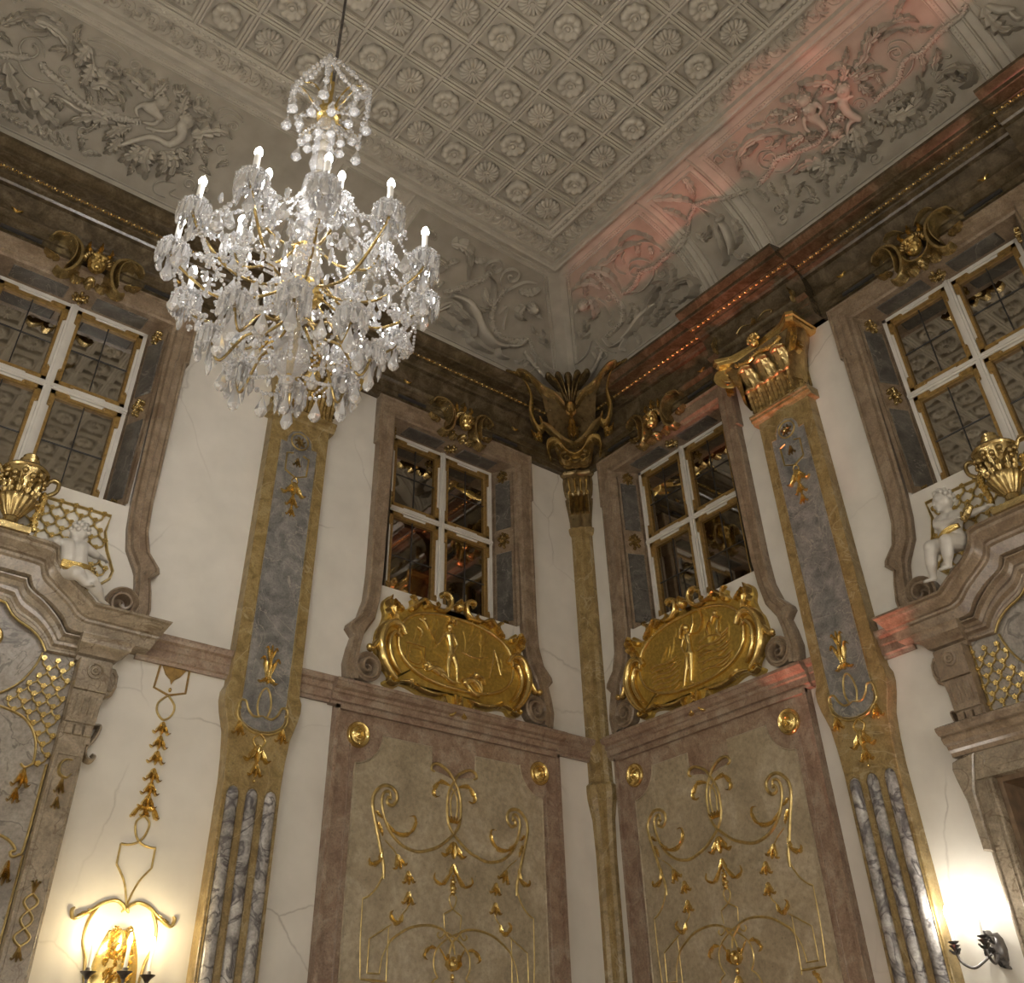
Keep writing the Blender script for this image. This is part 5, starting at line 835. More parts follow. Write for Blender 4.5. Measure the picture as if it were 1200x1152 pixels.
        body([((0.0, 5.265), 0.034), ((0.0, 5.24), 0.014, (0.0, 5.21), 0.018), ((-0.035, 5.195), 0.02, (0.04, 5.20), 0.02), ((0.0, 5.18), 0.036, (0.01, 5.10), 0.028), ((0.01, 5.10), 0.028, (0.0, 5.02), 0.044), ((0.045, 5.20), 0.018, (0.085, 5.27), 0.015), ((0.085, 5.27), 0.015, (0.095, 5.35), 0.011), ((-0.045, 5.19), 0.018, (-0.085, 5.11), 0.014), ((-0.085, 5.11), 0.014, (-0.06, 5.04), 0.011), ((-0.02, 5.01), 0.036, (-0.065, 4.89), 0.026), ((-0.065, 4.89), 0.026, (-0.115, 4.76), 0.013), ((0.015, 5.01), 0.036, (-0.005, 4.89), 0.026), ((-0.005, 4.89), 0.026, (-0.03, 4.77), 0.013), ((-0.115, 4.75), 0.012, (-0.145, 4.735), 0.010), ((-0.03, 4.76), 0.012, (-0.005, 4.745), 0.010), ((-0.018, 5.155), 0.017), ((0.022, 5.155), 0.017)])
        fig([([(0.02, 5.20), (0.14, 5.18), (0.21, 5.26), (0.19, 5.36), (0.10, 5.38)], 0.02, 0.04)], 'veil')
        fig([([(-0.02, 5.31), (-0.06, 5.26), (-0.08, 5.18)], 0.035, 0.05)], 'hair')
        for k in range(9):
            y = 4.80 + 0.035 * k; s0 = 0.08 + 0.02 * (k % 3)
            fig([([(s0, y), (s0 + 0.12, y + 0.02 * (-1) ** k), (s0 + 0.26, y - 0.01), (s0 + 0.36, y + 0.02)], 0.024, 0.022)], 'cloud_wave')
        for k in range(7):
            y = 4.78 + 0.045 * k
            fig([([(-0.16, y), (-0.28, y - 0.03), (-0.42, y - 0.01), (-0.50, y - 0.02)], 0.024, 0.02)], 'cloud_wave')
        fig([([(0.30, 5.20), (0.34, 5.26), (0.40, 5.22)], 0.03, 0.035), ((0.36, 5.28), 0.025, 0.028, 0.04), ([(0.38, 5.20), (0.36, 5.10), (0.40, 5.04)], 0.04, 0.04), ([(0.26, 5.10), (0.24, 5.18), (0.30, 5.24)], 0.02, 0.03)], 'cloud_figure')
    return t
make_cartouche('A', 1.775, 'gilded oval relief of a helmeted warrior with spear on left wall', 'hero')
make_cartouche('B', 1.40, 'gilded oval relief of a nude woman with raised arm on right wall', 'venus')

# ================================================================ gilt masks above the windows
def face_part(parent, mat, c=(0, -0.2, 7.60), s_=1.0, name='face'):
    x, y, z = c
    g = lambda a, b_, d: (x + a * s_, y - b_ * s_, z + d * s_)
    balls = [(g(0, 0, 0), (0.075 * s_, 0.06 * s_, 0.098 * s_)), (g(0, 0.02, -0.045), (0.055 * s_, 0.05 * s_, 0.055 * s_)), (g(0, 0.055, 0.042), (0.062 * s_, 0.018 * s_, 0.022 * s_)), (g(0.036, 0.043, -0.018), 0.022 * s_), (g(-0.036, 0.043, -0.018), 0.022 * s_), (g(0, 0.055, -0.075), (0.022 * s_, 0.02 * s_, 0.02 * s_)), (g(0.028, 0.052, 0.016), 0.013 * s_), (g(-0.028, 0.052, 0.016), 0.013 * s_)]
    caps = [((g(0, 0.06, 0.035), 0.009 * s_), (g(0, 0.078, -0.018), 0.014 * s_)), ((g(-0.02, 0.062, -0.045), 0.007 * s_), (g(0.02, 0.062, -0.045), 0.007 * s_)), ((g(-0.016, 0.060, -0.057), 0.008 * s_), (g(0.016, 0.060, -0.057), 0.008 * s_))]
    o = remesh(name, balls, mat, 0.0055 * s_, parent, 2, caps)
    return o
def make_mask(wall, u, label, medal=False):
    t = thing('gilt_mask', label, 'mask', wall, u, 7.40, 'gilt masks above the windows')
    mat = 'old_gold'; M = flat(0.10)
    face_part(t, 'gold', (0, -0.19, 7.61), 1.08)
    mb = MB()
    for k in range(11):
        a = math.pi * (0.02 + 0.96 * k / 10); c = (0.085 * math.cos(a), 7.63 + 0.085 * math.sin(a)); mb.stroke([c, (c[0] * 1.35, c[1] + 0.02), (c[0] * 1.3 + 0.01, c[1] + 0.045)], 0.035, 0.05, flat(0.15), 3)
    mb.build('hair', mat, t, 60)
    for sg in (-1, 1):
        cv_ = lambda p: [(sg * a, b_) for a, b_ in p]
        MB().stroke(cv_([(0.40,7.74),(0.36,7.80),(0.25,7.81),(0.16,7.74),(0.135,7.60),(0.17,7.47),(0.24,7.41),(0.29,7.44)]), 0.075, 0.10, M, 5, 0.3, (0.5, 0.55)).build('c_scroll', mat, t, 60)
        MB().stroke(cv_([(0.33,7.75),(0.26,7.765),(0.20,7.70),(0.19,7.58),(0.22,7.48)]), 0.035, 0.14, M, 5, 0.3, (0.5, 0.5)).build('c_scroll_rib', mat, t, 60)
        MB().leaf(cv_([(0.10,7.49),(0.14,7.43),(0.10,7.40),(0.05,7.43)]), 0.06, 0.08, M, 3).build('leaf', mat, t, 60)
        MB().leaf(cv_([(0.28,7.56),(0.36,7.56),(0.42,7.60)]), 0.06, 0.06, M, 3).build('leaf', mat, t, 60)
        MB().leaf(cv_([(0.06,7.74),(0.10,7.80),(0.09,7.87)]), 0.06, 0.07, M, 3).build('crest_leaf', 'gold', t, 60)
    MB().leaf([(0, 7.73), (0, 7.80), (0, 7.90)], 0.08, 0.08, M, 3).build('crest_leaf', 'gold', t, 60)
    mb = MB(); mb.dome((0, 7.44), 0.05, 0.045, 0.10, M); mb.dome((0, 7.40), 0.03, 0.03, 0.07, M); mb.build('chin_boss', mat, t, 60)
    if medal:
        mb = MB(); ring = [(0.125 * math.cos(a), 7.61 + 0.145 * math.sin(a)) for a in (2 * math.pi * k / 28 for k in range(29))]
        mb.stroke(ring, 0.035, 0.09, M, 1, 0.01, (1, 1), False); mb.build('oval_ring', mat, t, 60)
        for sg in (-1, 1):
            MB().stroke([(sg * 0.05, 7.86), (sg * 0.12, 7.93), (sg * 0.20, 7.95), (sg * 0.25, 7.91)], 0.04, 0.06, M, 4).build('top_scroll', mat, t, 60)
    return t
make_mask('A', BAY['A2'][1], 'gilt mask with C scrolls above left inner window')
make_mask('B', BAY['B2'][1], 'gilt mask with C scrolls above right inner window')
make_mask('A', BAY['A1'][1], 'dark gilt mask with C scrolls above far left window')
make_mask('B', BAY['B1'][1], 'gilt oval medallion face with scrolls above far right window', True)

# ================================================================ pilasters
def acanthus(mb, c, hgt, w_, M, lean=0.05):
    """one upright leaf whose tip rolls forward"""
    Ml = lambda s, t_, h: M(s, t_, h + lean * max(0, (t_ - c[1]) / hgt) ** 2)
    pts = smooth_path([(c[0], c[1]), (c[0], c[1] + hgt * 0.5), (c[0], c[1] + hgt * 0.93)], 9)
    def wf(f): return w_ / 2 * (0.72 + 0.30 * math.sin(math.pi * f * 0.95)) * (0.82 + 0.18 * ((f * 5) % 1.0)), 0.040
    mb._sect(pts, Ml, wf, [(-1, -0.2), (-0.92, 0.5), (-0.6, 0.95), (-0.3, 0.62), (0, 1.1), (0.3, 0.62), (0.6, 0.95), (0.92, 0.5), (1, -0.2)])
    mb.stroke([(c[0] - w_ * 0.36, c[1] + hgt * 0.93), (c[0], c[1] + hgt * 1.0), (c[0] + w_ * 0.36, c[1] + hgt * 0.93)], hgt * 0.17, 0.055, lambda s, t_, h: M(s, t_, h + lean * 0.95), 4, 0.3, (0.5, 0.5))
def make_pilaster(wall, u, label, ghost=False):
    t = thing('pilaster', label, 'pilaster', wall, u, 0.0, 'tall marble pilasters')
    half = [(0.225, 0.0), (0.225, 3.62), (0.235, 3.80), (0.255, 3.98), (0.30, 4.12), (0.318, 4.20), (0.318, 4.27), (0.295, 4.32), (0.290, 4.40), (0.290, 6.88)]
    MB().prism([(-a, b_) for a, b_ in half] + [(a, b_) for a, b_ in reversed(half)], 0.0, 0.12, 0.006).build('shaft', 'ochre', t, 25)
    MB().mould([(0, 6.86), (0.125, 6.86), (0.135, 6.88), (0.16, 6.895), (0.16, 6.92), (0.175, 6.925), (0.175, 6.95), (0, 6.955)], -0.335, 0.335).build('neck_moulding', 'ochre', t, 25)
    g = [(-0.19, 4.12), (-0.19, 6.60), (-0.13, 6.60), (-0.125, 6.66), (-0.085, 6.73), (0, 6.765)]
    bot = [(0.19, 4.12)] + [(0.19 * math.cos(a), 4.12 - 0.125 * math.sin(a)) for a in (math.pi * k / 10 for k in range(1, 10))]
    out = g + [(-a, b_) for a, b_ in reversed(g[:-1])] + bot[1:]
    MB().prism(out, 0.118, 0.126, 0.004).build('grey_inset', 'grey', t, 20)
    MB().stroke(out + [out[0]], 0.018, 0.016, flat(0.118), 1, 0.01, (1, 1), False).build('inset_moulding', 'ochre', t, 40)
    M = flat(0.126)
    mb = MB(); ring = [(0.085 * math.cos(a), 6.64 + 0.085 * math.sin(a)) for a in (2 * math.pi * k / 20 for k in range(21))]
    mb.stroke(ring, 0.016, 0.014, M, 1, 0.01, (1, 1), False); mb.build('gilt_ring', 'thin_gold', t, 60)
    mb = MB()
    for k in range(7): mb.leaf([(0, 6.63), (0.03 * math.cos(k * 0.9), 6.63 + 0.03 * math.sin(k * 0.9)), (0.06 * math.cos(k * 0.9 + .3), 6.63 + 0.06 * math.sin(k * 0.9 + .3))], 0.035, 0.022, M, 2, 3)
    mb.build('gilt_flower', 'old_gold', t, 60)
    sq = [(-0.05, 6.50), (-0.11, 6.48), (-0.105, 6.30), (0, 6.25), (0.105, 6.30), (0.11, 6.48), (0.05, 6.50)]
    MB().stroke(sq, 0.016, 0.014, M, 1, 0.01, (1, 1), False).build('gilt_frame', 'thin_gold', t, 40)
    MB().husk((0, 6.46), 0.10, 0.07, 0.022, M).build('gilt_husk', 'old_gold', t, 60)
    mb = MB(); mb.stroke([(0, 6.26), (-0.03, 6.21), (0, 6.17), (0.03, 6.21), (0, 6.26)], 0.013, 0.012, M, 4, .05, (1, 1)); mb.husk((0, 6.20), 0.15, 0.20, 0.028, M); mb.husk((0, 6.06), 0.12, 0.11, 0.025, M); mb.husk((0, 5.95), 0.10, 0.08, 0.02, M); mb.build('gilt_drop', 'gold', t, 60)
    mb = MB(); mb.husk((0, 4.38), 0.22, 0.14, 0.025, M, math.pi / 2); mb.husk((0, 4.52), 0.16, 0.09, 0.022, M, math.pi / 2)
    mb.husk((0, 4.42), 0.06, 0.14, 0.028, M); mb.build('gilt_sprig', 'gold', t, 60)
    mb = MB(); mb.stroke([(-0.03, 4.10), (-0.055, 4.18), (-0.04, 4.28), (0, 4.33), (0.04, 4.28), (0.055, 4.18), (0.03, 4.10)], 0.016, 0.014, M, 4, 0.05, (1, 1)); mb.build('gilt_loop', 'thin_gold', t, 60)
    M2 = flat(0.122)
    for sg in (-1, 1):
        q = lambda p: [(sg * a, b_) for a, b_ in p]
        MB().stroke(q([(0.0, 4.115), (0.07, 4.10), (0.12, 4.14), (0.15, 4.20), (0.19, 4.20), (0.205, 4.16), (0.18, 4.14)]), 0.02, 0.018, M2, 4, 0.1).build('gilt_scroll', 'thin_gold', t, 60)
        MB().stroke(q([(0.205, 4.17), (0.20, 4.08), (0.14, 4.02), (0.07, 3.985), (0, 3.98)]), 0.02, 0.018, M2, 4, 0.1).build('gilt_scroll', 'thin_gold', t, 60)
        MB().husk((sg * 0.175, 4.05), 0.12, 0.09, 0.025, M2).build('gilt_husk', 'gold', t, 60)
    mb = MB(); mb.stroke([(0, 3.98), (-0.05, 3.93), (0, 3.87), (0.05, 3.93), (0, 3.98)], 0.014, 0.014, M2, 4, 0.05, (1, 1)); mb.husk((0, 3.90), 0.14, 0.18, 0.03, M2); mb.husk((0, 3.77), 0.11, 0.10, 0.026, M2); mb.dome((0, 3.64), 0.012, 0.012, 0.02, M2); mb.build('gilt_pendant', 'gold', t, 60)
    for s_ in (-0.148, 0.0, 0.148):
        rows = []
        for z, r in [(0.6, 0.046), (3.52, 0.046), (3.55, 0.042), (3.575, 0.03), (3.588, 0.008)]:
            rows.append([(s_ + r * math.cos(a), -(0.115 + 0.85 * r * math.sin(a)), z) for a in (math.pi * k / 10 for k in range(11))])
        MB().rows(rows).build('reed', 'breccia', t, 60)
        mb = MB(); mb.stroke([(s_ - 0.052, 0.6), (s_ - 0.052, 3.54), (s_ - 0.03, 3.585), (s_, 3.60), (s_ + 0.03, 3.585), (s_ + 0.052, 3.54), (s_ + 0.052, 0.6)], 0.008, 0.008, flat(0.119), 1, 0.01, (1, 1), False); mb.build('reed_edge', 'ochre', t, 60)
    # capital
    k_ = MB(); rows = []
    for z, hw, n in ((6.95, 0.285, 0.12), (7.15, 0.285, 0.14), (7.35, 0.31, 0.19), (7.48, 0.36, 0.26), (7.54, 0.38, 0.28)):
        rows.append([(-hw, 0.0, z), (-hw, -n, z), (-hw * 0.33, -n * 1.05, z), (hw * 0.33, -n * 1.05, z), (hw, -n, z), (hw, 0, z)])
    k_.rows(rows).build('capital_bell', 'bronze', t, 60)
    Mb = lambda s, t_, h: (s, -(0.135 + 0.28 * max(0, (t_ - 7.1) / 0.45) ** 2 * 0.35 + h), t_)
    for s_ in (-0.235, -0.115, 0.0, 0.115, 0.235):
        mb = MB(); acanthus(mb, (s_, 6.955), 0.25, 0.165, Mb, 0.05); mb.build('acanthus_leaf', 'old_gold', t, 60)
    for s_ in (-0.20, 0.0, 0.20):
        mb = MB(); acanthus(mb, (s_, 7.06), 0.36, 0.21, Mb, 0.09); mb.build('acanthus_leaf', 'old_gold', t, 60)
    for s_ in (-0.20, 0.0, 0.20):
        mb = MB()
        for k in range(7): mb.dome((s_ + 0.03 * math.cos(k), 7.44 + 0.03 * math.sin(k * 1.7)), 0.018, 0.018, 0.03, flat(0.24), 0, 6, 3)
        mb.build('berry_cluster', 'gold', t, 60)
    for sg in (-1, 1):   # corner volutes turned diagonally
        mb = MB(); Dg = lambda s, t_, h: (sg * (0.36 + s * 0.75 + h * 0.6), -(0.26 + s * 0.55 + h * 0.6), t_)
        mb.spiral((0.03, 7.41), 0.115, 1.7, 0.05, 0.06, Dg, math.pi / 2, -1, pre=[(-0.34, 7.42), (-0.22, 7.51), (-0.09, 7.535)]); mb.build('volute', 'gold', t, 50)
        mb = MB()
        for k in range(6): mb.leaf([(sg * 0.40, 7.36 - 0.015 * k), (sg * (0.43 + 0.015 * math.cos(k)), 7.31 - 0.01 * k), (sg * (0.41 + 0.04 * math.sin(k * 2)), 7.27 - 0.01 * k)], 0.04, 0.05, flat(0.25), 2, 3)
        mb.build('volute_leaf', 'gold', t, 60)
        fl_ = MB(); fl_.rows([[(sg * a, -n, z) for a, n in ((0.30, 0.0), (0.40 + o_, 0.02), (0.44 + o_, 0.16), (0.40 + o_, 0.30), (0.28, 0.25))] for z, o_ in ((7.02, -0.13), (7.2, -0.10), (7.36, -0.05), (7.48, 0.0), (7.56, 0.02))]); fl_.build('side_leaf', 'old_gold', t, 60)
    aba = [(-0.50, 0.0), (-0.50, 0.36), (-0.44, 0.40), (-0.30, 0.31), (0.0, 0.27), (0.30, 0.31), (0.44, 0.40), (0.50, 0.36), (0.50, 0.0)]
    rows = []
    for z, f in ((7.545, 0.93), (7.56, 0.96), (7.585, 0.97), (7.59, 1.0), (7.625, 1.0)): rows.append([(a * f, -n * f, z) for a, n in aba])
    MB().rows(rows, True, True).build('abacus', 'gold', t, 30)
    face_part(t, 'gold', (0, -0.33, 7.60), 0.72, 'cherub_face')
    mb = MB()
    for k in range(8): a = math.pi * k / 7; mb.ball((0.06 * math.cos(a), -0.33, 7.62 + 0.065 * math.sin(a)), 0.022, 6, 4)
    mb.build('cherub_hair', 'gold', t, 60)
    for k in range(8):
        pass
    mb = MB(); mb.garland([(-0.28, 7.48), (-0.15, 7.44), (0.0, 7.47), (0.15, 7.44), (0.28, 7.48)], 0.035, 0.04, flat(0.30)); mb.build('festoon', 'gold', t, 60)
    # carved emblem on the cornice break above
    for q in (-1, 1):
        MB().stroke([(q * 0.05, 7.90), (q * 0.14, 7.94), (q * 0.22, 7.90), (q * 0.20, 7.86)], 0.02, 0.02, flat(0.235), 4).build('frieze_scroll', 'old_gold', t, 60)
        MB().leaf([(q * 0.48, 7.80), (q * 0.50, 7.90), (q * 0.46, 8.0)], 0.07, 0.05, flat(0.25), 3).build('frieze_leaf', 'old_gold', t, 60)
    MB().husk((0, 7.96), 0.12, 0.10, 0.025, flat(0.235)).build('frieze_husk', 'old_gold', t, 60)
    return t
pa_ = make_pilaster('A', PIL['A'], 'ochre and grey marble pilaster below the chandelier on left wall')
pb_ = copy_tree(pa_, 'B', PIL['B'], 0.0, 'ochre and grey marble pilaster with bright gilt capital on right wall')

# ---- slim pilaster folded into the corner, with the shell ornament above it
def corner_ring(sc_, z): return [(-0.0, -0.0, z), (-0.165 * sc_, 0.0, z), (-0.165 * sc_, -0.05 * sc_, z), (-0.125 * sc_, -0.075 * sc_, z), (-0.115 * sc_, -0.115 * sc_, z), (-0.075 * sc_, -0.125 * sc_, z), (-0.05 * sc_, -0.165 * sc_, z), (0.0, -0.165 * sc_, z)]
t = thing('corner_pilaster', 'slim ochre marble pilaster folded into the room corner', 'pilaster', 'A', 0, 0)
MB().rows([corner_ring(s_, z) for s_, z in ((0.80, 0.0), (0.82, 3.55), (0.92, 3.85), (1.18, 4.02), (1.22, 4.10), (1.20, 4.15), (1.0, 4.18), (1.0, 6.83))], True, True).build('shaft', 'ochre', t, 30)
MB().rows([corner_ring(s_, z) for s_, z in ((1.0, 6.82), (1.15, 6.84), (1.22, 6.88), (1.22, 6.91), (1.05, 6.92))], True, True).build('neck_moulding', 'ochre', t, 30)
MB().rows([corner_ring(s_, z) for s_, z in ((1.05, 6.91), (1.08, 7.0), (1.2, 7.12), (1.32, 7.22), (1.36, 7.28), (1.2, 7.30), (1.36, 7.33), (1.45, 7.40), (1.5, 7.50), (1.45, 7.56), (1.7, 7.58), (1.7, 7.62))], True, True).build('capital', 'bronze', t, 60)
Dm = lambda s, t_, h: (-(0.12 + h) - (0.7071 * -s), -(0.12 + h) - (0.7071 * s), t_)
for s_ in (-0.09, -0.03, 0.03, 0.09):
    mb = MB(); M = lambda a, t_, h: Dm(a, t_, h + 0.012); acanthus(mb, (s_, 7.08), 0.19, 0.06, M, 0.04); mb.build('acanthus_leaf', 'old_gold', t, 60)
    mb = MB(); mb.stroke([(s_, 7.34), (s_ * 1.1, 7.45), (s_ * 1.15, 7.53)], 0.03, 0.03, lambda a, t_, h: Dm(a, t_, h + 0.03)); mb.dome((s_ * 1.1, 7.33), 0.022, 0.022, 0.045, lambda a, t_, h: Dm(a, t_, h + 0.03)); mb.build('capital_flute', 'gold', t, 60)
t = thing('corner_ornament', 'dark gilt shell and scroll cartouche in the cornice corner', 'ornament', 'A', 0, 7.6)
def Dm(s, t_, h):
    f = min(1, max(0, (t_ - 7.72) / 0.50)); n = 0.13 + 0.45 * f * f * (3 - 2 * f)
    s *= 1.18; c = n + 0.05 + 0.50 * abs(s) ** 1.25 + h * 0.85
    return (-c + 0.7071 * s, -c - 0.7071 * s, t_)
mb = MB(); rows = []
for k in range(13):
    z = 7.62 + 0.60 * k / 12; w_ = 0.15 + 0.13 * k / 12
    rows.append([Dm(w_ * a, z, 0.03 - 0.10 * (1 - a * a) * math.sin(math.pi * k / 12)) for a in (-1, -0.75, -0.5, -0.25, 0, 0.25, 0.5, 0.75, 1)])
mb.rows(rows); mb.build('concave_shield', 'bronze', t, 60)
for k in range(5):
    a = (k - 2) / 2; e = (a * 0.18, 8.47 - 0.06 * a * a); mb = MB()
    mb.stroke([(a * 0.03, 8.13), (a * 0.09, 8.28), e], 0.075, 0.10, Dm, 5, 0.8, (0.25, 1.0)); mb.dome(e, 0.042, 0.045, 0.10, Dm); mb.build('palmette_lobe', 'bronze', t, 60)
    MB().stroke([(a * 0.05, 8.16), (a * 0.10, 8.30), (e[0], e[1] + 0.02)], 0.016, 0.125, Dm, 5).build('palmette_vein', 'old_gold', t, 60)
for sg in (-1, 1):
    q = lambda p: [(sg * a, b_) for a, b_ in p]
    MB().stroke(q([(0.05, 8.10), (0.14, 8.17), (0.24, 8.19), (0.33, 8.28), (0.40, 8.33), (0.46, 8.32), (0.45, 8.25)]), 0.08, 0.12, Dm, 5).build('top_scroll', 'old_gold', t, 60)
    MB().stroke(q([(0.42, 8.26), (0.36, 8.12), (0.38, 8.0), (0.33, 7.92), (0.28, 7.95), (0.30, 7.99)]), 0.045, 0.08, Dm, 5).build('side_scroll', 'gold', t, 60)
    MB().stroke(q([(0.0, 7.86), (0.10, 7.87), (0.20, 7.92), (0.28, 7.95)]), 0.05, 0.13, Dm, 5).build('lower_moulding', 'old_gold', t, 60)
    MB().stroke(q([(0.0, 7.78), (0.08, 7.79), (0.16, 7.85), (0.24, 7.83), (0.26, 7.76), (0.24, 7.68)]), 0.045, 0.12, Dm, 5).build('lower_scroll', 'gold', t, 60)
    mb = MB(); mb.spiral((sg * 0.085, 7.69), 0.06, 1.5, 0.035, 0.13, Dm, math.pi / 2, -sg); mb.build('volute', 'old_gold', t, 60)
    MB().leaf(q([(0.30, 7.88), (0.36, 7.85), (0.40, 7.89)]), 0.07, 0.08, Dm, 3).build('leaf', 'gold', t, 60)
    MB().leaf(q([(0.44, 8.30), (0.54, 8.28), (0.60, 8.22)]), 0.09, 0.06, Dm, 3).build('leaf', 'old_gold', t, 60)
mb = MB(); mb.dome((0, 7.98), 0.03, 0.06, 0.16, Dm); mb.dome((0, 8.08), 0.05, 0.03, 0.15, Dm); mb.husk((0, 8.04), 0.14, 0.09, 0.16, Dm); mb.build('pendant', 'gold', t, 60)

# ================================================================ overmantel (left) and doorway (right): same marble upper works
def inside(p, poly):
    c = False; j = len(poly) - 1
    for i in range(len(poly)):
        (x1, y1), (x2, y2) = poly[i], poly[j]
        if (y1 > p[1]) != (y2 > p[1]) and p[0] < (x2 - x1) * (p[1] - y1) / (y2 - y1) + x1: c = not c
        j = i
    return c
def lattice(t, poly, n, sx, sz, w_=0.012, knot=0.025):
    """gilt trellis of curved bars with flower knots at the crossings, one bar mesh per link run"""
    M = flat(n); xs = [p[0] for p in poly]; zs = [p[1] for p in poly]; nodes = {}
    j = 0; z = min(zs)
    while z <= max(zs):
        k = 0; x = min(xs) + (0.5 * sx if j % 2 else 0)
        while x <= max(xs) + 1e-6:
            if inside((x, z), poly): nodes[(j, int(round((x - min(xs)) / sx * 2)))] = (x, z)
            x += sx
        z += sz; j += 1
    bars = MB(); kn = []
    for (j, k), p in nodes.items():
        for dk in (-1, 1):
            q = nodes.get((j + 1, k + dk))
            if q:
                mx, mz = (p[0] + q[0]) / 2, (p[1] + q[1]) / 2
                bars.stroke([p, (mx + dk * sx * 0.17, mz - sz * 0.17), q], w_, 0.014, M, 3, 0.05, (1, 1))
        kn.append(p)
    bars.build('gilt_trellis', 'thin_gold', t, 60)
    if kn:
        mb = MB()
        for a in range(5): mb.dome((0.011 * math.cos(a * 1.257), 0.011 * math.sin(a * 1.257)), knot * 0.5, knot * 0.5, 0.02, lambda s, t_, h: (s, -h, t_), 0, 5, 2)
        mb.dome((0, 0), knot * 0.35, knot * 0.35, 0.028, lambda s, t_, h: (s, -h, t_), 0, 5, 2)
        z0 = BASE[t.name]; BASE['_'] = z0
        o0 = None
        for p in kn:
            if o0 is None:
                o0 = mb.build('gilt_knot', 'gold', None, 60); o0.parent = t; o = o0
            else: o = child(o0, t)
            o.location = (p[0], -n - 0.004, p[1] - z0[2])
def dens(p, i0, i1, per=4): return p[:i0] + smooth_path(p[i0:i1 + 1], per) + p[i1 + 1:]
def cap_end(mb, prof_pts): b0 = len(mb.v); mb.v.extend(prof_pts); mb.f.append(tuple(range(b0, b0 + len(prof_pts))))
def make_upper(t, mat):
    top = dens([(1.25,4.585),(0.69,4.588),(0.64,4.63),(0.55,4.69),(0.445,4.755),(0.375,4.84),(0.35,4.925),(0.31,4.94),(0,4.95)], 1, 6)
    bot = dens([(1.17,4.40),(0.674,4.405),(0.585,4.418),(0.523,4.495),(0.405,4.58),(0.296,4.632),(0.245,4.72),(0.20,4.723),(0,4.723)], 1, 6)
    prof = [(0.0, 0.0), (0.0, 0.30), (0.10, 0.305), (0.13, 0.275), (0.22, 0.265), (0.36, 0.225), (0.44, 0.215), (0.47, 0.19), (0.55, 0.185), (0.60, 0.165), (0.96, 0.155), (1.0, 0.13), (1.0, 0.0)]
    o2 = dens([(0.72,4.395),(0.58,4.396),(0.50,4.49),(0.38,4.585),(0.27,4.648),(0.233,4.712),(0,4.715)], 1, 5); i2 = dens([(0.72,4.268),(0.50,4.262),(0.451,4.328),(0.373,4.387),(0.245,4.444),(0.161,4.53),(0,4.56)], 1, 5)
    p2 = [(0, 0.13), (0.06, 0.13), (0.14, 0.095), (0.30, 0.08), (0.45, 0.10), (0.60, 0.10), (0.70, 0.07), (0.78, 0.065), (0.84, 0.075), (0.94, 0.07), (1, 0.04)]
    for sg in (-1, 1):
        m_ = lambda p: [(sg * a, b_) for a, b_ in p]
        mb = MB(); mb.between(m_(top), m_(bot), prof)
        a0, b0_ = m_(top)[0], m_(bot)[0]; cap_end(mb, [(a0[0] + (b0_[0] - a0[0]) * f, -n, a0[1] + (b0_[1] - a0[1]) * f) for f, n in prof]); mb.build('pediment_cornice', mat, t, 25)
        mb = MB(); mb.between(m_(o2), m_(i2), p2); mb.build('arched_moulding', mat, t, 25)
        MB().stroke(m_(i2[1:]), 0.014, 0.014, flat(0.06), 1, 0.01, (1, 1), False).build('gilt_edge', 'thin_gold', t, 60)
        ov = m_([(0.486,4.25),(0.46,4.142),(0.393,4.02),(0.274,3.92),(0.14,3.88),(0,3.87)]); MB().stroke(ov, 0.016, 0.016, flat(0.045), 4, 0.01, (1, 1)).build('gilt_edge', 'thin_gold', t, 60)
        # herm pilaster blocks
        c = 0.83
        rows = [[(sg * a * 1.0, -n, z) for a, n in ((0.69 - o_ * 0.2, 0.0), (0.69 - o_ * 0.2, 0.14 + o_), (1.0 + o_, 0.14 + o_), (1.0 + o_, 0.0))] for z, o_ in ((4.245, -0.06), (4.275, -0.05), (4.285, -0.02), (4.32, 0.0), (4.345, 0.035), (4.375, 0.04), (4.40, 0.055), (4.41, 0.055))]
        MB().rows(rows, True, True).build('block_cap', mat, t, 25)
        MB().prism([(sg * a, z) for a, z in ((0.72, 4.035), (0.945, 4.035), (0.945, 4.25), (0.72, 4.25))], 0.0, 0.145, 0.006).build('block', mat, t, 20)
        mb = MB(); q = (sg * 0.835, 4.17)
        mb.rows([[(q[0] + r * math.cos(a), -(0.14 + n), q[1] + r * math.sin(a)) for a in (2 * math.pi * j / 24 for j in range(24))] for r, n in ((0.058, 0), (0.055, 0.016), (0.046, 0.018), (0.040, 0.006), (0.032, 0.006), (0.028, 0.016), (0.018, 0.016), (0.014, 0.006), (0.008, 0.014), (0.0, 0.018))], True); mb.build('block_rosette', mat, t, 40)
        MB().prism([(sg * a, z) for a, z in ((0.94, 4.24), (0.985, 4.235), (1.015, 4.19), (1.02, 4.11), (1.0, 4.045), (0.955, 4.015), (0.94, 4.02))], 0.0, 0.10, 0.015).build('side_volute', mat, t, 40)
        MB().stroke(m_([(0.965, 4.20), (0.995, 4.17), (0.995, 4.10), (0.965, 4.07), (0.95, 4.10)]), 0.022, 0.02, flat(0.095), 4).build('volute_curl', mat, t, 60)
        MB().prism([(sg * a, z) for a, z in ((0.725, 3.815), (0.925, 3.815), (0.93, 3.95), (0.945, 4.035), (0.72, 4.035))], 0.0, 0.13, 0.006).build('fluted_block', mat, t, 20)
        for k in range(4): MB().stroke([(sg * (0.755 + 0.045 * k), 3.86), (sg * (0.758 + 0.047 * k), 4.0)], 0.016, 0.016, flat(0.128), 3, 0.15, (0.6, 0.6)).build('flute', mat, t, 60)
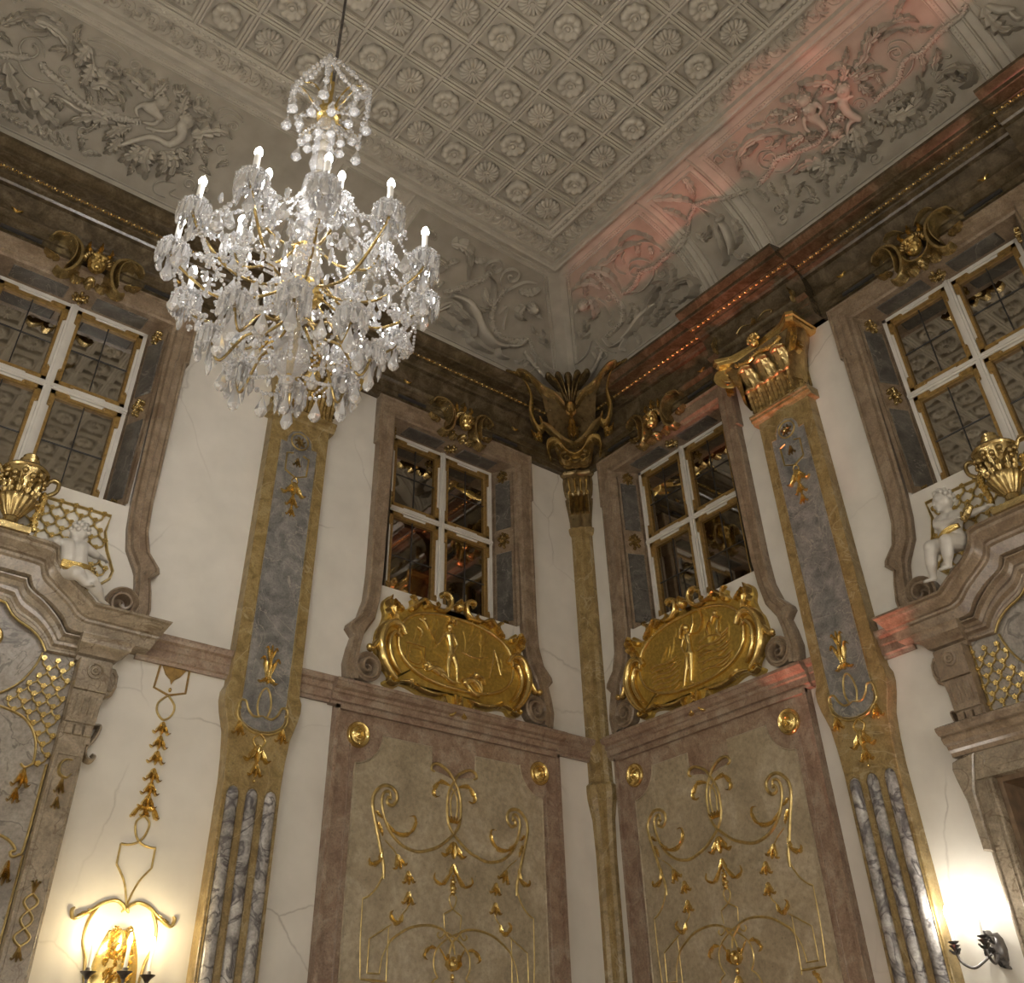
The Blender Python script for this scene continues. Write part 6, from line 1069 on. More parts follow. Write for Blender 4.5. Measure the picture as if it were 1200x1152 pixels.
        MB().wbox(min(sg * 0.715, sg * 0.92), max(sg * 0.715, sg * 0.92), 0.0, 0.115, 3.69, 3.815).build('dentil_course', mat, t, 0)
        for k in range(3): MB().prism([(sg * (0.735 + 0.062 * k), 3.735), (sg * (0.785 + 0.062 * k), 3.735), (sg * (0.785 + 0.062 * k), 3.80), (sg * (0.735 + 0.062 * k), 3.80)], 0.11, 0.14, 0.006).build('dentil', mat, t, 20)
        MB().stroke(m_([(0.91,3.83),(0.975,3.845),(0.975,3.80),(0.955,3.745),(0.92,3.68),(0.935,3.625),(0.97,3.612),(0.99,3.64),(0.97,3.655)]), 0.035, 0.06, flat(0.02), 5, 0.2, (0.7, 0.5)).build('side_scroll', mat, t, 60)
    mb = MB(); M = flat(0.05)   # gilt shell cartouche in the arch
    for k in range(7):
        a = math.pi * (0.12 + 0.76 * k / 6); mb.leaf([(0, 4.26), (0.09 * math.cos(a), 4.26 + 0.09 * math.sin(a)), (0.17 * math.cos(a), 4.26 + 0.19 * math.sin(a))], 0.07, 0.05, M, 2)
    for sg in (-1, 1):
        mb.stroke([(sg * 0.02, 4.22), (sg * 0.12, 4.20), (sg * 0.19, 4.27), (sg * 0.15, 4.34), (sg * 0.11, 4.30)], 0.05, 0.06, M); mb.leaf([(sg * 0.03, 4.20), (sg * 0.07, 4.13), (sg * 0.04, 4.07)], 0.06, 0.05, M, 3)
    mb.dome((0, 4.24), 0.05, 0.05, 0.08, M); mb.build('gilt_shell', 'gold', t, 60)
PT, PM = 'taupe', 'brownpink'
# left wall: arched overmantel
t = thing('overmantel', 'taupe marble overmantel with arched pediment and gilt trellis at lower left', 'overmantel', 'A', BAY['A1'][1], 0.0)
make_upper(t, 'taupe')
MB().prism([(-0.72, 0), (0.72, 0), (0.72, 4.70), (-0.72, 4.70)], 0.0, 0.03, 0).build('stone_ground', 'greybeige', t, 0)
for sg in (-1, 1):
    m_ = lambda p: [(sg * a, b_) for a, b_ in p]
    poly = [(0.71,4.24),(0.50,4.24),(0.47,4.14),(0.40,4.02),(0.27,3.93),(0.28,3.87),(0.40,3.84),(0.5,3.80),(0.57,3.74),(0.615,3.65),(0.63,3.54),(0.71,3.54)]
    lattice(t, m_(poly), 0.035, 0.094, 0.062)
    MB().stroke(m_([(0,3.90),(0.15,3.885),(0.292,3.861),(0.386,3.845),(0.486,3.812),(0.557,3.75),(0.604,3.666),(0.621,3.558),(0.606,3.526),(0.575,3.508),(0.546,3.528)]), 0.016, 0.018, flat(0.03), 4, 0.05, (1, .8)).build('gilt_arch', 'thin_gold', t, 60)
    MB().stroke(m_([(0.705,3.545),(0.703,3.06),(0.68,3.0),(0.645,2.985),(0.63,3.01),(0.655,3.025),(0.60,3.075),(0.51,3.10),(0.40,3.09)]), 0.018, 0.02, flat(0.03), 4, 0.02, (1, .6)).build('gilt_line', 'thin_gold', t, 60)
    MB().stroke(m_([(0.708,3.0),(0.706,2.0)]), 0.014, 0.018, flat(0.03), 3, 0.02, (1, 1)).build('gilt_line', 'thin_gold', t, 60)
    mb = MB(); mb.husk((sg * 0.575, 3.50), 0.13, 0.10, 0.04, flat(0.03)); mb.husk((sg * 0.56, 3.38), 0.10, 0.07, 0.035, flat(0.03)); mb.build('gilt_husk', 'gold', t, 60)
    mb = MB(); mb.husk((sg * 0.63, 2.96), 0.14, 0.07, 0.05, flat(0.03)); mb.build('gilt_tassel', 'gold', t, 60)
    MB().stroke(m_([(0.20, 2.85), (0.40, 2.80), (0.50, 2.66), (0.53, 2.48), (0.50, 2.3)]), 0.014, 0.016, flat(0.03), 4).build('gilt_line', 'thin_gold', t, 60)
    MB().prism(m_([(0.715, 0), (0.90, 0), (0.90, 3.69), (0.715, 3.69)]), 0.0, 0.12, 0.006).build('post', 'taupe', t, 20)
    for a in (0.735, 0.88): MB().tube([(sg * a, -0.121, 0.0), (sg * a, -0.121, 3.62)], 0.006, 6).build('post_bead', 'taupe', t, 60)
    MB().mould([(0.12, 3.60), (0.13, 3.60), (0.13, 3.615), (0.12, 3.615)], min(sg * .735, sg * .88), max(sg * .735, sg * .88)).build('post_bead', 'taupe', t, 0)
    mb = MB(); M = flat(0.12)
    mb.stroke(m_([(0.835, 3.575), (0.79, 3.57), (0.765, 3.53), (0.775, 3.48), (0.82, 3.46), (0.85, 3.49)]), 0.02, 0.025, M); mb.husk((sg * 0.80, 3.45), 0.10, 0.06, 0.03, M); mb.husk((sg * 0.80, 3.34), 0.08, 0.05, 0.025, M); mb.build('gilt_curl', 'thin_gold', t, 60)
    mb = MB()
    for q in (-1, 1): mb.stroke([(sg * 0.80, 2.78), (sg * (0.80 + q * 0.04), 2.73), (sg * (0.80 - q * 0.035), 2.64), (sg * (0.80 + q * 0.045), 2.55), (sg * 0.80, 2.50)], 0.016, 0.022, M, 5, 0.05, (1, 1))
    mb.husk((sg * 0.80, 2.50), 0.08, 0.06, 0.025, M); mb.husk((sg * 0.80, 2.78), 0.08, 0.05, 0.025, M, math.pi / 2); mb.build('gilt_knotwork', 'thin_gold', t, 60)
# right wall: doorway
t = thing('doorway', 'brown marble doorway surround with arched pediment and gilt trellis at lower right', 'doorway', 'B', BAY['B1'][1], 0.0)
make_upper(t, 'brownpink')
MB().prism([(-0.72, 3.62), (0.72, 3.62), (0.72, 4.70), (-0.72, 4.70)], 0.0, 0.03, 0).build('stone_ground', 'greybeige', t, 0)
for sg in (-1, 1):
    m_ = lambda p: [(sg * a, b_) for a, b_ in p]
    lattice(t, m_([(0.71,4.24),(0.50,4.24),(0.47,4.14),(0.40,4.02),(0.27,3.91),(0.01,3.865),(0.01,3.70),(0.71,3.70)]), 0.035, 0.094, 0.062)
    MB().stroke(m_([(0.712, 4.25), (0.712, 3.72)]), 0.014, 0.018, flat(0.03), 3, 0.02, (1, 1)).build('gilt_line', 'thin_gold', t, 60)
    MB().prism(m_([(0.88,3.53),(0.99,3.52),(1.045,3.505),(1.058,3.46),(1.05,3.40),(1.02,3.25),(1.01,2.95),(0.975,2.94),(0.95,2.94),(0.95,3.3)]), 0.0, 0.14, 0.012).build('bracket', 'taupe', t, 30)
    MB().mould([(0, 0), (0.09, 0), (0.09, 3.38), (0, 3.38)], min(sg * .83, sg * .98), max(sg * .83, sg * .98)).build('jamb', 'taupe', t, 0)
    for a, r in ((0.845, 0.012), (0.875, 0.006), (0.965, 0.012)): MB().tube([(sg * a, -0.09, 0.0), (sg * a, -0.09, 3.36)], r, 8).build('jamb_bead', 'taupe', t, 60)
    mb = MB(); q = (sg * 0.88, 3.475); mb.stroke([(q[0] + 0.05 * math.cos(a), q[1] + 0.05 * math.sin(a)) for a in (2 * math.pi * k / 20 for k in range(21))], 0.012, 0.012, flat(0.115), 1, 0.01, (1, 1), False); mb.build('disc', 'taupe', t, 60)
lint = [(0, 3.535), (0.13, 3.535), (0.14, 3.56), (0.16, 3.575), (0.17, 3.60), (0.20, 3.61), (0.215, 3.64), (0.21, 3.655), (0.24, 3.66), (0.265, 3.685), (0.265, 3.705), (0.22, 3.725), (0, 3.735)]
MB().mould(lint, -1.03, 1.03).build('lintel_cornice', 'brownpink', t, 25)
MB().wbox(-0.96, 0.96, 0.0, 0.115, 3.37, 3.535).wbox(-0.76, 0.76, 0.1, 0.125, 3.42, 3.50).build('frieze', 'taupe', t, 0)
d1 = struct(thing('door_1', 'dark doorway passage behind the brown marble jambs', None, 'B', BAY['B1'][1], 0.0))
MB().wbox(-0.828, -0.795, -0.45, 0.03, 0, 3.34).wbox(0.795, 0.828, -0.45, 0.03, 0, 3.34).wbox(-0.828, 0.828, -0.45, 0.03, 3.34, 3.376).build('passage', 'wood_dark', d1, 0)
MB().wbox(-0.82, 0.82, -0.45, -0.40, 0, 3.37).build('door_leaf', 'wood_dark', d1, 0)
for a in (-0.42, 0.42):
    for z0, z1 in ((0.3, 1.5), (1.7, 3.1)): MB().prism([(a - 0.28, z0), (a + 0.28, z0), (a + 0.28, z1), (a - 0.28, z1)], -0.41, -0.375, 0.02).build('door_panel', 'wood_dark', d1, 20)

# ================================================================ trellis grilles, urns and putti above the pediments
AP = [(0,5.42),(0.70,5.425),(0.69,5.28),(0.735,5.14),(0.815,4.985),(0.805,4.92),(0.71,4.815),(0.55,4.74),(0.3,4.70),(0,4.70)]
def make_grille(wall, u, label):
    t = thing('gilt_grille', label, 'grille', wall, u, 4.70, 'gilt trellis grilles')
    for sg in (-1, 1):
        p = [(sg * a, b_) for a, b_ in AP]; lattice(t, p[:], 0.012, 0.108, 0.072, 0.016, 0.026)
        MB().stroke(p, 0.022, 0.022, flat(0.006), 1, 0.01, (1, 1), False).build('border', 'thin_gold', t, 40)
    return t
make_grille('A', BAY['A1'][1], 'gilt trellis grille behind the left putto')
make_grille('B', BAY['B1'][1], 'gilt trellis grille behind the right putto')
def make_urn(wall, u, label):
    t = thing('urn', label, 'urn', wall, u, 4.94, 'gilt urns on the pediments'); c = (0, -0.20, 0)
    MB().rows([[(c[0] + a * w_, c[1] + b_ * w_, z) for a, b_ in ((-1, -1), (1, -1), (1, 1), (-1, 1))] for w_, z in ((0.13, 4.94), (0.13, 4.985), (0.10, 4.99))], True, True).build('plinth', 'old_gold', t, 20)
    MB().lathe([(0.095, 4.985), (0.10, 5.0), (0.06, 5.02), (0.045, 5.05), (0.052, 5.07), (0.045, 5.085)], c, 20).build('foot', 'old_gold', t, 50)
    MB().lathe([(0.05, 5.085), (0.075, 5.12), (0.115, 5.19), (0.128, 5.22), (0.12, 5.235)], c, 64, 16, 0.06).build('gadrooned_bowl', 'old_gold', t, 60)
    MB().lathe([(0.11, 5.23), (0.095, 5.26), (0.105, 5.33), (0.135, 5.40), (0.145, 5.43), (0.15, 5.45), (0.12, 5.465)], c, 40, 10, 0.05).build('body', 'old_gold', t, 60)
    MB().lathe([(0.155, 5.44), (0.165, 5.455), (0.15, 5.475), (0.10, 5.495), (0.08, 5.50), (0.085, 5.52), (0.065, 5.535), (0.07, 5.555), (0.05, 5.57), (0.055, 5.59), (0.035, 5.61), (0.0, 5.62)], c, 24).build('lid', 'old_gold', t, 50)
    for sg in (-1, 1):
        pth = smooth_path([(sg * 0.14, 5.40), (sg * 0.19, 5.46), (sg * 0.235, 5.45), (sg * 0.235, 5.38), (sg * 0.19, 5.33), (sg * 0.15, 5.30), (sg * 0.16, 5.25), (sg * 0.11, 5.22)], 5)
        MB().tube([(a, c[1], z) for a, z in pth], 0.017, 8).build('handle', 'old_gold', t, 60)
        mb = MB(); mb.garland([(sg * 0.16, 5.34), (sg * 0.17, 5.24), (sg * 0.15, 5.12), (sg * 0.17, 5.02)], 0.045, 0.04, flat(0.20)); mb.build('hanging_festoon', 'gold', t, 60)
    mb = MB()
    for k in range(8):
        a = -math.pi * (0.05 + 0.9 * k / 7); p = (0.15 * math.cos(a), c[1] + 0.15 * math.sin(a), 5.40 - 0.03 * (k % 2)); mb.ball(p, 0.024, 6, 5); mb.ball((p[0], p[1], p[2] - 0.04), 0.016, 6, 4)
    mb.build('festoon', 'old_gold', t, 60)
    for k in range(6):
        a = -math.pi * (0.08 + 0.84 * k / 5); ca, sa = math.cos(a), math.sin(a)
        MB().leaf([(0, 5.24), (0, 5.31), (0, 5.37)], 0.06, 0.02, lambda s, t_, h, ca=ca, sa=sa: ((0.10 + h + 0.03 * (t_ - 5.24) / 0.13) * ca - s * sa, c[1] + (0.10 + h + 0.03 * (t_ - 5.24) / 0.13) * sa + s * ca, t_), 3).build('body_leaf', 'old_gold', t, 60)
    return t
make_urn('A', BAY['A1'][1], 'gilt urn with looped handles on left pediment'); make_urn('B', BAY['B1'][1], 'gilt urn with looped handles on right pediment')

def hand(caps, w_, d, up, r=0.010):
    """palm with four fingers and a thumb; w_ wrist, d pointing direction, up = back of the hand"""
    w_, d, up = Vector(w_), Vector(d).normalized(), Vector(up).normalized(); s_ = d.cross(up).normalized()
    palm = w_ + d * 0.035; caps.append(((w_, 0.015), (palm, 0.018)))
    for k, L in zip((-1.4, -0.45, 0.45, 1.4), (0.026, 0.034, 0.036, 0.030)):
        b_ = palm + s_ * (k * 0.0095) + d * 0.008; m1 = b_ + d * L * 0.6 - up * 0.004; e = m1 + d * L * 0.4 - up * 0.014
        caps.append(((b_, 0.0065), (m1, 0.006))); caps.append(((m1, 0.006), (e, 0.005)))
    tb = w_ + d * 0.015 + s_ * 0.014; caps.append(((tb, 0.008), (tb + d * 0.02 + s_ * 0.016 - up * 0.008, 0.006)))
def foot(caps, a, toe, r=0.018):
    a, toe = Vector(a), Vector(toe); d = (toe - a).normalized(); s_ = d.cross(Vector((0, 0, 1))).normalized()
    caps.append(((a - d * 0.015, r), (toe, r * 0.75)))
    for k in range(-2, 3): caps.append(((toe + s_ * k * 0.0075, 0.0065), (toe + s_ * k * 0.009 + d * (0.016 - 0.002 * abs(k - 1)), 0.005)))
def head(balls, caps, c, fwd, r=0.068):
    c, f = Vector(c), Vector(fwd).normalized(); up = Vector((0, 0, 1)); up = (up - f * up.dot(f)).normalized(); s_ = f.cross(up)
    balls.append((tuple(c), (r * 0.95, r * 0.98, r * 1.05))); balls.append((tuple(c + f * r * 0.35 - up * r * 0.40), r * 0.66))
    for q in (-1, 1):
        balls.append((tuple(c + f * r * 0.66 + s_ * q * r * 0.38 - up * r * 0.28), r * 0.32)); balls.append((tuple(c + s_ * q * r * 0.98 - up * r * 0.12), r * 0.18))
        balls.append((tuple(c + f * r * 0.87 + s_ * q * r * 0.33 + up * r * 0.06), r * 0.13))
        caps.append(((c + f * r * 0.88 + s_ * q * r * 0.15 + up * r * 0.26, r * 0.10), (c + f * r * 0.78 + s_ * q * r * 0.52 + up * r * 0.22, r * 0.09)))
    caps.append(((c + f * r * 0.98 + up * r * 0.08, r * 0.09), (c + f * r * 1.12 - up * r * 0.20, r * 0.14)))
    caps.append(((c + f * r * 0.96 - up * r * 0.50 - s_ * r * 0.18, r * 0.08), (c + f * r * 0.96 - up * r * 0.50 + s_ * r * 0.18, r * 0.08)))
    caps.append(((c + f * r * 0.93 - up * r * 0.62 - s_ * r * 0.12, r * 0.09), (c + f * r * 0.93 - up * r * 0.62 + s_ * r * 0.12, r * 0.09)))
    balls.append((tuple(c + f * r * 0.80 - up * r * 0.85), r * 0.22))
def curls(t, c, r, fwd, n=46):
    mb = MB(); f = Vector(fwd).normalized(); c = Vector(c); k = 0
    for i in range(n):
        z = 1 - 2 * (i + 0.5) / n; a = i * 2.39996; d = Vector((math.sqrt(1 - z * z) * math.cos(a), math.sqrt(1 - z * z) * math.sin(a), z))
        if d.dot(f) > 0.35 and d.z < 0.62 or d.z < -0.35 or (d.dot(f) > 0.1 and d.z < 0.1): continue
        p = c + d * r * 0.98; mb.ball(tuple(p), r * 0.26, 7, 5); mb.ball(tuple(p + Vector((0.4 * r * 0.3, 0, r * 0.1))), r * 0.14, 6, 4)
    return mb.build('curls', 'statue', t, 60)
# left putto: back turned, leaning on the cornice, one knee down the scroll
t = thing('putto_statue', 'white marble putto with back turned and gilt loincloth on left pediment', 'statue', 'A', BAY['A1'][1], 4.59, 'white putti on the pediments')
P = lambda s_, n, z: (s_, -n, z)
balls, caps = [], []
head(balls, caps, P(0.455, 0.26, 5.085), (-0.25, 0.9, 0.25), 0.068)
caps += [((P(0.45, 0.26, 5.02), 0.032), (P(0.45, 0.25, 4.99), 0.04)), ((P(0.385, 0.25, 4.975), 0.046), (P(0.52, 0.25, 4.985), 0.046)), ((P(0.41, 0.27, 4.95), 0.058), (P(0.435, 0.28, 4.86), 0.06)), ((P(0.49, 0.27, 4.95), 0.058), (P(0.50, 0.28, 4.86), 0.06)), ((P(0.43, 0.27, 4.86), 0.06), (P(0.46, 0.26, 4.78), 0.066)), ((P(0.51, 0.27, 4.86), 0.06), (P(0.53, 0.26, 4.78), 0.066)),
         ((P(0.535, 0.25, 4.985), 0.038), (P(0.615, 0.23, 4.965), 0.031)), ((P(0.615, 0.23, 4.965), 0.030), (P(0.675, 0.17, 4.985), 0.019)), ((P(0.375, 0.25, 4.97), 0.037), (P(0.325, 0.28, 4.96), 0.030)), ((P(0.325, 0.28, 4.96), 0.029), (P(0.285, 0.22, 4.985), 0.019)),
         ((P(0.53, 0.27, 4.77), 0.066), (P(0.605, 0.35, 4.70), 0.052)), ((P(0.605, 0.35, 4.70), 0.050), (P(0.66, 0.335, 4.66), 0.043)), ((P(0.66, 0.335, 4.66), 0.043), (P(0.71, 0.30, 4.625), 0.026)), ((P(0.47, 0.27, 4.77), 0.062), (P(0.50, 0.36, 4.73), 0.05)), ((P(0.50, 0.36, 4.73), 0.045), (P(0.565, 0.37, 4.68), 0.027))]
hand(caps, P(0.675, 0.17, 4.985), (0.7, 0.5, 0.1), (0, 0, 1)); hand(caps, P(0.285, 0.22, 4.985), (-0.6, 0.6, 0.1), (0, 0, 1)); foot(caps, P(0.715, 0.295, 4.612), P(0.765, 0.27, 4.605)); foot(caps, P(0.57, 0.37, 4.665), P(0.605, 0.40, 4.655))
remesh('body', balls, 'statue', 0.0075, t, 5, caps)
curls(t, P(0.455, 0.26, 5.095), 0.068, (-0.25, 0.9, 0.25))
mb = MB()
for k in range(5): mb.stroke([(0.385, 4.785 + 0.010 * k), (0.45, 4.765 + 0.012 * k), (0.53, 4.775 + 0.011 * k), (0.59, 4.80 + 0.006 * k)], 0.024, 0.026, lambda s, t_, h: (s, -(0.325 - 2.2 * (s - 0.48) ** 2 + h), t_), 4, 0.2, (0.6, 0.6))
mb.build('loincloth', 'gold', t, 60)
MB().garland([(0.63, 4.93), (0.66, 4.86), (0.64, 4.79), (0.60, 4.72)], 0.05, 0.05, flat(0.10)).build('festoon', 'old_gold', t, 60)
# right putto: seated facing the room, turned towards the urn
t = thing('putto_statue', 'white marble putto seated with crossed gilt ribbon on right pediment', 'statue', 'B', BAY['B1'][1], 4.64, 'white putti on the pediments')
balls, caps = [], []
fw_ = (-0.55, -0.75, -0.15)
head(balls, caps, P(-0.455, 0.27, 5.225), fw_, 0.076)
caps += [((P(-0.45, 0.26, 5.16), 0.032), (P(-0.45, 0.25, 5.12), 0.04)), ((P(-0.525, 0.25, 5.10), 0.047), (P(-0.375, 0.25, 5.085), 0.047)), ((P(-0.49, 0.27, 5.075), 0.058), (P(-0.51, 0.27, 4.98), 0.06)), ((P(-0.41, 0.27, 5.065), 0.058), (P(-0.45, 0.27, 4.975), 0.06)), ((P(-0.50, 0.28, 4.97), 0.066), (P(-0.50, 0.25, 4.90), 0.072)), ((P(-0.45, 0.27, 4.96), 0.06), (P(-0.45, 0.25, 4.90), 0.072)),
         ((P(-0.545, 0.26, 5.095), 0.039), (P(-0.525, 0.34, 5.03), 0.032)), ((P(-0.525, 0.34, 5.03), 0.031), (P(-0.405, 0.37, 5.005), 0.019)), ((P(-0.36, 0.25, 5.08), 0.038), (P(-0.285, 0.27, 5.045), 0.031)), ((P(-0.285, 0.27, 5.045), 0.030), (P(-0.20, 0.24, 5.06), 0.019)),
         ((P(-0.52, 0.26, 4.895), 0.070), (P(-0.60, 0.38, 4.87), 0.056)), ((P(-0.60, 0.38, 4.87), 0.052), (P(-0.645, 0.36, 4.765), 0.044)), ((P(-0.645, 0.36, 4.765), 0.044), (P(-0.675, 0.33, 4.69), 0.026)), ((P(-0.45, 0.26, 4.89), 0.070), (P(-0.47, 0.39, 4.86), 0.056)), ((P(-0.47, 0.39, 4.86), 0.052), (P(-0.50, 0.38, 4.77), 0.042)), ((P(-0.50, 0.38, 4.77), 0.042), (P(-0.525, 0.36, 4.71), 0.025))]
hand(caps, P(-0.405, 0.37, 5.005), (1, 0.0, 0.1), (0, -0.3, 1)); hand(caps, P(-0.20, 0.24, 5.06), (1, 0.2, 0.1), (0, 0, 1)); foot(caps, P(-0.68, 0.33, 4.67), P(-0.725, 0.37, 4.655)); foot(caps, P(-0.53, 0.36, 4.695), P(-0.575, 0.40, 4.68))
balls.append((P(-0.47, 0.32, 5.0), (0.055, 0.045, 0.06)))
remesh('body', balls, 'statue', 0.0075, t, 5, caps)
curls(t, P(-0.45, 0.265, 5.24), 0.076, fw_)
mb = MB()
for k in range(3): mb.stroke([(-0.57, 4.90 + 0.010 * k), (-0.52, 4.925 + 0.012 * k), (-0.45, 4.95 + 0.012 * k), (-0.38, 4.97 + 0.010 * k)], 0.022, 0.02, lambda s, t_, h: (s, -(0.345 - 4.0 * (s + 0.48) ** 2 + h), t_), 4, 0.2, (0.7, 0.7))
mb.build('ribbon', 'gold', t, 60)
MB().garland([(-0.34, 4.99), (-0.30, 5.02), (-0.25, 5.08)], 0.06, 0.05, flat(0.33)).build('flower_bunch', 'old_gold', t, 60)

# ================================================================ gilt drop and sconce on the left wall
UC = 4.315
t = thing('gilt_wall_drop', 'long gilt bell flower drop inlaid in the left wall above the sconce', 'wall ornament', 'A', UC, 2.5)
M = flat(0.0); o_ = -0.285
sh = lambda p: [(a + o_, b_) for a, b_ in p]
MB().stroke([(-0.10, 4.368), (-0.115, 4.20), (0.0, 4.165), (0.125, 4.205), (0.125, 4.37)], 0.018, 0.014, M, 1, 0.01, (1, 1), False).build('gilt_frame', 'gilt_paint', t, 40)
MB().prism([(-0.085, 4.37), (0.10, 4.37), (0.06, 4.31), (0.02, 4.28), (0.005, 4.245), (-0.01, 4.28), (-0.05, 4.31)], 0.0, 0.014, 0.004).build('gilt_lambrequin', 'gilt_paint', t, 20)
MB().dome((0.005, 4.205), 0.012, 0.018, 0.02, M).build('drop', 'gold', t, 60)
MB().stroke([(0.0, 4.165), (-0.06, 4.10), (-0.055, 4.03), (0.0, 3.985), (0.055, 4.03), (0.06, 4.10), (0.0, 4.165)], 0.016, 0.014, M, 4, 0.05, (1, 1)).build('gilt_loop', 'thin_gold', t, 60)
for z in (3.97, 3.87, 3.765, 3.645, 3.555, 3.47): MB().husk((0.002, z), 0.10, 0.11, 0.03, M).build('gilt_husk', 'gold', t, 60)
mb = MB()
for sg in (-1, 1): mb.leaf([(0, 3.38), (sg * 0.05, 3.375), (sg * 0.085, 3.32), (sg * 0.10, 3.33)], 0.05, 0.03, M, 3)
mb.husk((0, 3.38), 0.06, 0.06, 0.03, M); mb.build('gilt_cap', 'gold', t, 60)
MB().stroke([(0, 3.335), (-0.045, 3.29), (-0.035, 3.22), (0.0, 3.17), (0.06, 3.145), (0.118, 3.143)], 0.016, 0.014, M, 4, 0.05, (1, 1)).build('gilt_strap', 'thin_gold', t, 60)
MB().stroke([(0, 3.335), (0.045, 3.29), (0.035, 3.22), (0.0, 3.17), (-0.06, 3.145), (-0.118, 3.143)], 0.016, 0.014, M, 4, 0.05, (1, 1)).build('gilt_strap', 'thin_gold', t, 60)
for sg in (-1, 1):
    MB().stroke([(sg * 0.118, 3.143), (sg * 0.118, 3.02)], 0.014, 0.012, M, 2, 0.01, (1, 1)).build('gilt_strap', 'thin_gold', t, 60)
    MB().stroke([(sg * 0.118, 3.02), (sg * 0.05, 2.93), (sg * 0.012, 2.83), (0.0, 2.76)], 0.014, 0.012, M, 4, 0.05, (1, 0.7)).build('gilt_strap', 'thin_gold', t, 60)
    q = lambda p: [(sg * a, b_) for a, b_ in p]
    MB().stroke(q([(0.025, 2.745), (0.01, 2.775), (0.07, 2.81), (0.15, 2.79), (0.22, 2.74), (0.31, 2.69), (0.335, 2.73), (0.32, 2.75)]), 0.024, 0.022, M, 4, 0.1).build('gilt_scroll', 'thin_gold', t, 60)
    MB().stroke(q([(0.17, 2.775), (0.22, 2.68), (0.225, 2.57), (0.19, 2.48), (0.17, 2.35)]), 0.02, 0.018, M, 4, 0.1).build('gilt_scroll', 'thin_gold', t, 60)
    MB().leaf(q([(0.20, 2.75), (0.26, 2.72), (0.30, 2.71)]), 0.04, 0.025, M, 3).build('gilt_leaf', 'thin_gold', t, 60)
def candle(parent, p, L, r, bulb, power, col, pname='candle'):
    c = MB().tube([p, (p[0], p[1], p[2] + L)], r, 10).build(pname, 'candle', parent, 60)
    z = p[2] + L
    b_ = MB().lathe([(r * 0.8, 0), (r * 1.15, 0.012), (r * 1.3, 0.028), (r * 1.0, 0.046), (r * 0.4, 0.064), (0.001, 0.070)], (p[0], p[1], z), 10).build('bulb', bulb, parent, 60)
    return c, b_
t = thing('wall_sconce', 'lit gilt candle sconce with three candles at lower left', 'sconce', 'A', UC, 2.1)
mb = MB(); gold_plate = []
for k in range(9):
    z = 2.12 + 0.52 * k / 8; w_ = 0.15 * math.sin(math.pi * (0.18 + 0.70 * k / 8)) ** 0.6
    gold_plate.append([(w_ * a, -(0.01 + 0.05 * (1 - a * a)), z) for a in (-1, -0.7, -0.35, 0, 0.35, 0.7, 1)])
MB().rows(gold_plate).build('back_plate', 'gold', t, 60)
mb = MB()
for k in range(70):
    a = random.uniform(-0.09, 0.09); z = random.uniform(2.16, 2.60); b_ = random.uniform(-1.2, 1.2)
    mb.leaf([(a, z), (a + 0.03 * math.sin(b_), z + 0.03), (a + 0.05 * math.sin(b_ + .5), z + 0.05)], 0.035, 0.02, lambda s, t_, h: (s, -(0.055 - 3.0 * s * s + h), t_), 2, 3)
mb.build('chased_leaves', 'gold', t, 60)
MB().garland([(-0.06, 2.66), (0.0, 2.63), (0.06, 2.66)], 0.03, 0.03, flat(0.02)).build('swag', 'gold', t, 60)
for s_, n in ((-0.185, 0.10), (0.0, 0.20), (0.185, 0.10)):
    pth = smooth_path([(s_ * 0.1, -0.05, 2.22), (s_ * 0.5, -n * 0.7, 2.19), (s_ * 0.95, -n * 1.05, 2.27), (s_, -n, 2.37)], 5)
    a = MB().tube(pth, 0.010, 8).build('arm', 'iron', t, 60)
    MB().lathe([(0.012, 2.36), (0.025, 2.38), (0.045, 2.395), (0.048, 2.40), (0.02, 2.405), (0.016, 2.42)], (s_, -n, 0), 14).build('drip_pan', 'iron', a, 60)
    candle(a, (s_, -n, 2.41), 0.13, 0.011, 'bulb_warm', 10, WARM)
    l = point_lamp('sconce_bulb', (-UC + s_, -n - 0.03, 2.60), 4, (1.0, 0.80, 0.46), 0.02)
t = thing('wall_sconce', 'lit dark metal candle sconce beside the doorway at lower right', 'sconce', 'B', 3.46, 2.25)
mb = MB(); mb.dome((0, 2.42), 0.05, 0.10, 0.05, flat(0.0)); mb.leaf([(0, 2.45), (-0.03, 2.51), (-0.055, 2.53)], 0.05, 0.06, flat(0.02), 3); mb.leaf([(0, 2.40), (0.02, 2.34), (0.05, 2.31)], 0.06, 0.06, flat(0.02), 3); mb.leaf([(-0.01, 2.42), (-0.05, 2.42), (-0.07, 2.39)], 0.05, 0.06, flat(0.02), 3); mb.build('back_plate', 'iron', t, 60)
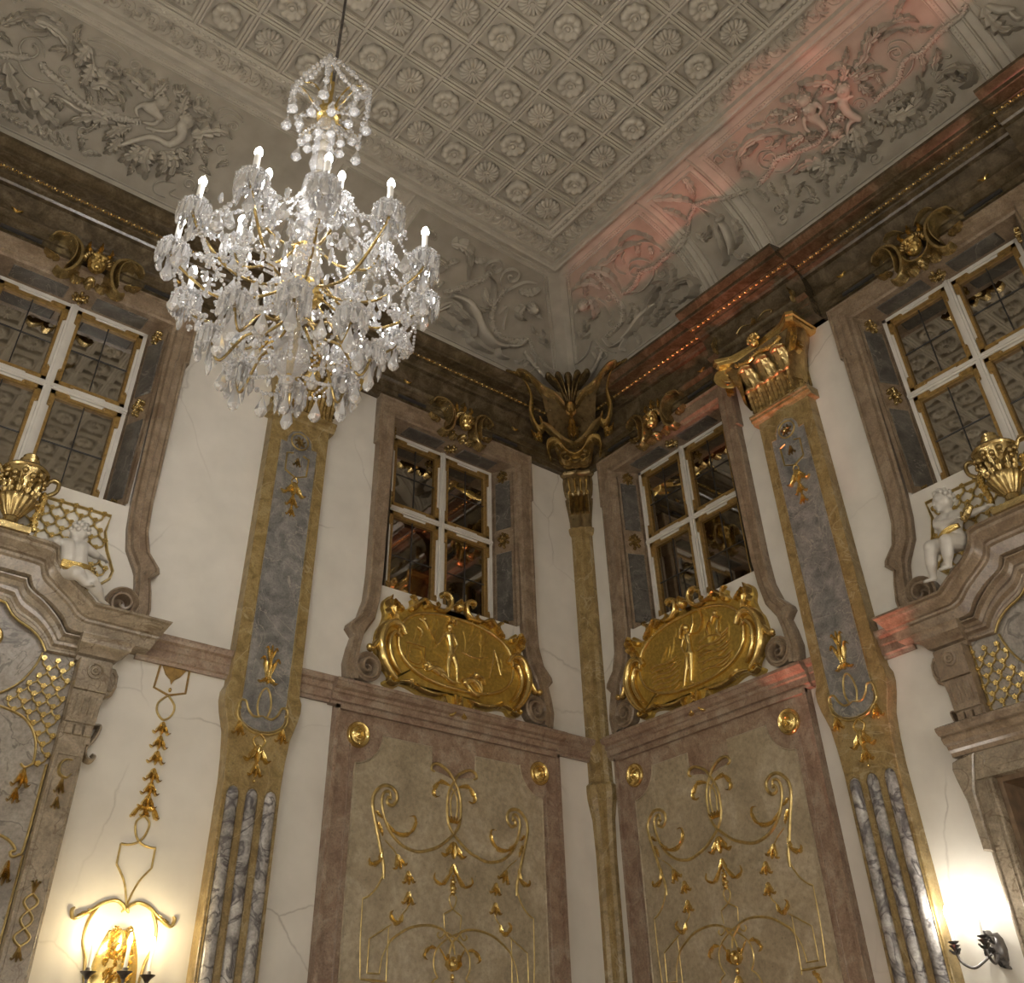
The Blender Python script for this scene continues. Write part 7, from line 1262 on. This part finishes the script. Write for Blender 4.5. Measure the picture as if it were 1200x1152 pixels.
for s_, n, pp in ((-0.22, 0.13, [(-0.03, 0.06, 2.40), (-0.07, 0.10, 2.36), (-0.13, 0.13, 2.33), (-0.20, 0.135, 2.37), (-0.22, 0.13, 2.44)]), (0.02, 0.20, [(0.0, 0.05, 2.38), (0.01, 0.12, 2.34), (0.02, 0.19, 2.37), (0.02, 0.20, 2.44)])):
    a = MB().tube(smooth_path([(x, -y, z) for x, y, z in pp], 5), 0.009, 8).build('arm', 'iron', t, 60)
    mb = MB(); mb.leaf([(s_, 2.41), (s_ + 0.025, 2.43), (s_ + 0.035, 2.445)], 0.025, 0.02, flat(n), 2, 3); mb.leaf([(s_, 2.41), (s_ - 0.025, 2.43), (s_ - 0.035, 2.445)], 0.025, 0.02, flat(n), 2, 3); mb.build('arm_leaf', 'iron', a, 60)
    MB().lathe([(0.010, 2.43), (0.022, 2.45), (0.036, 2.462), (0.012, 2.468), (0.03, 2.478), (0.034, 2.484), (0.012, 2.488)], (s_, -n, 0), 14).build('drip_pan', 'iron', a, 60)
    candle(a, (s_, -n, 2.485), 0.13, 0.010, 'bulb_white', 10, WARM)
    point_lamp('sconce_bulb', (-n - 0.03, -3.46 - s_, 2.66), 5.5, (1.0, 0.94, 0.84), 0.02)

# ================================================================ the crystal chandelier
CX, CY = -5.1466, -3.3157
ch = bpy.data.objects.new('chandelier', None); COL.objects.link(ch); ch.location = (CX, CY, 4.4); ch.rotation_euler = (0, 0, 0.12); BASE['chandelier'] = (0, 0, 4.4)
tag(ch, 'large lit crystal chandelier with candle bulbs hanging from a thin cable', 'chandelier')
def cpart(mb, name, mat, parent=None, sm=30):
    o = mb.build(name, mat, parent or ch, sm)
    return o
MB().tube([(0, 0, 7.15), (0, 0, 9.46)], 0.011, 8).build('cable', 'iron', ch, 60)
mb = MB(); mb.lathe([(0.10, 9.46), (0.09, 9.42), (0.03, 9.38), (0.012, 9.34)], (0, 0, 0), 16); mb.build('ceiling_rose', 'old_gold', ch, 50)
# glass baluster stem
for nm, pr_ in (('stem_ball', [(0.02, 6.62), (0.05, 6.64), (0.062, 6.68), (0.05, 6.73), (0.02, 6.75)]), ('stem_ring', [(0.03, 6.50), (0.062, 6.52), (0.066, 6.55), (0.04, 6.575), (0.062, 6.60), (0.03, 6.62)]), ('stem_baluster', [(0.035, 6.20), (0.05, 6.24), (0.07, 6.30), (0.062, 6.36), (0.04, 6.40), (0.066, 6.43), (0.066, 6.46), (0.035, 6.50)]),
                ('stem_cylinder', [(0.055, 5.78), (0.085, 5.82), (0.09, 6.0), (0.085, 6.14), (0.055, 6.20)]), ('stem_vase', [(0.03, 5.30), (0.06, 5.36), (0.085, 5.48), (0.06, 5.62), (0.035, 5.70), (0.06, 5.74), (0.05, 5.78)]), ('stem_ball', [(0.02, 5.0), (0.06, 5.04), (0.07, 5.09), (0.04, 5.15)]), ('base_bowl', [(0.01, 4.655), (0.05, 4.67), (0.088, 4.71), (0.098, 4.76), (0.08, 4.81), (0.10, 4.83), (0.06, 4.86), (0.03, 4.90), (0.04, 4.96), (0.02, 5.0)])):
    MB().lathe(pr_, (0, 0, 0), 24, 12, 0.03).build(nm, 'crystal', ch, 50)
MB().tube([(0, 0, 4.62), (0, 0, 7.15)], 0.014, 8).build('rod', 'gold', ch, 60)
MB().lathe([(0.02, 6.75), (0.07, 6.76), (0.085, 6.79), (0.08, 6.82), (0.05, 6.84), (0.02, 6.85)], (0, 0, 0), 20).build('gilt_cap', 'gold', ch, 40)
MB().lathe([(0.03, 5.14), (0.09, 5.16), (0.12, 5.20), (0.125, 5.24), (0.09, 5.26), (0.04, 5.28)], (0, 0, 0), 20).build('gilt_hub', 'gold', ch, 40)
MB().lathe([(0.02, 5.50), (0.07, 5.52), (0.085, 5.55), (0.05, 5.58)], (0, 0, 0), 16).build('gilt_hub', 'gold', ch, 40)
# crystal shapes (shared meshes)
def drop_mb(L, r): return MB().lathe([(0.004, 0.0), (0.010, -0.012), (0.004, -0.022), (r * 0.35, -L * 0.34), (r * 0.85, -L * 0.66), (r, -L * 0.78), (r * 0.6, -L * 0.93), (0.002, -L)], (0, 0, 0), 7)
def spear_mb(L, r): return MB().lathe([(0.003, 0), (r, -0.02), (r, -L * 0.78), (r * 0.55, -L * 0.86), (0.002, -L)], (0, 0, 0), 6)
def star_mb(r):
    mb = MB(); rows = []
    for n, q in ((-0.006, 0.2), (0.0, 1.0), (0.006, 0.2)): rows.append([(r * q * (1.0 if k % 2 == 0 else 0.62) * math.cos(math.pi * k / 8), n, r * q * (1.0 if k % 2 == 0 else 0.62) * math.sin(math.pi * k / 8)) for k in range(16)])
    mb.rows(rows, True, True); return mb
SHAPES = {}
def crystal(kind, p, parent, sc_=(1, 1, 1), rz=None, tilt=0.0):
    """one crystal as an object of its own; p in chandelier coordinates (absolute height)"""
    if kind not in SHAPES:
        mb = {'drop': lambda: drop_mb(0.125, 0.030), 'spear': lambda: spear_mb(0.13, 0.011), 'star': lambda: star_mb(0.036), 'bigdrop': lambda: drop_mb(0.15, 0.036)}[kind]()
        o = mb.build({'drop': 'crystal_drop', 'spear': 'crystal_spear', 'star': 'crystal_star', 'bigdrop': 'crystal_drop'}[kind], 'crystal', None, 0); SHAPES[kind] = o.data; o.parent = parent
    else:
        o = bpy.data.objects.new({'drop': 'crystal_drop', 'spear': 'crystal_spear', 'star': 'crystal_star', 'bigdrop': 'crystal_drop'}[kind], SHAPES[kind]); COL.objects.link(o); o.parent = parent
    o.location = (p[0], p[1], p[2] - 4.4); o.rotation_euler = (random.uniform(-.05, .05) + tilt, random.uniform(-.05, .05), random.uniform(0, 6.28) if rz is None else rz); o.scale = sc_
    return o
def beads(pts, parent, r=0.0125, name='bead_string', step=2.1):
    pts = [Vector(p) for p in pts]; mb = MB(); acc = 0.0; mb.ball(tuple(pts[0]), r, 6, 4)
    for a, b_ in zip(pts[:-1], pts[1:]):
        L = (b_ - a).length; pos_ = r * step - acc
        while pos_ <= L: mb.ball(tuple(a.lerp(b_, pos_ / L)), r * random.choice((1.0, 0.8, 1.25)), 6, 4); pos_ += r * step
        acc = (acc + L) % (r * step)
    return mb.build(name, 'crystal', parent, 0)
def sag(p, q, d, k=12): p, q = Vector(p), Vector(q); return [p.lerp(q, i / k) - Vector((0, 0, d * 4 * (i / k) * (1 - i / k))) for i in range(k + 1)]
def pol(r, a, z): return (r * math.cos(a), r * math.sin(a), z)
def arm(a, r, zh, zp, rh, L, has_light=True, power=5.0):
    """one branch: gilt tube, glass drip pan with hung crystals, candle and bulb"""
    pth = smooth_path([pol(rh, a, zh), pol(rh + (r - rh) * 0.25, a, zh - 0.10), pol(rh + (r - rh) * 0.55, a, zh - 0.14), pol(rh + (r - rh) * 0.85, a, zp - 0.16), pol(r, a, zp - 0.06), pol(r, a, zp)], 5)
    o = MB().tube(pth, 0.0085, 7).build('arm', 'old_gold', ch, 60)
    c = pol(r, a, 0)
    MB().lathe([(0.015, zp - 0.05), (0.03, zp - 0.035), (0.022, zp - 0.02), (0.05, zp - 0.008), (0.072, zp + 0.006), (0.078, zp + 0.012), (0.05, zp + 0.006), (0.02, zp + 0.012), (0.024, zp + 0.03)], c, 24, 8, 0.06).build('drip_pan', 'crystal', o, 50)
    if has_light:
        candle(o, (c[0], c[1], zp + 0.02), 0.165, 0.0165, 'bulb_white', power, WARM)
    for k in range(10):
        b_ = 2 * math.pi * k / 10 + a; x, y = c[0] + 0.074 * math.cos(b_), c[1] + 0.074 * math.sin(b_)
        crystal('drop' if k % 3 == 0 else 'spear', (x, y, zp - 0.005), o, (0.85, 0.5, random.uniform(0.85, 1.2)) if k % 3 == 0 else (1, 1, random.uniform(0.8, 1.2)), b_ + math.pi / 2)
    bd = [pol(r + 0.074 * math.cos(0), a, zp)]
    for k in range(8):
        b_, b2 = 2 * math.pi * k / 8 + a, 2 * math.pi * (k + 1) / 8 + a
        beads(sag((c[0] + 0.074 * math.cos(b_), c[1] + 0.074 * math.sin(b_), zp + 0.006), (c[0] + 0.074 * math.cos(b2), c[1] + 0.074 * math.sin(b2), zp + 0.006), 0.018, 4), o, 0.0095) if k % 2 == 0 else None
    fr = MB()   # fringe of small prisms and beads around the pan, too small to pick apart
    for k in range(22):
        b_ = 2 * math.pi * k / 22 + 0.1; q = 0.055 if k % 2 else 0.083; x, y = c[0] + q * math.cos(b_), c[1] + q * math.sin(b_); z = zp + (0.02 if k % 2 else 0.0)
        fr.ball((x, y, z), 0.010, 5, 3); fr.ball((x, y, z - 0.022), 0.008, 5, 3); fr.lathe([(0.002, -0.03), (0.007, -0.045), (0.008, -0.085), (0.001, -0.105)], (x, y, z), 4)
    for k in range(8):
        b_ = 2 * math.pi * k / 8 + 0.3
        for f in range(4): fr.ball((c[0] + (0.075 - 0.012 * f) * math.cos(b_), c[1] + (0.075 - 0.012 * f) * math.sin(b_), zp + 0.015 + 0.016 * f), 0.009, 5, 3)
    tag(fr.build('crystal_fringe', 'crystal', o, 0), None, None, None, 'stuff')
    crystal('bigdrop', (c[0], c[1], zp - 0.06), o, (1, 0.5, L))
    for f in (10, 16):
        p = pth[min(f, len(pth) - 1)]; crystal('star', (p[0], p[1], p[2] + 0.02), o, (1, 1, 1), a)
    return o
LOW, UP = [], []
for k in range(12):
    a = 2 * math.pi * k / 12 + 0.06; LOW.append((a, 0.69 + 0.0 * (k % 2), 5.36 if k % 2 else 5.33)); arm(a, 0.69, 5.22, LOW[-1][2], 0.10, 1.2)
for k in range(6):
    a = 2 * math.pi * k / 6 + 0.32; UP.append((a, 0.40, 5.58)); arm(a, 0.40, 5.56, 5.58, 0.07, 1.0)
BOT = []
for k in range(8):
    a = 2 * math.pi * k / 8 + 0.2; BOT.append((a, 0.40, 4.86)); arm(a, 0.40, 5.02, 4.86, 0.06, 1.35, False)
# strings of beads, swagged between the tiers
for k in range(12):
    a, r, z = LOW[k]; a2, r2, z2 = LOW[(k + 1) % 12]
    beads(sag(pol(r, a, z - 0.02), pol(r2, a2, z2 - 0.02), 0.10, 14), ch)
    crystal('bigdrop', tuple(sag(pol(r, a, z - 0.02), pol(r2, a2, z2 - 0.02), 0.10, 14)[7]), ch)
    u_ = UP[(k // 2) % 6]; beads(sag(pol(0.40, u_[0], 5.57), pol(r, a, z), 0.07, 12), ch)
    b_ = BOT[(k * 2 // 3) % 8]; beads(sag(pol(r, a, z - 0.03), pol(0.40, b_[0], 4.86), 0.06, 14), ch, 0.0115)
for k in range(6):
    a, r, z = UP[k]; a2 = UP[(k + 1) % 6][0]
    beads(sag(pol(0.085, a, 6.02), pol(r, a, z), 0.10, 14), ch); beads(sag(pol(r, a, z - 0.02), pol(r, a2, z - 0.02), 0.09, 12), ch)
    crystal('bigdrop', tuple(sag(pol(r, a, z - 0.02), pol(r, a2, z - 0.02), 0.09, 12)[6]), ch)
for k in range(8):
    a, r, z = BOT[k]; a2 = BOT[(k + 1) % 8][0]
    beads(sag(pol(r, a, z - 0.01), pol(r, a2, z - 0.01), 0.07, 10), ch); crystal('bigdrop', tuple(sag(pol(r, a, z - 0.01), pol(r, a2, z - 0.01), 0.07, 10)[5]), ch, (1, 1, 1.1))
    beads(sag(pol(r, a, z - 0.01), pol(0.07, a, 4.70), 0.03, 10), ch, 0.0115)
for k in range(24):
    a = k * 2.4; r = 0.15 + 0.42 * ((k * 7) % 24) / 24; crystal('star', pol(r, a, 5.02 + 0.5 * ((k * 5) % 24) / 24), ch, (1.1, 1.1, 1.1), a)
for k in range(36):
    a = k * 1.713; r = 0.18 + 0.40 * ((k * 11) % 36) / 36; crystal('drop' if k % 3 else 'spear', pol(r, a, 5.0 + 0.48 * ((k * 13) % 36) / 36), ch)
mb = MB()   # dense hanging glass between the branches
rr = random.Random(3)
for k in range(420):
    a = rr.uniform(0, 6.283); r = 0.10 + 0.55 * math.sqrt(rr.random()); zc_ = 5.06 + 0.30 * r; z = zc_ + rr.uniform(-0.30, 0.30) * (1 - 0.4 * r)
    x, y = r * math.cos(a), r * math.sin(a)
    if k % 3 == 0: mb.lathe([(0.002, 0), (0.012, -0.02), (0.016, -0.05), (0.006, -0.075), (0.001, -0.08)], (x, y, z), 5)
    elif k % 3 == 1:
        for f in range(5): mb.ball((x + 0.014 * f * math.cos(a + 1.5), y + 0.014 * f * math.sin(a + 1.5), z - 0.012 * f), 0.0095, 5, 3)
    else: mb.ball((x, y, z), 0.02, 6, 4, (1, 1, 0.6)); mb.ball((x, y, z - 0.022), 0.010, 5, 3)
tag(mb.build('hanging_glass', 'crystal', ch, 0), None, None, None, 'stuff')
MB().ball((0, 0, 4.62), 0.032, 10, 7, (1, 1, 0.85)).build('finial_ball', 'crystal', ch, 30)
MB().ball((0, 0, 4.575), 0.014, 8, 6).build('finial_bead', 'crystal', ch, 30)
crystal('bigdrop', (0, 0, 4.56), ch, (0.75, 0.75, 1.05))
# crown basket at the top
TOP = []
for k in range(8):
    a = 2 * math.pi * k / 8 + 0.1
    pth = smooth_path([pol(0.03, a, 6.84), pol(0.06, a, 7.0), pol(0.12, a, 7.12), pol(0.20, a, 7.13), pol(0.25, a, 7.08)] if k % 2 else [pol(0.05, a, 6.80), pol(0.13, a, 6.80), pol(0.21, a, 6.84), pol(0.27, a, 6.82)], 5)
    MB().tube(pth, 0.007, 6).build('crown_wire', 'gold', ch, 60); e = pth[-1]; TOP.append(e)
    for q in range(3): p = pth[len(pth) // 4 * (q + 1)]; crystal('star', p, ch, (1, 1, 1), a)
    crystal('bigdrop', (e[0], e[1], e[2] - (0.30 if k % 2 else 0.10)), ch, (1.0, 1.0, 1.05))
    beads([Vector(e), Vector(e) - Vector((0, 0, 0.30 if k % 2 else 0.10))], ch, 0.018)
    e2 = pol(0.17, a + 0.3, 6.72); crystal('drop', e2, ch, (1.1, 1.1, 1.1)); beads(sag(pol(0.06, a, 6.78), e2, 0.0, 6), ch, 0.011); crystal('drop', pol(0.11, a + 0.5, 6.58), ch)
for k in range(8): beads(sag(TOP[k], TOP[(k + 1) % 8], 0.05, 10), ch, 0.0185)
for k in range(4): beads(sag(TOP[(2 * k + 1) % 8], TOP[(2 * k + 3) % 8], -0.03, 12), ch, 0.0185)
# light of the bulbs
Rz = Matrix.Rotation(0.12, 3, 'Z')
for a, r, z in LOW + UP:
    p = Rz @ Vector(pol(r, a, z + 0.225)); point_lamp('chandelier_bulb', (CX + p.x, CY + p.y, p.z + 0.035), 7.0, (1.0, 0.97, 0.94), 0.02)
for mname in ('bulb_white', 'bulb_warm'): MATS[mname].cycles.emission_sampling = 'NONE'
